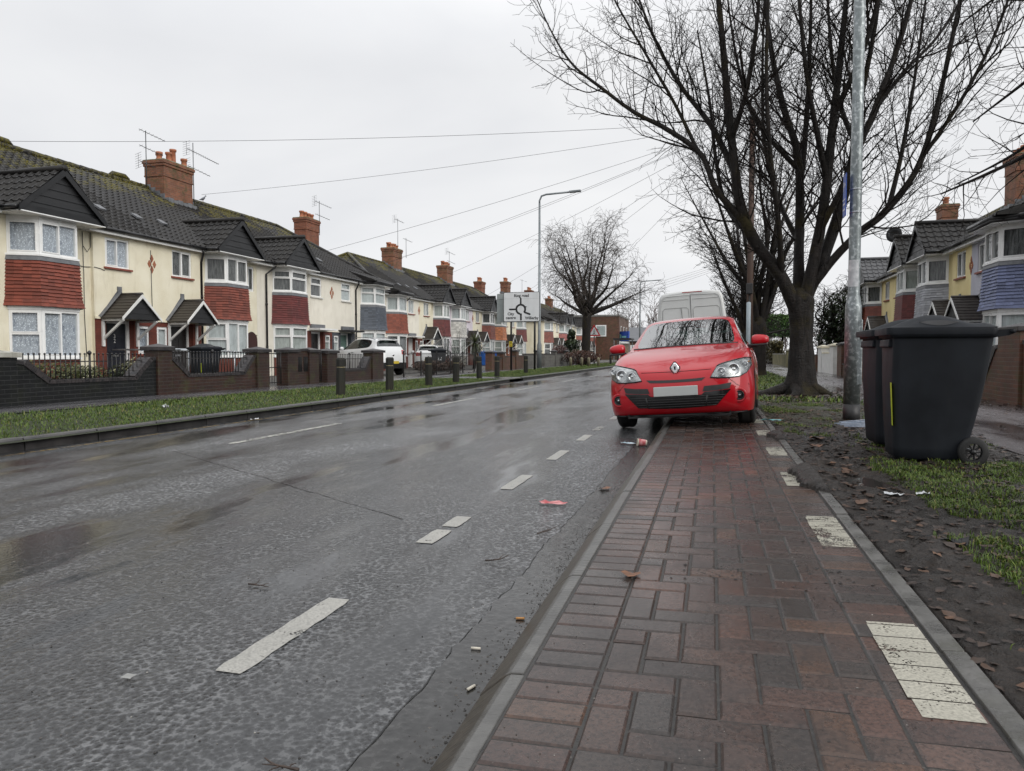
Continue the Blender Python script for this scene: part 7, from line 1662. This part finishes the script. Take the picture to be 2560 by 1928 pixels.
def wheelie(label, loc, rot, mat, group=None, sc=1):
    root = thing('wheelie_bin', loc, label, 'wheelie bin', group, (0, 0, rot)); root.scale = (sc,) * 3; bm_ = M[mat]
    def prof(z):
        f = (z - .03) / .9
        return (-.275 - .035 * f - .012 * sin(pi * f), .235 + .175 * f + .02 * sin(pi * f), .215 + .065 * f)
    mb = MB(); rings = []
    for z in (.03, .05, .12, .3, .5, .7, .86, .92, .935):
        a, b, w_ = prof(z); k = .02 if z < .04 else 0; rings.append(rrect(a + k, b - k, -w_ + k, w_ - k, .055, z))
    a, b, w_ = prof(.935); rings += [rrect(a - .025, b + .02, -w_ - .02, w_ + .02, .06, .936), rrect(a - .028, b + .022, -w_ - .022, w_ + .022, .06, .965)]
    loft(mb, rings); body = mb.build('body', bm_, root)
    # ribs under the rim and the front comb
    mb = MB(); mb.obox((-.30, 0, .89), (1, 0, -.1), (0, 1, 0), (.1, 0, 1), (-.035, .02), (-.2, .2), (-.03, .03)); mb.build('comb', bm_, body, bevel=.01)
    # lid: flat rim, long hump rising towards the front, hand holds laid on as patches
    mb = MB(); x0, x1, w_ = -.365, .425, .305
    def top(u, v):
        hump = .075 * max(0, sin(pi * min(1, max(0, (u - .10) / .72)))) ** 1.2 + .028 * u
        e = min(1, (1 - abs(v) ** 3.2)); fr_ = min(1, u / .06); bk = min(1, (1 - u) / .05)
        return 1.005 + (hump + .012) * max(0, e) * min(fr_, 1) * (.35 + .65 * bk)
    rows = [[(x0 + (x1 - x0) * i / 26, w_ * (j / 9 - 1) * (1 - .05 * (i < 2)), top(i / 26, j / 9 - 1)) for j in range(19)] for i in range(27)]
    mb.grid(rows); rim = [rrect(x0, x1, -w_, w_, .05, .955), rrect(x0 - .004, x1 + .004, -w_ - .004, w_ + .004, .05, .985), rrect(x0, x1, -w_, w_, .05, 1.006)]
    loft(mb, rim); lid = mb.build('lid', bm_, root)
    for s_ in (-1, 1):
        pts = [(x0 + (x1 - x0) * (.30 + .36 * k / 10), s_ * w_ * .80, 0) for k in range(11)]
        mb = MB(); up_, lo = [], []
        for k, (x, y, _) in enumerate(pts):
            u = (x - x0) / (x1 - x0); t_ = sin(pi * k / 10) ** .6
            zt = top(u, .80) + .006; up_.append((x, y - s_ * .002 + s_ * .010, zt - .003)); lo.append((x, y + s_ * .05 * t_, top(u, min(.995, .80 + .17 * t_)) + .004))
        mb.grid([up_, lo]); mb.build('hand_hold', M['black_plastic'], lid)  # dark patch paints the shade of a hollow in the lid
    mb = MB()
    for s_ in (-1, 1): mb.prism([(.40, .93), (.42, .985), (.545, .99), (.55, .965), (.50, .945)], lambda u, v, q: (u, q, v), s_ * .255 - .018, s_ * .255 + .018)
    mb.tube([(.525, -.29, .975), (.525, .29, .975)], .017, 10); mb.build('handle', bm_, root)
    for s_ in (-1, 1):
        wx, wz = .285, .105; mb = MB(); y = s_ * .245
        mb.lathe((wx, y, wz), [(.060, -.022), (.098, -.024), (.108, -.014), (.110, 0), (.108, .014), (.098, .024), (.060, .022)], 28, axis='y', cap=False); wo = mb.build('wheel', M['rubber'], root)
        mb = MB(); mb.lathe((wx, y, wz), [(.062, -.016), (.068, -.02), (.068, .02), (.062, .016)], 24, axis='y', cap=False)
        for k in range(9): a = 2 * pi * k / 9; mb.obox((wx, y, wz), (cos(a), 0, sin(a)), (0, 1, 0), (-sin(a), 0, cos(a)), (.01, .064), (-.012, .012), (-.004, .004))
        mb.lathe((wx, y, wz), [(.018, -.026), (.018, .026)], 12, axis='y'); mb.build('hub', M['trim'], wo)
    mb = MB(); mb.tube([(.285, -.24, .105), (.285, .24, .105)], .012, 8); mb.build('axle', M['metal_grey'], root)
    return root
wb1 = wheelie('nearer dark grey wheelie bin standing side-on in the muddy verge', (1.665, 6.45, .122), R(-2), 'bin_grey'); wb1.scale = (.95, .97, 1.055)
wb2 = copy_thing(wb1, (1.70, 7.36, .13), (0, 0, R(4)), 'dark grey wheelie bin half hidden behind the nearer one')
st = MB(); st.quad((-.2965, -.235, .28), (-.2965, -.185, .28), (-.3155, -.185, .60), (-.3155, -.245, .60)); so2 = st.build('safety_sticker', surf('lime_sticker', (.42, .5, .02), (.5, .58, .04), 4, .4), wb1)
wheelie('left one of the two tall blue wheelie bins in a front garden', (-16.2, 50.7, .10), R(200), 'bin_blue', 'blue bins'); bb2 = wheelie('right one of the two tall blue wheelie bins in a front garden', (-15.7, 51.5, .10), R(195), 'bin_blue', 'blue bins')
b22 = copy_thing(wb1, (-12.3, 31.6, .11), (0, 0, R(200)), 'black wheelie bin numbered 22 behind the railing, right of the small white car')
text_mesh('22', .26, lambda u, v: (.0 + u, .292, .60 + v), M['sign_white'], 'house_number', b22) if False else text_mesh('22', .24, lambda u, v: (-u - .02, .262 + .03 * 0, .62 + v), M['sign_white'], 'house_number', b22)
copy_thing(wb1, (-13.6, 17.0, .10), (0, 0, R(80)), 'dark bin beside the dark canopied door, behind the railings')

# ---------------------------------------------------------------- handrails, aerials, bird, dishes
def handrail(label, loc, pts, posts):
    root = thing('handrail', loc, label, 'handrail'); mb = MB(); mb.tube(pts, .024, 8); mb.build('rail', M['metal_grey'], root)
    for x, y, z in posts: mb = MB(); mb.tube([(x, y, 0), (x, y, z)], .022, 8); mb.lathe((x, y, z - .03), [(.034, 0), (.034, .06)], 10); mb.build('post', M['metal_grey'], root)
handrail('galvanised handrail crossing in front of the navy door', (-15.3, 15.6, .10), [(-1.5, 1.5, 1.0), (0, 1.45, 1.0), (1.2, 1.4, .98)], [(0, 1.45, 1.0), (1.2, 1.4, .98)])
handrail('long galvanised handrail sloping down past the dark canopied door', (-14.6, 19.3, .10), [(.2, -3.4, 1.02), (.25, -1.5, 1.0), (.3, 1.6, .88)], [(.2, -3.3, 1.02), (.28, 0, .95), (.3, 1.6, .88)])
def aerial(label, loc, h, arms, rot=0):
    root = thing('tv_aerial', loc, label, 'aerial', None, (0, 0, rot)); mb = MB(); mb.tube([(0, 0, 0), (0, 0, h)], .018, 6); mb.build('mast', M['aerial'], root)
    for z, L_, n, w_, refl in arms:
        mb = MB(); d = Vector((.95, -.1, -.28)).normalized(); p0 = Vector((-.25, 0, z + .06)); p1 = p0 + d * L_; mb.tube([p0, p1], .012, 4)
        for k in range(n): q = p0 + d * L_ * (k + .5) / n; mb.tube([q - Vector((0, w_ * (1 - .4 * k / n), 0)), q + Vector((0, w_ * (1 - .4 * k / n), 0))], .006, 3)
        if refl:
            for k in range(-3, 4): mb.tube([p0 + Vector((-.04, -.28, k * .09)), p0 + Vector((-.04, .28, k * .09))], .006, 3)
            mb.tube([p0 + Vector((-.04, 0, -.28)), p0 + Vector((-.04, 0, .28))], .008, 3)
        mb.build('antenna', M['aerial'], root)
aerial('tall aerial with three antennas left of the big mossy chimney', (-21.2, 23.42, 7.45), 2.15, ((2.1, 1.0, 7, .16, 0), (1.5, .9, 6, .16, 0), (.9, .6, 4, .2, 1)), R(65))
aerial('tall aerial with a grid reflector right of the big mossy chimney', (-21.15, 26.0, 7.3), 2.55, ((2.2, 1.4, 14, .14, 1), (1.5, 1.0, 6, .15, 1)), R(70))
aerial('aerial beside the plain brick chimney of the end house', (-21.2, 36.2, 7.6), 1.9, ((1.8, 1.0, 8, .16, 1), (1.1, .9, 6, .16, 0)), R(60))
aerial('very tall thin aerial on the first chimney of the second row', (-22.6, 49.7, 8.3), 2.7, ((2.6, .8, 6, .2, 1),), R(60)); aerial('shorter aerial on the first chimney of the second row', (-22.6, 51.2, 8.3), 1.5, ((1.4, .8, 6, .2, 0),), R(60))
aerial('aerial on the second chimney of the second row', (-22.6, 60.6, 8.2), 1.9, ((1.8, .9, 6, .2, 1), (1.0, .9, 5, .2, 0)), R(60)); aerial('aerial above the roundabout sign on the far chimneys', (-21.8, 83, 8.2), 1.6, ((1.5, .9, 5, .2, 0),), R(30))
aerial('tall aerial left of the right-hand chimney with a small white dish', (12.1, 32.2, 6.6), 2.9, ((2.8, 1.0, 7, .16, 0),), R(200)); aerial('aerial on the far right-hand chimney beyond the dark tree', (12.0, 42.4, 6.6), 3.4, ((3.3, .9, 6, .2, 1),), R(200))
def dish(label, loc, rot, mat, r=.35):
    root = thing('satellite_dish', loc, label, 'satellite dish', None, rot); mb = MB(); mb.lathe((0, 0, 0), [(.01, .09), (r * .5, .07), (r * .85, .025), (r, 0), (r, -.012), (r * .5, .05), (.01, .07)], 24, axis='y'); mb.build('reflector', mat, root); mb = MB(); mb.tube([(0, .06, -r * .9), (0, -.42, -r * .5), (0, -.5, -.08)], .014, 5); mb.lathe((0, -.5, -.06), [(.03, -.05), (.035, .05)], 8, axis='y'); mb.build('arm', M['aerial'], root)
dish('black satellite dish on the gable of the dark red bay house', (7.25, 33.4, 5.95), (0, 0, R(-35)), M['black_board'], .32); dish('small white satellite dish beside the right-hand chimney', (11.6, 32.3, 8.55), (0, 0, R(-60)), M['upvc'], .25)
pg = thing('pigeon', (-21.5, 27.0, 7.60), 'lone pigeon perched on the mossy roof ridge right of the big chimney', 'bird', rot=(0, 0, R(70))); mb = MB(); rings = []
for x, z, ry, rz in ((-.19, .075, .012, .006), (-.12, .095, .035, .022), (-.05, .125, .062, .055), (.02, .155, .066, .066), (.075, .195, .05, .055), (.10, .245, .034, .036), (.115, .285, .032, .032), (.14, .295, .024, .022), (.165, .288, .008, .007), (.19, .28, .003, .003)): rings.append([(x, ry * cos(2 * pi * k / 12), z + rz * sin(2 * pi * k / 12)) for k in range(12)])
loft(mb, rings); mb.build('body', surf('pigeon_grey', (.07, .075, .09), (.14, .15, .17), 20, .6), pg); mb = MB()
for s_ in (-1, 1): mb.tube([(.0, s_ * .03, .10), (.01, s_ * .03, -.0)], .006, 4)
mb.build('legs', M['terracotta'], pg)

# ---------------------------------------------------------------- far end of the road
fb = thing('brick_building', (-17.5, 112, 0), 'flat-roofed two-storey brick shop building right of the round tree', 'building'); mb = MB(); mb.box(-4.4, 4.1, -4, 9, 0, 6.6); mb.build('wall', M['brick_mid'], fb); mb = MB(); mb.box(-4.5, 4.2, -4.1, 9.1, 6.6, 6.85); mb.build('parapet', M['concrete'], fb)
for z, y in ((4.3, -1.5), (4.3, 2), (4.3, 5.5)):
    mb = MB(); mb.box(4.05, 4.16, y - .5, y + .5, z - .8, z + .9); wn = mb.build('window', M['upvc'], fb); mb = MB(); mb.box(4.161, 4.17, y - .4, y + .4, z - .7, z + .8); mb.build('pane', M['interior'], wn)
mb = MB(); mb.box(.6, 2.2, -4.12, -4.02, 3.6, 5.3); wn = mb.build('window', M['upvc'], fb); mb = MB(); mb.box(.75, 2.05, -4.14, -4.125, 3.75, 5.15); mb.build('pane', M['glass'], wn)
mb = MB(); mb.box(4.12, 4.3, -3.9, 8.8, .1, 2.9); sf = mb.build('shop_front', M['upvc'], fb); mb = MB(); mb.box(4.305, 4.32, -3.0, 1, .5, 2.4); mb.build('shop_window', M['interior'], sf)
ss = thing('shop_sign', (-13.0, 108.6, 0), 'blue shop sign with a pale fish shape on the brick shop building', 'sign'); mb = MB(); mb.obox((0, 0, 3.6), (.75, -.66, 0), (.66, .75, 0), (0, 0, 1), (-1.5, 1.5), (-.1, .1), (-.75, .75)); mb.build('board', M['sign_blue'], ss); mb = MB(); mb.obox((0, 0, 3.62), (.75, -.66, 0), (.66, .75, 0), (0, 0, 1), (-.9, -.1), (-.13, -.105), (-.3, .3)); mb.obox((0, 0, 3.55), (.75, -.66, 0), (.66, .75, 0), (0, 0, 1), (.1, 1.0), (-.13, -.105), (-.15, .1)); mb.build('emblem', surf('sign_teal', (.2, .5, .45), (.3, .6, .55), 3, .4), ss)
gb_ = thing('low_building', (-20, 150, 0), 'long low building with a grey pitched roof closing the view left of the red car', 'building'); mb = MB(); mb.box(-10, 16, 0, 10, 0, 3.6); mb.build('wall', M['brick_mid'], gb_); mb = MB(); mb.add([(-10.6, -.6, 3.6), (16.6, -.6, 3.6), (13, 5, 6.6), (-8, 5, 6.6), (16.6, 10.6, 3.6), (-10.6, 10.6, 3.6)], [(0, 1, 2, 3), (1, 4, 2), (5, 3, 2, 4), (0, 3, 5)]); mb.build('roof', surf('grey_roof', (.11, .115, .125), (.15, .155, .165), 1, .6), gb_); mb = MB(); mb.box(-9, 15, -.08, -.01, .4, 2.8); mb.build('shop_front', M['upvc'], gb_)
bs_ = thing('bus_shelter', (-8.9, 76, .1), 'glass bus shelter with a dark flat roof at the far left kerb', 'bus shelter'); mb = MB(); mb.box(-.95, .9, -1.6, 1.6, 2.35, 2.5); mb.build('roof', M['trim'], bs_)
for x, y in ((-.85, -1.5), (-.85, 1.5), (.7, -1.5), (.7, 1.5)): mb = MB(); mb.box(x - .04, x + .04, y - .04, y + .04, 0, 2.35); mb.build('post', M['grey_paint_steel'], bs_)
mb = MB(); mb.quad((-.8, -1.5, .2), (.66, -1.5, .2), (.66, -1.5, 2.2), (-.8, -1.5, 2.2)); mb.build('glass_panel', M['glass'], bs_); mb = MB(); mb.box(-.6, .5, 1.48, 1.5, .5, 2.0); mb.build('poster', surf('poster_orange', (.35, .15, .06), (.5, .42, .3), 3, .5), bs_)

# ---------------------------------------------------------------- litter
M['card'] = surf('paper_cup_card', (.45, .40, .32), (.58, .53, .44), 20, .7); M['litter_red'] = surf('litter_red', (.42, .04, .05), (.62, .3, .3), 30, .5); M['litter_white'] = surf('litter_white', (.6, .62, .64), (.72, .73, .74), 30, .5); M['litter_grey'] = surf('trodden_disc', (.22, .22, .21), (.3, .3, .29), 30, .5); M['stick'] = surf('wet_stick', (.025, .016, .012), (.06, .04, .03), 30, .6); M['butt'] = surf('cigarette_paper', (.5, .46, .38), (.62, .58, .5), 60, .7); M['butt_t'] = surf('cigarette_tip', (.42, .20, .06), (.5, .26, .09), 60, .7)
cup = thing('paper_cup', (-.70, 7.66, .045), 'squashed paper cup with a red side lying against the lay-by kerb', 'cup', rot=(R(6), R(86), R(200))); mb = MB(); mb.lathe((0, 0, 0), [(.028, -.05), (.030, -.048), (.040, .05), (.043, .052), (.038, .05), (.027, -.045)], 20); mb.f = mb.f[:-1]; mb.m = mb.m[:-1]; mb.sm = mb.sm[:-1]; mb.c = mb.c[:-1]; mb.v = [(x, y * .78, z) for x, y, z in mb.v]; mb.build('cup', M['card'], cup); mb = MB(); mb.lathe((0, 0, 0), [(.032, -.035), (.0395, .035)], 20); mb.v = [(x * 1.02, y * .80, z) for x, y, z in mb.v]; mb.f = [f for i, f in enumerate(mb.f) if i < 12]; mb.m = [0] * len(mb.f); mb.sm = [True] * len(mb.f); mb.c = [None] * len(mb.f); mb.build('print', M['litter_red'], cup)
def scrap(name, loc, label, cat, mat, w_, h, rot, crump=.01, seed=1, n=6):
    rg = random.Random(seed); mb = MB(); mb.grid([[(w_ * (i / n - .5) + rg.gauss(0, w_ * .03), h * (j / n - .5) + rg.gauss(0, h * .03), .004 + abs(rg.gauss(0, crump))) for j in range(n + 1)] for i in range(n + 1)]); o_ = mb.build(name, mat, recalc=False); o_.location = loc; o_.rotation_euler = (0, 0, rot); return tag(o_, label, cat)
scrap('flattened_carton', (-.98, 4.54, .008), 'flattened red and white carton lying on the wet road', 'litter', M['litter_red'], .17, .06, R(2), .006, 2)
scrap('wrapper', (-.86, 7.78, .01), 'pale blue wrapper beside the paper cup', 'litter', surf('wrapper_blue', (.3, .42, .5), (.6, .66, .7), 30, .3), .16, .035, R(-8), .008, 3)
scrap('wrapper', (1.06, 4.72, .135), 'torn white tissue on the mud beside the kerb edging', 'litter', M['litter_white'], .10, .03, R(-20), .008, 5); scrap('wrapper', (1.22, 4.75, .14), 'second white scrap on the mud in front of the nearer bin', 'litter', M['litter_white'], .08, .025, R(10), .008, 6)
scrap('wrapper', (1.0, 3.62, .135), 'dark crumpled plastic strip half buried in the mud', 'litter', M['black_gloss'], .22, .06, R(-25), .012, 7); scrap('wrapper', (.74, 9.6, .14), 'cyan plastic strip beside the red car front wheel', 'litter', surf('cyan_strip', (.15, .42, .45), (.25, .55, .58), 20, .3), .30, .03, R(15), .008, 8)
scrap('paper_scrap', (-7.85, 8.95, .17), 'crumpled white paper ball on the far verge', 'litter', M['litter_white'], .09, .06, .4, .03, 9); scrap('paper_scrap', (-6.50, 9.2, .008), 'white rubbish caught against the far kerb', 'litter', M['litter_white'], .16, .03, R(80), .008, 10); scrap('bottle_top', (-1.68, 1.74, .008), 'pale flattened disc on the near road surface', 'litter', M['litter_grey'], .034, .03, 0, .0005, 11, 3)
for i, (x, y, a, tip, lb) in enumerate(((-.665, 1.95, 1.2, 'butt', 'pale cigarette end in the gutter puddle nearest the camera'), (-.668, 2.52, .2, 'butt_t', 'orange cigarette end in the gutter beside the kerb'), (-.74, 2.22, .1, 'butt', 'small white cigarette end in the wet gutter'))):
    o_ = MB(); o_.tube([(-.016, 0, .012), (.016, 0, .012)], .0045, 8, m=0); b_ = o_.build('cigarette_end', M[tip]); b_.location = (x, y, -.003); b_.rotation_euler = (0, 0, a); tag(b_, lb, 'litter')
def twig(loc, rot, L_, seed, label):
    rg = random.Random(seed); mb = MB(); pts, rs = wander((0, 0, .012), (1, .1, .0), L_, .004, .0015, 8, .12, 0, rg); pts = [Vector((p.x, p.y, .008 + abs(p.z - .012) * .5)) for p in pts]; mb.tube(pts, rs, 5)
    for k in (2, 4, 5): q, r_ = wander(pts[k], (rg.uniform(.3, 1), rg.choice((-1, 1)) * .9, .15), L_ * .3, .0025, .001, 4, .15, 0, rg); mb.tube(q, r_, 4)
    o_ = mb.build('fallen_twig', M['stick']); o_.location = loc; o_.rotation_euler = (0, 0, rot); tag(o_, label, 'twig')
twig((-1.88, 2.60, 0), R(-10), .11, 1, 'thin forked twig lying beyond the nearest road dash'); twig((-1.02, 3.2, 0), R(10), .13, 2, 'dark twig lying near the lay-by kerb'); twig((-.92, 1.45, .0), R(170), .10, 3, 'fallen twig at the bottom edge of the road'); twig((-.9, 3.75, 0), R(60), .2, 4, 'twig lying in the muddy gutter')
M['leaf_brown'] = surf('curled_leaf', (.10, .045, .025), (.22, .10, .05), 30, .6)
for i, (x, y, z, s_, lb) in enumerate(((-.73, 5.12, .01, .07, 'curled brown leaf in the gutter beside the brick paving'), (-.30, 2.82, .11, .06, 'brown leaf lying on the brick paving'), (.93, 6.95, .15, .11, 'large brown leaf standing on the mud by the paving edge'), (1.0, 7.6, .15, .12, 'broad orange leaf lying on the mud left of the bins'))):
    mb = MB(); leaf(mb, 0, 0, 0, s_, None, random.Random(i + 3)); o_ = mb.build('dead_leaf', M['leaf_brown'], recalc=False); o_.location = (x, y, z); tag(o_, lb, 'leaf')
rods = thing('plastic_rods', (1.55, 8.75, .15), 'bundle of thin pale blue plastic rods lying behind the bins', 'litter', rot=(0, 0, R(8))); rg = random.Random(6)
for i in range(7):
    mb = MB(); y = -.14 + i * .045; mb.tube([(-.22 + rg.uniform(0, .12), y * .2, .02 + i * .008), (.35, y, .03 + i * .012)], .0055, 5); mb.build('rod', surf('pale_rod', (.22, .27, .36), (.42, .47, .55), 20, .35) if 'rod' not in M else M['rod'], rods)
